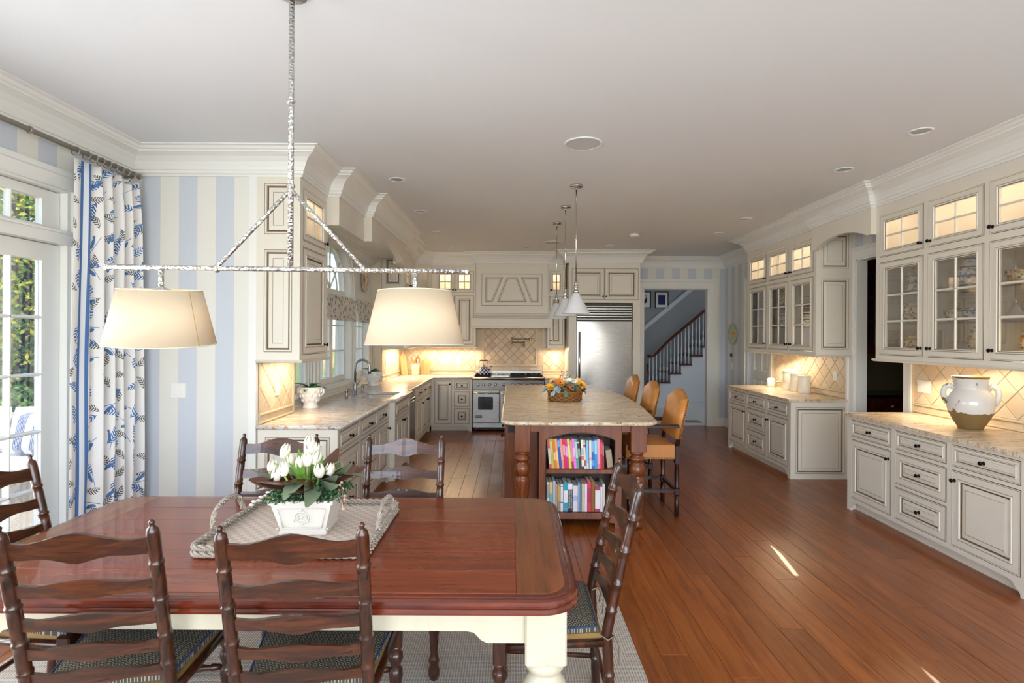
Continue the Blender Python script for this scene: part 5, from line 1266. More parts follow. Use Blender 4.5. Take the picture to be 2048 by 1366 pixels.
def chair():
    p = thing('dining_chair', 'x', 'chair')
    PW = .207
    def py(z): return (-.025 * (1 - z / .46) if z < .46 else -.132 * ((z - .46) / .585) ** 1.08)
    for s_ in (-1, 1):
        zs = []; rs = []
        knots = (.12, .30, .55, .654, .78, .905)
        z = 0
        stops = sorted(set([0, .02, 1.0, 1.012, .46] + [k + d for k in knots for d in (-.03, -.0085, -.005, 0, .005, .0085, .03)]))
        for z in stops:
            r = .0205
            for k in knots:
                if abs(z - k) < .0015: r = .0232
                elif abs(z - k) < .006: r = .0226
                elif abs(z - k) < .012: r = .0195
            if z > 1.005: r = .019
            zs.append(z); rs.append(r)
        path = [(s_ * PW, py(z), z) for z in zs] + [(s_ * PW, py(1.02), 1.02), (s_ * PW, py(1.03), 1.028), (s_ * PW, py(1.035), 1.034), (s_ * PW, py(1.04), 1.042), (s_ * PW, py(1.045), 1.05)]
        rs += [.017, .009, .007, .010, .004]
        MB().tube(path, rs, 12).build('rear_post', 'chair_z', p)
        fl = MB(); x, y = s_ * .245, .415
        fl.cbox((x - .026, y - .026, .37), (x + .026, y + .026, .468), .006)
        fl.lathe([(.022, .37), (.026, .36), (.018, .35), (.028, .335), (.03, .315), (.022, .295), (.017, .285), (.027, .27), (.029, .25), (.022, .2), (.017, .12), (.022, .1), (.026, .085), (.019, .07), (.026, .045), (.028, .025), (.02, 0)], 14, (x, y, 0)); fl.build('front_leg', 'chair_z', p)
        MB().tube([(s_ * PW, -.0, .13), (x, y, .13)], .011, 8).build('side_stretcher', 'chair_z', p)
        MB().tube([(s_ * PW, -.0, .425), (x, y, .425)], [.016, .016], 8).build('seat_rail', 'chair_z', p)
    MB().lathe([(.01, -.22), (.014, -.19), (.01, -.175), (.022, -.10), (.012, -.04), (.022, -.02), (.022, .02), (.012, .04), (.022, .10), (.01, .175), (.014, .19), (.01, .22)], 12, (0, .415, .27), axis='x').build('front_stretcher', 'chair', p)
    MB().tube([(-PW, -.01, .22), (PW, -.01, .22)], .011, 8).build('rear_stretcher', 'chair', p)
    MB().tube([(-.22, .415, .43), (.22, .415, .43)], .016, 8).build('seat_rail', 'chair_z', p)
    for zc, hh, up, dn in ((.966, .027, .032, .014), (.832, .022, .018, .009), (.717, .021, .016, .009), (.614, .020, .016, .008), (.527, .019, .015, .006)):
        N = 18; top_ = []; bot = []
        for i in range(N + 1):
            u = i / N; x = -PW + .012 + (2 * PW - .024) * u; c = math.cos((u - .5) * 2 * PI)
            hump = up * math.exp(-((u - .5) / .21) ** 2) - .004 * math.exp(-((abs(u - .5) - .36) / .08) ** 2)
            bump_ = dn * math.exp(-((u - .5) / .10) ** 2) - .005 * math.exp(-((abs(u - .5) - .25) / .09) ** 2)
            top_.append((x, zc + hh + hump)); bot.append((x, zc - hh - bump_))
        mb = MB(); bow = lambda u: -.022 * math.sin(PI * u)
        vs = []
        for i in range(N + 1):
            u = i / N
            for (x, z), q in ((top_[i], 1), (bot[i], 0)):
                y = py(z) + bow(u); vs += [(x, y - .007, z), (x, y + .007, z)]
        fs = []
        for i in range(N):
            k = 4 * i; fs += [(k, k + 4, k + 6, k + 2), (k + 1, k + 3, k + 7, k + 5), (k, k + 1, k + 5, k + 4), (k + 2, k + 6, k + 7, k + 3)]
        fs += [(0, 2, 3, 1), (4 * N, 4 * N + 1, 4 * N + 3, 4 * N + 2)]
        mb.add(vs, fs); mb.build('slat', 'chair', p)
    MB().prism([(-.2, .02), (.2, .02), (.235, .40), (-.235, .40)], 'z', .428, .458).build('rush_seat', 'rush', p)
    # cushion
    mb = MB(); NX, NY = 10, 8; vs = []
    def row(zz, ins, dome):
        out = []
        for j in range(NY + 1):
            for i in range(NX + 1):
                v_ = j / NY; hw = (.185 + .055 * v_) * 1.04 - ins; y = .035 + (.40 - .02 - .0) * v_ + (ins if v_ < .01 else (-ins if v_ > .99 else 0)); u = i / NX
                out.append((-hw + 2 * hw * u, y, zz + dome * (1 - (2 * u - 1) ** 4) * (1 - (2 * v_ - 1) ** 4)))
        return out
    tp = row(.478, 0, .014); bt = row(.4585, 0, 0); n = len(tp)
    fs = [(j * 11 + i, j * 11 + i + 1, (j + 1) * 11 + i + 1, (j + 1) * 11 + i) for j in range(NY) for i in range(NX)]
    rim = [i for i in range(11)] + [j * 11 + 10 for j in range(1, NY + 1)] + [NY * 11 + i for i in range(9, -1, -1)] + [j * 11 for j in range(NY - 1, 0, -1)]
    mb.add(tp + bt, fs + [tuple(n + k for k in f[::-1]) for f in fs] + [(rim[k], rim[(k + 1) % len(rim)], n + rim[(k + 1) % len(rim)], n + rim[k]) for k in range(len(rim))], 0, False)
    cu = mb.build('cushion', 'cane', p)
    MB().tube([tp[k] for k in rim], .0032, 6, closed=True).build('piping', 'cord', cu)
    for s_ in (-1, 1):
        x = s_ * PW
        MB().tube([(s_ * .18, .04, .47), (x, .028, .455), (x + s_ * .03, -.0, .45), (x, -.03, .448), (x - s_ * .03, -.0, .45)], .004, 6, flat=.5).tube([(x, -.03, .45), (x + s_ * .03, -.05, .42), (x + s_ * .045, -.045, .36)], .004, 6, flat=.5).tube([(x, -.03, .45), (x - s_ * .02, -.055, .41), (x - s_ * .015, -.05, .33)], .004, 6, flat=.5).build('tie', plain('857B66', .9), cu)
    return p
c0 = chair()
for i, (x, y, rz, lb) in enumerate(((-.67, 1.765, 5, 'dark ladder-back chair with its back just before the woven tray'), (-1.325, 1.765, 9, 'dark ladder-back chair next to the one before the tray, towards the french doors'),
        (-1.32, 2.985, 180, 'ladder-back chair behind the tulips on the striped wall side of the table'), (-.605, 2.985, 180, 'ladder-back chair across the table standing before the left drawer cabinets'),
        (.375, 2.33, 90, 'ladder-back chair at the table end beside the island bookcase'), (-2.11, 2.33, -90, 'ladder-back chair at the table end beside the french doors'))):
    o = c0 if i == 0 else copy_tree(c0)
    o.location = (x, y, RZ + .0022); o.rotation_euler = (0, 0, R(rz)); o['label'] = lb; o['group'] = 'ladder-back dining chairs around the table'

# ------------------------------------------------------------ tray
TZ = RZ + .750
t = NT('whitewashed_wicker'); wv = t.wave(t.coord('Object', (1, 1, 1), (0, 0, R(35))), 90, 1.5, 2, 4, 'X'); t.bump(wv, 1, .006)
M['wick'] = t.done(t.ramp(wv, [(.1, 'B49E88'), (.5, 'E2D4C4'), (.9, 'F0E7DC')]), .8)
tr_ = thing('wicker_tray', 'whitewashed woven rope tray with two arched handles on the dining table', 'tray', (-.905, 2.415, TZ + .0025))
hw, hd_ = .345, .305
t = NT('woven_mat'); v = t.coord('Object', (1, 1, 1)); ck = t.node('ShaderNodeTexChecker'); t.lk(v, ck.inputs[0]); ck.inputs[3].default_value = 40
wv = t.wave(v, 70, 1, 2, 3, 'Y'); t.bump(t.math('ADD', wv, ck.outputs[1]), .7, .004)
M['mat'] = t.done(t.mix(ck.outputs[1], 'E6D8CC', 'D6C2B2'), .85)
MB().box((-hw + .01, -hd_ + .01, .006), (hw - .01, hd_ - .01, .016)).build('woven_base', 'mat', tr_)
def rope(par, path, r, nm, closed=True, tw=2.2):
    # two strands twisted round a path
    P = [Vector(q) for q in path]; mb = MB()
    for ph in (0, 2 * PI / 3, 4 * PI / 3):
        out = []; L_ = 0
        pts = []
        seq = P + ([P[0]] if closed else [])
        for a_, b_ in zip(seq[:-1], seq[1:]):
            n = max(1, int((b_ - a_).length / .006))
            for k in range(n): pts.append(a_.lerp(b_, k / n))
        m = len(pts); up = None
        for k in range(m):
            tg = (pts[(k + 1) % m] - pts[k - 1]) if (closed or 0 < k < m - 1) else (pts[min(m - 1, k + 1)] - pts[max(0, k - 1)])
            tg.normalize(); up = Vector((0, 0, 1)) if abs(tg.z) < .9 else Vector((1, 0, 0)); u1 = tg.cross(up).normalized(); u2 = tg.cross(u1)
            an = ph + k * .006 / r * .9
            out.append(pts[k] + (u1 * math.cos(an) + u2 * math.sin(an)) * r * .56)
        mb.tube(out, r * .5, 6, closed=closed)
    return mb.build(nm, 'wick', par)
rp = [(a_, b_, 0) for a_, b_ in rrect(-hw, hw, -hd_, hd_, .05, 5)]
rope(tr_, [(a_, b_, .013) for a_, b_, _ in rp], .013, 'rope_rim'); rope(tr_, [(a_ * .995, b_ * .995, .037) for a_, b_, _ in rp], .013, 'rope_rim')
for s_ in (-1, 1):
    hp = [(s_ * hw, -.13, .05), (s_ * (hw + .004), -.12, .085)] + [(s_ * (hw + .005), -.115 * math.cos(R(a)), .085 + .055 * math.sin(R(a))) for a in range(10, 171, 10)] + [(s_ * (hw + .004), .12, .085), (s_ * hw, .13, .05)]
    rope(tr_, hp, .012, 'handle', closed=False)

# ------------------------------------------------------------ planter of tulips
pl = thing('flower_planter', 'white ceramic planter of ivory tulips and magnolia leaves on the tray', 'flower arrangement', (-.885, 2.395, TZ + .018), R(2))
mb = MB()
def sq(w, d, z): return [(-w, -d, z), (w, -d, z), (w, d, z), (-w, d, z)]
rings_ = [sq(.092, .082, 0), sq(.098, .088, .004), sq(.100, .09, .018), sq(.094, .084, .022), sq(.124, .112, .135), sq(.133, .12, .138), sq(.135, .122, .155), sq(.120, .108, .155), sq(.112, .10, .12)]
mb.add(sum(rings_, []), [(k * 4 + i, k * 4 + (i + 1) % 4, k * 4 + 4 + (i + 1) % 4, k * 4 + 4 + i) for k in range(8) for i in range(4)] + [(3, 2, 1, 0), (32, 33, 34, 35)])
M['ceram'] = plain('DDD7CE', .35, name='white_ceramic'); mb.build('pot', 'ceram', pl)
em = MB(); em.M = Matrix.Translation((0, -.101, .082)) @ Matrix.Rotation(math.atan2(.03, .115), 4, 'X')
em.tube([(.03 * math.cos(R(a)), 0, .026 * math.sin(R(a))) for a in range(-70, 251, 16)], .0035, 6); em.tube([(.018 * math.cos(R(a)) * (1 + .2 * math.cos(R(3 * a))), -.001, .016 * math.sin(R(a))) for a in range(0, 360, 20)], .003, 6, closed=True)
for a_, b_, r in ((0, .035, .006), (-.008, .030, .004), (.008, .030, .004), (-.036, -.016, .006), (.036, -.016, .006), (0, -.032, .006), (-.01, -.026, .004), (.01, -.026, .004), (0, 0, .007), (-.026, -.022, .004), (.026, -.022, .004)): em.sphere((a_, 0, b_), r, 0, 8, 6)
em.build('scroll_emblem', 'ceram', pl)
fp = MB()
for s_ in (-1, 1): fp.box((s_ * .104 - .004, -.097, .03), (s_ * .104 + .004, -.09, .034))
for (x0_, z0_), (x1_, z1_) in (((-.08, .034), (-.1, .122)), ((.08, .034), (.1, .122)), ((-.08, .034), (.08, .034)), ((-.1, .122), (.1, .122))):
    fp.tube([(x0_, -.088 - (z0_ - .022) * .248, z0_), (x1_, -.088 - (z1_ - .022) * .248, z1_)], .003, 6)
fp.build('panel_bead', 'ceram', pl)
random.seed(21)
mb = MB()
for k in range(2200):
    u, v_ = random.uniform(-1, 1), random.uniform(-1, 1); h_ = random.uniform(0, 1)
    x, y, z = u * .172 * (1 - .3 * h_), v_ * .15 * (1 - .3 * h_), .15 + .07 * h_ * (1 - .4 * max(abs(u), abs(v_)) ** 3)
    an, el = random.uniform(0, 6.28), random.uniform(-.3, 1.2); d = Vector((math.cos(an) * math.cos(el), math.sin(an) * math.cos(el), math.sin(el))) * .014; w = d.cross(Vector((random.random(), random.random(), random.random()))).normalized() * .005
    c = Vector((x, y, z)); mb.add([c - d * .3, c + d * .4 + w, c + d, c + d * .4 - w], [(0, 1, 2, 3)], k % 3 // 2)
stuff(mb.build('boxwood_foliage', [plain('2C5230', .5), plain('4A7A44', .5)], pl, recalc=False))
t = NT('magnolia_leaf'); g = t.node('ShaderNodeNewGeometry'); M['magn'] = t.done(t.mix(g.outputs['Backfacing'], '75836A', '553426'), .4)
MG = leafmesh(.185, .046, 'magnolia_leaf', 'magn', .3, .3, 8)
for k, (az, el, rr) in enumerate([(a_, random.uniform(-.15, .45), 0) for a_ in range(0, 360, 14)]):
    an = R(az + random.uniform(-8, 8)); inst('magnolia_leaf', MG, pl, (.055 * math.cos(an), .045 * math.sin(an), .215 + .012 * (k % 3)), (el, random.uniform(-.9, .9) + (PI if k % 3 else 0), an - PI / 2), (1, random.uniform(.75, 1.05), 1))
LG = leafmesh(.15, .016, 'leaf', plain('6F9A3C', .45, name='tulip_leaf'), .2, .5, 7)
tul = [(430, 250, -.04), (290, 440, -.03), (325, 530, -.06), (415, 465, -.07), (610, 395, 0), (690, 350, -.02), (725, 150, .03), (715, 235, .02), (785, 230, .04), (800, 330, 0), (830, 485, -.07), (955, 480, -.03), (500, 360, .04)]
for cx_, cy_, dy in tul:
    px_, py_ = 500 + cx_ / 5.94, 860 + cy_ / 5.94
    yy = 2.395 + dy; s_ = 1090 / yy
    X, Z = (px_ - 1025) / s_ + .885, CAMZ - (py_ - 669) / s_ - TZ - .018
    tu = bpy.data.objects.new('tulip', None)
    mb = MB(); r = random.uniform(.0225, .027); H = .06
    for k in range(6):
        a0 = k * PI / 3 + random.uniform(-.1, .1); lay_ = .86 if k % 2 else 1.0
        vs = []; 
        for j in range(7):
            v_ = j / 6; rad = r * lay_ * (math.sin(PI * (v_ * .78 + .08)) ** .6) * (1 - .12 * v_)
            half = .62 * (1 - v_ ** 3 * .75) + .02
            for i in range(5): an = a0 + half * (i / 2 - 1); vs.append((rad * math.cos(an), rad * math.sin(an), H * (v_ - .5) + (.004 if i == 2 else 0) * v_))
        mb.add(vs, [(j * 5 + i, j * 5 + i + 1, (j + 1) * 5 + i + 1, (j + 1) * 5 + i) for j in range(6) for i in range(4)], 0, True)
    fl = mb.build('tulip', plain('EDE7D2', .55, name='ivory_petal'), pl, (X, dy, Z), (random.uniform(-.3, .3), random.uniform(-.35, .35), random.uniform(0, 6)), recalc=False)
    MB().tube([(X * .5, dy * .5, .17), (X * .85, dy * .9, (Z + .17) / 2), (X, dy, Z - .026)], .0045, 6).build('stem', plain('8FAE5A', .5), pl)
for k in range(13):
    an = random.uniform(0, 6.28); inst('leaf', LG, pl, (.05 * math.cos(an), .04 * math.sin(an), .185), (R(random.uniform(45, 80)), 0, an - PI / 2), (1, random.uniform(.7, 1.1), 1))
inst('leaf', LG, pl, (-.02, -.06, .21), (R(62), .2, R(38)), (1.25, 1.1, 1))
tw_ = [(-.1, -.02, .19), (-.15, -.03, .175), (-.19, -.04, .15), (-.225, -.05, .125)]
MB().tube(tw_, .0018, 5).build('twig', plain('6A3A24', .6), pl)
for k in range(9):
    q = k / 8; x = -.12 - .11 * q; MB().sphere((x, -.03 - .025 * q + .006 * (-1) ** k, .19 - .07 * q + .008 * (k % 2)), .008, 0, 8, 6, (1.5, .8, .8)).build('catkin', plain('C9C4BE', .9), pl)
MB().tube([(.11, -.03, .19), (.15, -.05, .17), (.165, -.06, .11)], .0018, 5).build('twig', plain('6A3A24', .6), pl)
for k in range(10):
    MB().sphere((.12 + .035 * random.random() + .002 * k, -.05 + .03 * random.random(), .21 - .012 * k), .0075, 0, 8, 6).build('berry', plain('D6B8A4', .6), pl)

# ------------------------------------------------------------ chandelier
K = .958
chn = thing('chandelier', 'hammered silver bar chandelier with two cream drum shades over the table', 'chandelier', (-.965 * K, 2.37 * K, ZC))
D = lambda z: CAMZ + (z - CAMZ) * K - ZC
MB().lathe([(.0, 0), (.06, 0), (.06, -.02), (.02, -.026)], 20, cap=False).build('canopy', 'silver', chn)
MB().tube([(0, 0, -.02), (0, 0, D(1.915))], .0115, 10).build('pole', 'silver', chn)
for z in (2.64, 2.275): MB().lathe([(.011, D(z) - .010), (.016, D(z) - .005), (.018, D(z)), (.016, D(z) + .006), (.011, D(z) + .010)], 12).build('collar', 'silver', chn)
b0, b1 = -.79 * K, .765 * K
MB().tube([(b0, -.012, D(1.918)), (b1, .012, D(1.908))], .0105, 10).sphere((b0, -.012, D(1.918)), .0125).sphere((b1, .012, D(1.908)), .0125).build('cross_bar', 'silver', chn)
for x in (-.32 * K, .315 * K):
    MB().tube([(0, 0, D(2.26)), (x, 0, D(1.92))], .0085, 8).build('brace', 'silver', chn)
    MB().lathe([(.012, -.010), (.017, -.005), (.017, .005), (.012, .010)], 12, (x, 0, D(1.914)), axis='x').build('collar', 'silver', chn)
for x, dy, tilt, sd in ((-.555 * K, -.01, (R(4.5), R(2.0), 0), 1), (.54 * K, .01, (R(-.5), R(-.4), 0), 2)):
    MB().tube([(x, dy, D(1.91)), (x, dy, D(1.80))], .0105, 8).build('stem', 'silver', chn)
    r0, r1, h0, h1 = .159 * K, .2135 * K, .12 * K, -.112 * K
    sh = MB(); sh.lathe([(r0 - .002, h0 - .001), (r0, h0), (r1, h1), (r1 - .002, h1), (r0 - .002, h0 - .001)], 40, cap=False, smooth=True)
    so = sh.build('shade', 'lampshade', chn, (x, dy, D(1.70)), tilt)
    for rr, hh in ((r0, h0), (r1, h1)): MB().tube([(rr * math.cos(2 * PI * i / 40), rr * math.sin(2 * PI * i / 40), hh) for i in range(40)], .002, 5, closed=True).build('trim_ring', plain('E6DAC2', .8), so)
    MB().lathe([(.0, .1), (.05, .105), (.045, .112), (.02, .122), (.012, .13)], 16, cap=False).build('shade_cap', 'silver', so)
    an = R(-18 if sd == 1 else 100)
    MB().tube([(r0 * 1.006 * math.cos(an), r0 * 1.006 * math.sin(an), h0), (r1 * 1.004 * math.cos(an), r1 * 1.004 * math.sin(an), h1)], .001, 4).build('seam', plain('B98A5E', .8), so)
    MB().sphere((0, 0, .02), .03, 0, 12, 8).build('bulb', 'bulb', so)
    lamp('chandelier_light_%d' % sd, 'POINT', (-.965 * K + x, 2.37 * K + dy, CAMZ + .07 * K), (0, 0, 0), 1.15, (1, .68, .38), .045)
# ------------------------------------------------------------ curtain, rod
t = NT('printed_linen'); uvn = t.node('ShaderNodeTexCoord').outputs['UV']; sp = t.sep(uvn)
def motif(sx, sy, off, seed, kind):
    U = t.math('MULTIPLY_ADD', sp[0], sx, off); V = t.math('MULTIPLY_ADD', sp[1], sy, off * 1.7)
    V = t.math('ADD', V, t.math('MULTIPLY', t.math('FLOOR', U), .37))
    cb = t.node('ShaderNodeCombineXYZ'); t.lk(t.math('FLOOR', U), cb.inputs[0]); t.lk(t.math('FLOOR', V), cb.inputs[1]); cb.inputs[2].default_value = seed
    wn_ = t.node('ShaderNodeTexWhiteNoise'); t.lk(cb.outputs[0], wn_.inputs[0]); rv = wn_.outputs[0]
    x = t.math('SUBTRACT', t.math('FRACT', U), .5); y = t.math('SUBTRACT', t.math('FRACT', V), .5)
    an = t.math('MULTIPLY', rv, 6.28); c, s_ = t.math('COSINE', an), t.math('SINE', an)
    X = t.math('SUBTRACT', t.math('MULTIPLY', x, c), t.math('MULTIPLY', y, s_)); Y = t.math('ADD', t.math('MULTIPLY', x, s_), t.math('MULTIPLY', y, c))
    if kind == 'fern':
        Yc = t.math('SUBTRACT', Y, t.math('MULTIPLY', t.math('MULTIPLY', X, X), .9)); ay = t.math('ABSOLUTE', Yc)
        env = t.math('MULTIPLY', t.math('SUBTRACT', .17, t.math('MULTIPLY', t.math('MULTIPLY', X, X), 1.1)), t.math('GREATER_THAN', .36, t.math('ABSOLUTE', X)))
        ins = t.math('LESS_THAN', ay, env)
        lf = t.math('GREATER_THAN', t.math('SINE', t.math('MULTIPLY', t.math('SUBTRACT', X, t.math('MULTIPLY', ay, .9)), 52)), -.1)
        stem = t.math('MULTIPLY', t.math('LESS_THAN', ay, .009), t.math('LESS_THAN', t.math('ABSOLUTE', X), .4))
        return t.math('MAXIMUM', t.math('MULTIPLY', ins, lf), stem), rv
    bx_ = t.math('DIVIDE', X, .20); by_ = t.math('DIVIDE', t.math('SUBTRACT', Y, t.math('MULTIPLY', X, .3)), .07)
    body = t.math('LESS_THAN', t.math('ADD', t.math('MULTIPLY', bx_, bx_), t.math('MULTIPLY', by_, by_)), 1)
    hx = t.math('DIVIDE', t.math('SUBTRACT', X, .2), .055); hy = t.math('DIVIDE', t.math('SUBTRACT', Y, .10), .055)
    head = t.math('LESS_THAN', t.math('ADD', t.math('MULTIPLY', hx, hx), t.math('MULTIPLY', hy, hy)), 1)
    br = t.math('MULTIPLY', t.math('LESS_THAN', t.math('ABSOLUTE', t.math('ADD', Y, .13)), .012), t.math('LESS_THAN', t.math('ABSOLUTE', X), .42))
    return t.math('MAXIMUM', t.math('MAXIMUM', body, head), br), rv
m1, r1 = motif(6.5, 5.6, .2, 1, 'fern'); m2, r2 = motif(8.5, 7.0, .55, 5, 'fern'); m3, r3 = motif(7.5, 5.0, .9, 9, 'bird')
nz = t.noise(uvn, 60, 3)
cloth = t.mix(t.math('MULTIPLY', nz, .3), 'F0EEEC', 'E2DFDC')
col = t.mix(t.math('MULTIPLY', m2, t.math('GREATER_THAN', r2, .45)), cloth, '5E5E58')
col = t.mix(t.math('MULTIPLY', m1, t.math('GREATER_THAN', r1, .25)), col, t.mix(r1, '2C5C98', '4D86C4'))
col = t.mix(t.math('MULTIPLY', m3, t.math('GREATER_THAN', r3, .4)), col, t.mix(t.noise(uvn, 40, 3), '24508E', '6A95C8'))
bd_ = t.math('MULTIPLY', t.math('GREATER_THAN', sp[0], .06), t.math('LESS_THAN', sp[0], .145)); col = t.mix(bd_, col, 'E3E8F0')
for u0, u1 in ((.06, .085), (.12, .145)):
    bd_ = t.math('MULTIPLY', t.math('GREATER_THAN', sp[0], u0), t.math('LESS_THAN', sp[0], u1)); col = t.mix(bd_, col, '4F76AE')
M['curtain'] = t.done(col, .9)
cu = MB(); NU, NZ = 150, 26; cu.uv = []
vs = []; 
def cur(u, v_):                       # u across the cloth, v up
    fold = 6.5; amp = (.006 + .042 * min(1, max(0, (u - .18) / .2))) * (1.0 - .45 * max(0, (v_ - .9) / .1))
    spread = 1 + .10 * (1 - v_)
    y = 3.56 - .045 * (1 - v_) + (.62 * spread) * u
    x = -2.885 + .012 * math.sin(v_ * 5) * u + amp * math.sin(2 * PI * fold * u + .5 * math.sin(v_ * 4 + u * 9)) + (.03 * u if False else 0)
    return (x + .02, y + .006 * math.sin(9 * v_ + 20 * u), .022 + 2.755 * v_)
for j in range(NZ + 1):
    L_ = 0; prev = None
    for i in range(NU + 1):
        q = cur(i / NU, j / NZ); vs.append(q)
        if prev: L_ += math.hypot(q[0] - prev[0], q[1] - prev[1])
        prev = q; cu.uv.append((L_, q[2]))
cu.add(vs, [(j * (NU + 1) + i, j * (NU + 1) + i + 1, (j + 1) * (NU + 1) + i + 1, (j + 1) * (NU + 1) + i) for j in range(NZ) for i in range(NU)], 0, True)
co = cu.build('curtain', 'curtain', recalc=False); md = co.modifiers.new('thickness', 'SOLIDIFY'); md.thickness = .002
tag(co, 'white linen curtain printed with blue ferns and birds beside the french door', 'curtain')
cr = thing('curtain_rod', 'fluted pewter curtain rod with rings above the french doors', 'curtain rod', (-2.865, 0, 2.835))
MB().tube([(0, .4, 0), (0, 4.17, 0)], .0165, 12).build('rod', 'pewter', cr)
for y in (3.22,): MB().lathe([(.02, y), (.024, y + .01), (.02, y + .02)], 12, axis='y').build('rod_joint', 'pewter', cr)
for k in range(9):
    y = 3.60 + k * .063 - (.03 if k == 0 else 0)
    MB().tube([(.028 * math.cos(R(a)), y + .006 * math.sin(R(a)), -.012 + .028 * math.sin(R(a))) for a in range(0, 360, 24)], .0042, 6, closed=True).build('ring', 'pewter', cr)
MB().cbox((-.115, 4.15, -.09), (-.1, 4.21, .05), .004).tube([(-.105, 4.18, 0), (0, 4.18, 0)], .01, 8).build('bracket', 'pewter', cr)
MB().lathe([(.02, 4.17), (.024, 4.18), (.012, 4.19)], 12, axis='y').build('finial', 'pewter', cr)

# ------------------------------------------------------------ switches and outlets
def plate_sw(label, Mx, u, z, gang=1, kind='rocker', w=None, out=.0, grp=None):
    p = thing('switch_plate' if kind == 'rocker' else 'outlet', label, 'switch plate' if kind == 'rocker' else 'outlet', grp and (0, 0, 0) or (0, 0, 0))
    p.matrix_world = Mx @ Matrix.Translation((u, -out, z))
    W2 = (.037 + .023 * (gang - 1)) if w is None else w
    m = MB(); m.M = Matrix.Rotation(R(90), 4, 'X'); m.cbox((-W2, -.058, .0003), (W2, .058, .006), .003); m.build('cover', 'plastic', p)
    for g in range(gang):
        x = (g - (gang - 1) / 2) * .046
        m = MB(); m.M = Matrix.Rotation(R(90), 4, 'X'); m.cbox((x - .0165, -.033, .006), (x + .0165, .033, .0085), .0012); o = m.build('rocker' if kind == 'rocker' else 'receptacle', 'plastic', p)
        if kind != 'rocker':
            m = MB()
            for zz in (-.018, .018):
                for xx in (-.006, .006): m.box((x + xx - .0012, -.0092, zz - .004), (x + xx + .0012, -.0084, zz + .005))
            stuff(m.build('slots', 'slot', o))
    return p
plate_sw('double white rocker switch on the striped wallpaper', MBk(YP), -2.61, 1.185, 2)
plate_sw('white outlet on the tiles by the near potted orchid', ML(XK), 4.62, 1.17, 1, 'o', out=.011)
plate_sw('white outlet on the tiles beyond the sink window', ML(XK), 8.62, 1.17, 1, 'o', out=.011)
plate_sw('white outlet on the back tiles nearer the corner', MBk(YB), -1.28, 1.15, 1, 'o', out=.011)
plate_sw('white rocker switch on the back tiles nearer the range', MBk(YB), -.98, 1.15, 1, 'rocker', out=.011)
plate_sw('white outlet on the tiles between range and refrigerator', MBk(YB), .80, 1.16, 1, 'o', out=.011)
plate_sw('white rocker switch on the tiles by the canisters', MR(XR), -6.52, 1.17, 1, 'rocker', out=.011)
plate_sw('triple white rocker switch on the tiles by the pantry doorway', MR(XR), -5.11, 1.17, 3, 'rocker', out=.011)
plate_sw('white outlet on the tiles beside the jug', MR(XR), -4.70, 1.17, 1, 'o', out=.011)
plate_sw('small white switch below the thermostat on the striped wall', MR(XR), -9.58, 1.11, 1, 'rocker')
th = thing('thermostat', 'round dark thermostat on the striped wall below the sun plate', 'thermostat', (XR, 9.62, 1.305))
MB().lathe([(.034, -.0005), (.034, -.012), (.03, -.02)], 20, axis='x').build('ring', 'steel_d', th); MB().lathe([(.027, -.0201), (.026, -.022)], 20, axis='x').build('dial', 'black', th)

# ------------------------------------------------------------ wall plates
def wallplate(label, loc, rz, d, cols, m2):
    p = thing('wall_plate', label, 'plate', loc, R(rz))
    MB().lathe([(.0, -.012), (d * .26, -.012), (d * .31, -.02), (d * .49, -.034), (d * .5, -.032), (d * .5, -.026), (d * .3, -.006), (.0, -.004)], 36, axis='y', cap=False).build('dish', m2, p)
    t_ = NT('plate_rim'); s3 = t_.sep(t_.node('ShaderNodeTexCoord').outputs['Object']); an = t_.math('ARCTAN2', s3[2], s3[0]); f = t_.math('SINE', t_.math('MULTIPLY', an, 22)); g = t_.noise(t_.coord('Object'), 50, 2)
    rm = t_.done(t_.mix(t_.math('GREATER_THAN', t_.math('ADD', f, g), .5), cols[0], cols[1]), .3)
    MB().lathe([(d * .32, -.0222), (d * .46, -.0338)], 36, axis='y', cap=False).build('painted_rim', rm, p)
    mb = MB()
    N = 32; pts = [((.24 if k % 2 else .15) * d * math.cos(2 * PI * k / N), (.24 if k % 2 else .15) * d * math.sin(2 * PI * k / N)) for k in range(N)]
    mb.prism(pts, 'y', -.014, -.0125); mb.build('painted_centre', plain(cols[2], .3), p)
    MB().sphere((d * .02, -.0135, d * .04), d * .11, 0, 14, 8, (1, .06, 1)).build('painted_figure', plain(cols[3], .3), p)
wallplate('painted plate with a golden sun face on the striped wall', (XR, 9.54, 1.675), -90, .37, ('5E9A8E', 'DCD9B8', 'E2B22E', 'C98E22'), plain('C9CDB0', .25))
wallplate('painted plate with blue and yellow centre above the far sink window', (XW, 7.86, 2.42), 90, .36, ('C08A3E', 'E9E2D2', 'D9A62C', '24347E'), plain('E6DFCB', .25))

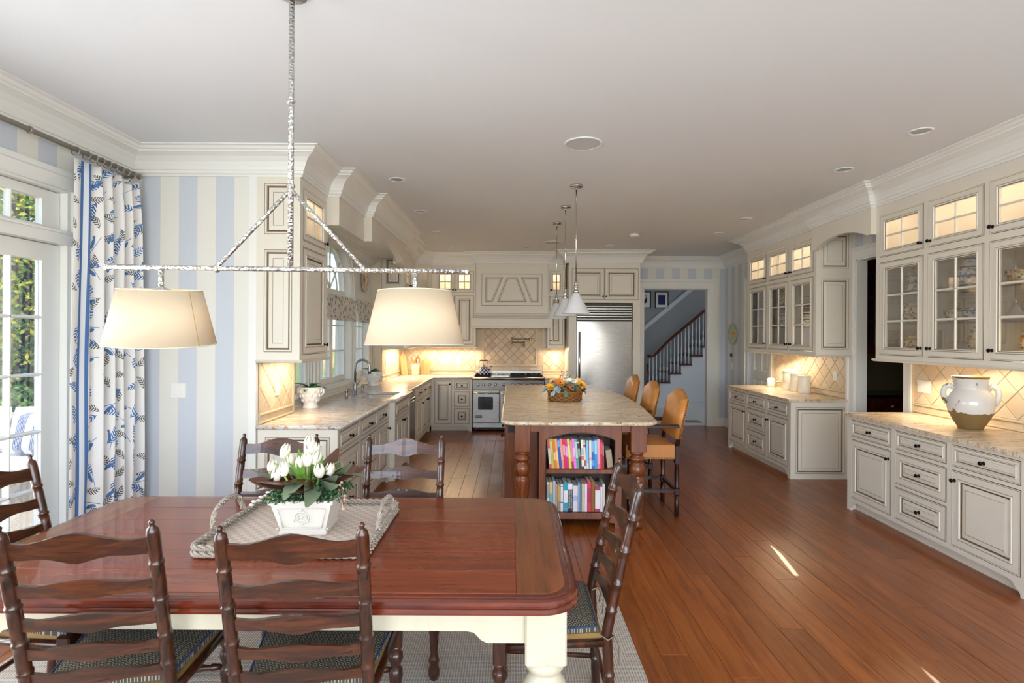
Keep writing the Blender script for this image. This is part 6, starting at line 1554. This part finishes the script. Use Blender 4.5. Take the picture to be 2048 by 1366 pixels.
# ------------------------------------------------------------ roman shades
t = NT('dappled_roman_fabric'); n = t.vor(t.coord('Object', (1, 1, .55)), 26); M['roman'] = t.done(t.ramp(n, [(.25, '77746E'), (.4, 'E4E1DA')]), .9)
for a_, b_, lb in ((WC - WRD - .02, WC + WRD + .02, 'dappled grey roman shade across the arched sink window'), (5.16, 5.92, 'dappled grey roman shade on the narrow window beside the near pot'), (7.34, 8.10, 'dappled grey roman shade on the narrow window beside the far pot')):
    p = thing('roman_shade', lb, 'window shade', (XW + .045, (a_ + b_) / 2, 2.1), R(90)); w = (b_ - a_) / 2
    m = MB(); m.prism([(0, 0), (-.012, -.002), (-.02, -.12), (-.03, -.19), (-.026, -.2), (-.04, -.24), (-.03, -.25), (-.046, -.285), (-.036, -.3), (-.01, -.29), (0, -.15)], 'x', -w, w); m.build('folded_fabric', 'roman', p)
    MB().box((-w, 0, -.02), (w, .012, .012)).build('headrail', 'wall_white', p)

# ------------------------------------------------------------ orchids, crock, boards
t = NT('ribbed_white_glaze'); M['wglaze'] = t.done('EFECEA', .16, coat=.4)
PLf = leafmesh(.17, .036, 'leaf', m_paint('orchid_leaf', '2F6B45', '4C8A50', .35, 12), .35, .35, 8)
def orchid(loc, lb, sd):
    random.seed(sd)
    p = thing('potted_orchid', lb, 'potted plant', loc)
    m = MB(); m.lathe([(.0, 0), (.075, 0), (.076, .008), (.07, .022), (.062, .04), (.075, .07), (.094, .11), (.10, .15), (.104, .19), (.106, .205), (.10, .206), (.096, .18), (.09, .16)], 32, cap=False)
    m.build('pot', 'wglaze', p)
    for k in range(3):
        for i in range(14):
            an = 2 * PI * (i + .5 * k) / 14; rr = (.079, .096, .1035)[k]; z = (.085, .125, .165)[k]
            MB().sphere((rr * math.cos(an), rr * math.sin(an), z), .012, 0, 7, 5, (.8, .8, 1.7)).build('boss', 'wglaze', p)
    for s_ in (-1, 1): MB().tube([(s_ * .1, 0, .19), (s_ * .125, 0, .185), (s_ * .128, 0, .15), (s_ * .1, 0, .12)], .008, 8).build('ear', 'wglaze', p)
    MB().lathe([(.0, .185), (.095, .18)], 20, cap=False).build('soil', plain('5C4A34', .95), p)
    for k in range(6):
        an = k * 1.05 + random.uniform(-.2, .2); inst('leaf', PLf, p, (.012 * math.cos(an), .012 * math.sin(an), .19), (R(38 - 22 * (k % 2)), random.uniform(-.2, .2), an), (1, .75 + .3 * random.random(), 1))
    MB().tube([(.01, 0, .19), (.015, .01, .35), (.0, .02, .52), (.03, .03, .62)], [.003, .003, .0025, .002], 6).build('flower_stem', plain('6C7F46', .5), p)
    MB().tube([(-.012, 0, .19), (-.012, .005, .58)], .0028, 6).build('stake', plain('3E4A38', .6), p)
orchid((-1.955, 5.30, .9155), 'white knobbed pot with an orchid plant beside the tiled end of the sink counter', 2)
orchid((-1.945, 7.64, .9155), 'white knobbed pot with an orchid plant beyond the faucet', 4)
ck_ = thing('utensil_crock', 'beige crock of wooden and metal utensils in the back corner', 'utensil crock', (-1.70, 9.62, .9155))
MB().lathe([(.0, 0), (.062, 0), (.066, .006), (.068, .18), (.07, .2), (.062, .2), (.06, .05)], 24, cap=False).build('crock', plain('E3D6BE', .4), ck_)
random.seed(9)
for k in range(9):
    an = random.uniform(0, 6.28); tx, ty = .05 * math.cos(an), .05 * math.sin(an); h_ = random.uniform(.27, .34); metal = k % 3 == 0
    m = MB(); m.tube([(tx * .3, ty * .3, .04), (tx, ty, h_ - .06)], .005, 6); m.sphere((tx * 1.12, ty * 1.12, h_ - .02), .026, 0, 10, 8, (1, .35, 1.5)); m.build('utensil', 'chrome' if metal else plain('B98850', .6), ck_)
def board(loc, w, h, col, lb, ry, rz):
    p = thing('cutting_board', lb, 'cutting board', loc, 0, None, (R(-8), 0, R(rz)))
    pts = [(-w / 2, 0), (w / 2, 0), (w / 2, h * .8), (w * .3, h * .86), (w * .12, h * .9), (w * .12, h), (-w * .12, h), (-w * .12, h * .9), (-w * .3, h * .86), (-w / 2, h * .8)]
    MB().prism(pts, 'y', -.009, .009).build('board', m_wood('board_wood_' + col, 'B98C58', col, 'E0BC8A', 1, 'Z', .55, .0, .05), p)
board((-1.9, 9.68, .919), .15, .42, 'D0A870', 'tall light cutting board leaning in the back corner', 0, 60)
board((-1.56, 9.83, .919), .16, .30, 'C99E64', 'paddle-shaped cutting board leaning on the tiles behind the crock', 0, 0)

# ------------------------------------------------------------ jug
jg = thing('terracotta_jug', 'large two-handled white glazed jug with bare clay base on the granite', 'jug', (3.62, 4.30, .9155), R(20)); jg.scale = (.8, .8, 1)
t = NT('chipped_white_glaze'); v = t.coord('Object'); s3 = t.sep(v); n = t.noise(v, 9, 5, .6); n2 = t.noise(t.coord('Object', (1, 1, 1), (0, 0, 0), (.3, .1, .4)), 6, 5, .65, .5)
lo = t.math('LESS_THAN', s3[2], t.math('MULTIPLY_ADD', n, .06, .10)); chip = t.math('GREATER_THAN', n2, .615)
rim_ = t.math('GREATER_THAN', t.math('ADD', s3[2], t.math('MULTIPLY', n, .03)), .412)
clay = t.mix(t.noise(v, 5, 4), '6E5A34', '8A6C3E')
M['jug'] = t.done(t.mix(t.math('MAXIMUM', t.math('MAXIMUM', lo, chip), rim_), 'D6D2CE', clay), t.mix(lo, (.14, .14, .14, 1), (.6, .6, .6, 1)))
JP = [(.0, 0), (.098, 0), (.102, .01), (.14, .065), (.178, .13), (.19, .185), (.187, .23), (.168, .275), (.135, .305), (.128, .315), (.13, .33), (.138, .375), (.148, .405), (.15, .412), (.142, .412), (.125, .36), (.12, .32), (.13, .29)]
MB().lathe(JP, 40, cap=False).build('body', 'jug', jg)
for s_ in (-1, 1):
    an = R(-50 if s_ > 0 else 130); c, q = math.cos(an), math.sin(an)
    MB().tube([(r * c, r * q, z) for r, z in ((.125, .315), (.165, .335), (.20, .32), (.215, .28), (.205, .23), (.185, .19))], [.018, .021, .022, .022, .02, .016], 12, flat=1.25).build('handle', 'jug', jg)

# ------------------------------------------------------------ canisters, speaker, cable
for x, y, r, h_, lb in ((3.745, 7.34, .09, .27, 'tallest of the three white lidded canisters'), (3.735, 7.135, .08, .245, 'middle-sized white lidded canister of the three'), (3.725, 6.94, .072, .225, 'smallest of the three white lidded canisters')):
    p = thing('canister', lb, 'canister', (x, y, .9155), 0, 'white canisters on the granite')
    MB().lathe([(.0, 0), (r * .97, 0), (r, .006), (r, h_ - .03), (r * .98, h_ - .025)], 32, cap=False).build('jar', plain('F1E9DA', .3), p)
    MB().lathe([(r * 1.04, h_ - .026), (r * 1.05, h_ - .02), (r * 1.05, h_ - .006), (r * 1.0, h_), (.03, h_ + .004), (.012, h_ + .008), (.016, h_ + .02), (.0, h_ + .026)], 32, cap=False).build('lid', plain('F1E9DA', .3), p)
p = thing('smart_speaker', 'small rounded white speaker at the far end of the canister counter', 'speaker', (3.72, 7.82, .9155))
MB().lathe([(.0, 0), (.04, 0), (.05, .006), (.054, .03), (.054, .09), (.047, .115), (.03, .125), (.0, .127)], 24, cap=False).build('body', plain('ECE8E2', .6), p)
p = thing('wire_stand', 'small wire stand beside the white speaker', 'stand', (3.74, 7.62, .9155))
for k in range(4):
    MB().tube([(-.045, -.05 + .033 * k, .004), (-.045, -.05 + .033 * k, .09), (.045, -.05 + .033 * k, .09), (.045, -.05 + .033 * k, .004)], .002, 5).build('wire', 'chrome', p)
for z in (.004, .05, .09): MB().tube([(-.045, -.05, z), (-.045, .05, z)], .002, 5).tube([(.045, -.05, z), (.045, .05, z)], .002, 5).build('wire', 'chrome', p)

# ------------------------------------------------------------ painted pottery in the glass cabinets
def majolica(nm, base, spots):
    t = NT(nm); v = t.coord('Object'); c = t.vor(v, 34, 'F1', 'Color'); d = t.vor(v, 34); s3 = t.sep(c)
    pick = t.ramp(s3[0], [(i / len(spots), q) for i, q in enumerate(spots)], 'CONSTANT')
    band = t.math('GREATER_THAN', t.math('SINE', t.math('MULTIPLY', t.sep(v)[2], 90)), .82)
    col = t.mix(t.math('LESS_THAN', d, .42), base, pick); col = t.mix(band, col, spots[0]); return t.done(col, .2)
POT = [majolica('majolica_blue', 'DFE6EA', ['35599A', '6E93C0', 'C95A4A', '5E8A5A', 'D8B24A']), majolica('majolica_gold', 'E8E2CE', ['C99A2E', '3F6A4A', '2F4E86', 'B5562E', '7A8A3A']), majolica('majolica_pale', 'E9E5DA', ['8A8F9A', 'B08A5A', '7A93A8', '9AA07A', 'C0A070'])]
def pot(prof, loc, lb, mat, name, cat, lid=None, handle=False, spout=False):
    p = thing(name, lb, cat, loc)
    MB().lathe(prof, 24, cap=False).build('body', POT[mat], p)
    top_ = prof[-1]
    if lid: MB().lathe([(top_[0] * 1.05, top_[1]), (top_[0] * 1.0, top_[1] + .012), (top_[0] * .4, top_[1] + lid * .5), (.008, top_[1] + lid * .6), (.014, top_[1] + lid * .85), (.0, top_[1] + lid)], 20, cap=False).build('lid', POT[mat], p)
    if handle: MB().tube([(0, prof[2][0] * .9, prof[2][1]), (0, prof[2][0] + .05, (prof[2][1] + top_[1]) * .55), (0, top_[0] * .9, top_[1] - .01)], .007, 8).build('handle', plain('D8B23A', .3), p)
    if spout: MB().tube([(0, prof[2][0] * .8, top_[1] * .75), (0, prof[2][0] + .05, top_[1] * .98)], [.02, .012], 8).build('spout', POT[mat], p)
JAR = [(.0, 0), (.055, 0), (.06, .01), (.062, .06), (.055, .12), (.048, .15), (.05, .16)]
VAS = [(.0, 0), (.05, 0), (.075, .05), (.085, .1), (.07, .16), (.04, .2), (.035, .22), (.045, .24)]
BOW = [(.0, 0), (.05, 0), (.07, .03), (.08, .06), (.082, .085)]
URN = [(.0, 0), (.045, 0), (.07, .04), (.085, .09), (.08, .14), (.06, .17), (.065, .185)]
S0, S1, S2 = 1.461, 1.76, 2.04
X_ = 3.68
for prof, y, z, lb, mt, nm, ct, kw in ((JAR, 5.0, S2, 'lidded painted jar on the top glass shelf over the pantry end of the jug counter', 2, 'painted_jar', 'jar', dict(lid=.08)), (URN, 5.0, S1, 'painted pitcher with yellow spout on the middle glass shelf', 1, 'painted_pitcher', 'pitcher', dict(spout=True)), (URN, 5.0, S0, 'round painted urn at the bottom of the cabinet over the jug counter', 1, 'painted_urn', 'urn', {}),
        (VAS, 4.38, S2, 'blue flowered vase with yellow handle on the top glass shelf', 0, 'painted_vase', 'vase', dict(handle=True)), (BOW, 4.52, S1, 'gold lidded sugar bowl on the middle glass shelf', 1, 'lidded_bowl', 'bowl', dict(lid=.06)), (BOW, 4.34, S1, 'flowered lidded bowl beside the gold one on the middle shelf', 0, 'lidded_bowl', 'bowl', dict(lid=.06)),
        (BOW, 3.96, S2, 'yellow flowered bowl on the top glass shelf near the frame edge', 1, 'painted_bowl', 'bowl', {}),
        (VAS, 7.84, S2, 'blue flowered tall vase on the top shelf over the far end of the canister counter', 0, 'painted_vase', 'vase', {}), (URN, 7.84, S1, 'dark flowered urn on the middle shelf over the far end of the canister counter', 1, 'painted_urn', 'urn', {}),
        (VAS, 7.38, S2, 'gold flowered tall vase on the top shelf over the canisters', 1, 'painted_vase', 'vase', dict(handle=True)), (URN, 7.38, S1, 'orange flowered urn on the middle shelf over the canisters', 0, 'painted_urn', 'urn', {}), (URN, 6.80, S1, 'pale flowered urn on the middle shelf by the panelled cabinet end', 2, 'painted_urn', 'urn', {}), (BOW, 6.55, S0, 'small pale bowl at the bottom of the cabinet over the canisters', 2, 'painted_bowl', 'bowl', {})):
    pot(prof, (X_, y, z), lb, mt, nm, ct, **kw)
for y, lb in ((4.36, 'painted plate on a scrolled black stand at the bottom of the middle glass bay'), (3.90, 'painted plate on a scrolled black stand in the last glass bay')):
    p = thing('plate_on_stand', lb, 'plate', (3.72, y, S0), R(-90))
    MB().lathe([(.0, .02), (.08, .018), (.12, .0), (.122, .004), (.08, .026), (.0, .028)], 28, (0, .02, .15), axis='y', cap=False).build('plate', POT[1], p)
    for s_ in (-1, 1): MB().tube([(s_ * .05, .06, .0065), (s_ * .05, -.04, .0065), (s_ * .05, -.06, .03), (s_ * .05, -.045, .05), (s_ * .05, -.03, .035)], .006, 6).build('stand_scroll', 'black', p)

# ------------------------------------------------------------ ceiling fixtures
def ceil_at(px, py):
    c = 671 + (px - 1025) * .0052; Y = 1090 * (ZC - CAMZ) / (c - py); return ((px - 1025) / 1090 * Y, Y)
for px, py, lb in ((1840, 262, 'recessed ceiling light over the aisle beside the jug cabinet'), (1686, 339, 'recessed ceiling light before the arched pantry valance'), (1491, 438, 'recessed ceiling light before the canister cabinet'), (1437, 467, 'recessed ceiling light near the stair doorway'), (1219, 491, 'recessed ceiling light in front of the refrigerator'), (794, 359, 'recessed ceiling light at the near end of the sink row'), (842, 423, 'second recessed ceiling light along the sink row'), (873, 464, 'third recessed ceiling light along the sink row'), (897, 493, 'recessed ceiling light at the range end of the sink row'), (1053, 495, 'recessed ceiling light in front of the range hood')):
    X, Y = ceil_at(px, py)
    p = thing('recessed_light', lb, 'ceiling light', (X, Y, ZC), 0, 'recessed ceiling lights')
    MB().lathe([(.078, -.001), (.078, -.005), (.07, -.008), (.058, -.004), (.056, -.0012)], 28, cap=False).build('trim_ring', 'ceil', p)
    MB().lathe([(.056, -.002), (.04, -.0018), (.0, -.0016)], 24, cap=False).build('lens', plain('B4B8BA', .22, .85), p)
for (px, py), lb in (((1165.6, 286.9), 'large round ceiling speaker near the dining table'), ((1106, 484.6), 'round ceiling speaker in front of the range hood')):
    X, Y = ceil_at(px, py); p = thing('ceiling_speaker', lb, 'ceiling speaker', (X, Y, ZC))
    MB().lathe([(.142, -.0005), (.141, -.007), (.128, -.009), (.124, -.004)], 40, cap=False).build('bezel', 'ceil', p); MB().lathe([(.124, -.006), (.0, -.007)], 40, cap=False).build('grille', plain('C9CACC', .9), p)
X, Y = ceil_at(1269, 468); p = thing('smoke_detector', 'white smoke detector on the ceiling before the refrigerator', 'smoke detector', (X, Y, ZC))
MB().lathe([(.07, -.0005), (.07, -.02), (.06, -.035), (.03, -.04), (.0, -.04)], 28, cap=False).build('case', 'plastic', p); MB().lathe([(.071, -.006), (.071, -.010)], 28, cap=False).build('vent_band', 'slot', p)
# ------------------------------------------------------------ garden outside
t = NT('patio_flagstone'); v = t.coord('Object'); d = t.vor(v, 1.3, 'DISTANCE_TO_EDGE'); cc = t.vor(v, 1.3, 'F1', 'Color'); n = t.noise(v, 6, 5)
col = t.mix(n, 'A79C8A', 'C9BEAA'); col = t.mix(t.ramp(d, [(.02, 1.0), (.05, 0.0)]), col, '77705F'); M['patio'] = t.done(col, .85)
t = NT('lawn'); M['lawn'] = t.done(t.mix(t.noise(t.coord('Object'), 8, 5), '4E6A2A', '7F8F40'), .95)
g = MB().box((-60, -40, -.32), (60, 70, -.27)).build('ground', 'lawn'); struct(g, 'green lawn')
struct(MB().box((-10.5, -4, -.27), (-3.2, 7.1, -.16)).build('patio', 'patio'), 'stone paved patio')
sw = thing('garden_wall', 'low stone garden wall behind the patio sofa', 'wall', (-10, 7.1, -.16))
random.seed(4); mt = [plain(c, .9) for c in ('9A9080', 'B4A890', '857C6C', 'A89A80')]
x = 0
for row_ in range(4):
    x = -(row_ % 2) * .2
    while x < 6.6:
        w = random.uniform(.28, .5); MB().cbox((max(x, 0) + .005, random.uniform(-.015, .01), .16 * row_ + .005), (min(x + w, 6.7) - .005, .35, .16 * row_ + .155), .012).build('stone', random.choice(mt), sw); x += w
MB().cbox((-.05, -.04, .64), (6.8, .4, .70), .01).build('coping', plain('B9AE98', .85), sw)
sf = thing('patio_sofa', 'white cushioned patio sofa with blue striped pillows outside the french doors', 'sofa', (-5.25, 5.55, -.16))
MB().cbox((-1.3, -.05, .05), (1.3, .85, .32), .02).build('wicker_base', m_paint('grey_wicker', '8A8072', '9E9484', .9, 40), sf); MB().cbox((-1.3, .72, .32), (1.3, .88, .78), .03).build('back_frame', m_paint('grey_wicker2', '8A8072', '9E9484', .9, 40), sf)
def cushion(par, loc, sx, sy, sz, rx, nm, mat):
    mb = MB(); S_ = 10; vs = []
    for f in (1, -1):
        for j in range(S_ + 1):
            for i in range(S_ + 1):
                u, v_ = 2 * i / S_ - 1, 2 * j / S_ - 1; k = (1 - abs(u) ** 4) ** .5 * (1 - abs(v_) ** 4) ** .5
                vs.append((u * sx * (1 - .04 * v_ * v_), f * sy * (.25 + .75 * k) * (1 if k > 0 else .2), v_ * sz * (1 - .04 * u * u)))
    n = (S_ + 1) ** 2; fs = [(j * 11 + i, j * 11 + i + 1, j * 11 + i + 12, j * 11 + i + 11) for j in range(S_) for i in range(S_)]
    rim = [i for i in range(11)] + [j * 11 + 10 for j in range(1, 11)] + [110 + i for i in range(9, -1, -1)] + [j * 11 for j in range(9, 0, -1)]
    mb.add(vs, fs + [tuple(n + k for k in f[::-1]) for f in fs] + [(rim[k], rim[(k + 1) % 40], n + rim[(k + 1) % 40], n + rim[k]) for k in range(40)], 0, True)
    return mb.build(nm, mat, par, loc, (R(rx), 0, 0))
wc = plain('EDEBE6', .9, name='white_outdoor_fabric')
for k in range(3):
    cushion(sf, (-.86 + .86 * k, .36, .40), .42, .09, .38, 90, 'seat_cushion', wc); cushion(sf, (-.86 + .86 * k, .62, .70), .42, .11, .26, -12, 'back_cushion', wc)
t = NT('striped_pillow'); s3 = t.sep(t.coord('Object')); ax = t.math('ABSOLUTE', t.math('SUBTRACT', t.math('ABSOLUTE', s3[0]), .09)); bb = t.math('MULTIPLY', t.math('LESS_THAN', ax, .05), t.math('GREATER_THAN', t.math('SINE', t.math('MULTIPLY', s3[0], 380)), -.4))
M['pillow'] = t.done(t.mix(bb, 'EEECE8', '3A4F86'), .9)
for x, lb in ((.15, 'blue striped white pillow in the middle of the patio sofa'), (-.55, 'blue striped white pillow beside the middle of the patio sofa'), (1.0, 'blue striped white pillow at the house end of the patio sofa')):
    o = cushion(None, (-5.25 + x, 5.55 + .28, -.16 + .72), .24, .09, .22, -16, 'throw_pillow', 'pillow'); tag(o, lb, 'pillow', 'striped pillows on the patio sofa')
leafm = [plain(c, .75) for c in ('7C9A3C', 'B4BC48', 'E0C848', '56783A')]
def foliage(par, n, c, rx, ry, rz, sz, nm, mats, seed, shell=.35):
    rnd = random.Random(seed); mb = MB(); V = []; F = []
    for k in range(n):
        while True:
            p_ = Vector((rnd.uniform(-1, 1), rnd.uniform(-1, 1), rnd.uniform(-1, 1)))
            if shell < p_.length < 1: break
        q = Vector((c[0] + p_.x * rx, c[1] + p_.y * ry, c[2] + p_.z * rz)); a = Vector((rnd.gauss(0, 1), rnd.gauss(0, 1), rnd.gauss(0, 1))).normalized() * sz; b = a.cross(Vector((rnd.gauss(0, 1), rnd.gauss(0, 1), rnd.gauss(0, 1)))).normalized() * sz * .5
        o = len(V); V += [q - a, q + b, q + a, q - b]; F.append((o, o + 1, o + 2, o + 3))
    mb.v = [tuple(v_) for v_ in V]; mb.f = F; mb.mi = [rnd.choices(range(len(mats)), [4, 3, 2, 3][:len(mats)])[0] for _ in F]; mb.sm = [False] * len(F)
    return stuff(mb.build(nm, mats, par, recalc=False))
def tree(x, y, h, r, lb, seed, mats=leafm, n=9000, sz=.06):
    p = thing('tree', lb, 'tree', (x, y, -.27), 0, 'trees beyond the patio')
    rnd = random.Random(seed)
    MB().tube([(0, 0, 0), (.1, 0, h * .3), (-.1, .1, h * .6), (0, 0, h * .9)], [.18, .15, .1, .04], 8).build('trunk', plain('4A3C2C', .9), p)
    for k in range(5):
        an = rnd.uniform(0, 6.28); MB().tube([(0, 0, h * (.3 + .1 * k)), (r * .5 * math.cos(an), r * .5 * math.sin(an), h * (.42 + .1 * k)), (r * .9 * math.cos(an), r * .9 * math.sin(an), h * (.48 + .1 * k))], [.06, .04, .015], 6).build('branch', plain('4A3C2C', .9), p)
    foliage(p, n, (0, 0, h * .58), r, r, h * .46, sz, 'crown', mats, seed)
ymat = [leafm[1], leafm[2], leafm[0], leafm[3]]; dm = [leafm[3], leafm[0], leafm[1]]
for i, (x, y, h, r, ml, ad) in enumerate(((-8.6, 9.6, 5.6, 1.5, ymat, 'yellow green tree straight behind the patio sofa'), (-12.0, 12.6, 8.5, 2.2, leafm, 'tall green tree behind the yellow tree'), (-16, 17.5, 11, 2.8, dm, 'dark green tree at the back of the garden'), (-5.8, 12.2, 6.5, 1.5, leafm, 'slim green tree nearer the house corner'), (-12.2, 8.6, 6.5, 1.7, ymat, 'yellowing tree left of the patio wall'), (-16.5, 12, 9, 2.2, dm, 'big dark tree far left of the garden'), (-8.2, 15.2, 8, 1.7, leafm, 'tall narrow tree behind the slim green one'), (-11.8, 4.6, 7, 1.9, leafm, 'green tree beyond the patio side'), (-12, .2, 7.5, 2.0, ymat, 'yellow tree beyond the patio near the first french door'))):
    tree(x, y, h, r, ad, 100 + i, ml)
for i, (x, y, ad) in enumerate(((-6.6, 8.2, 'round green shrub behind the wall at the house end'), (-7.5, 8.3, 'round green shrub behind the wall middle'), (-8.4, 8.2, 'round green shrub behind the far wall end'), (-5.6, 8.3, 'round green shrub close to the house corner'))):
    p = thing('shrub', ad, 'shrub', (x, y, -.27), 0, 'shrubs behind the garden wall'); foliage(p, 1600, (0, 0, .55), .45, .42, .55, .04, 'leaves', [leafm[0], leafm[3]], 50 + i, .5); MB().tube([(0, 0, 0), (0, 0, .5)], .04, 6).build('stem', plain('4A3C2C', .9), p)
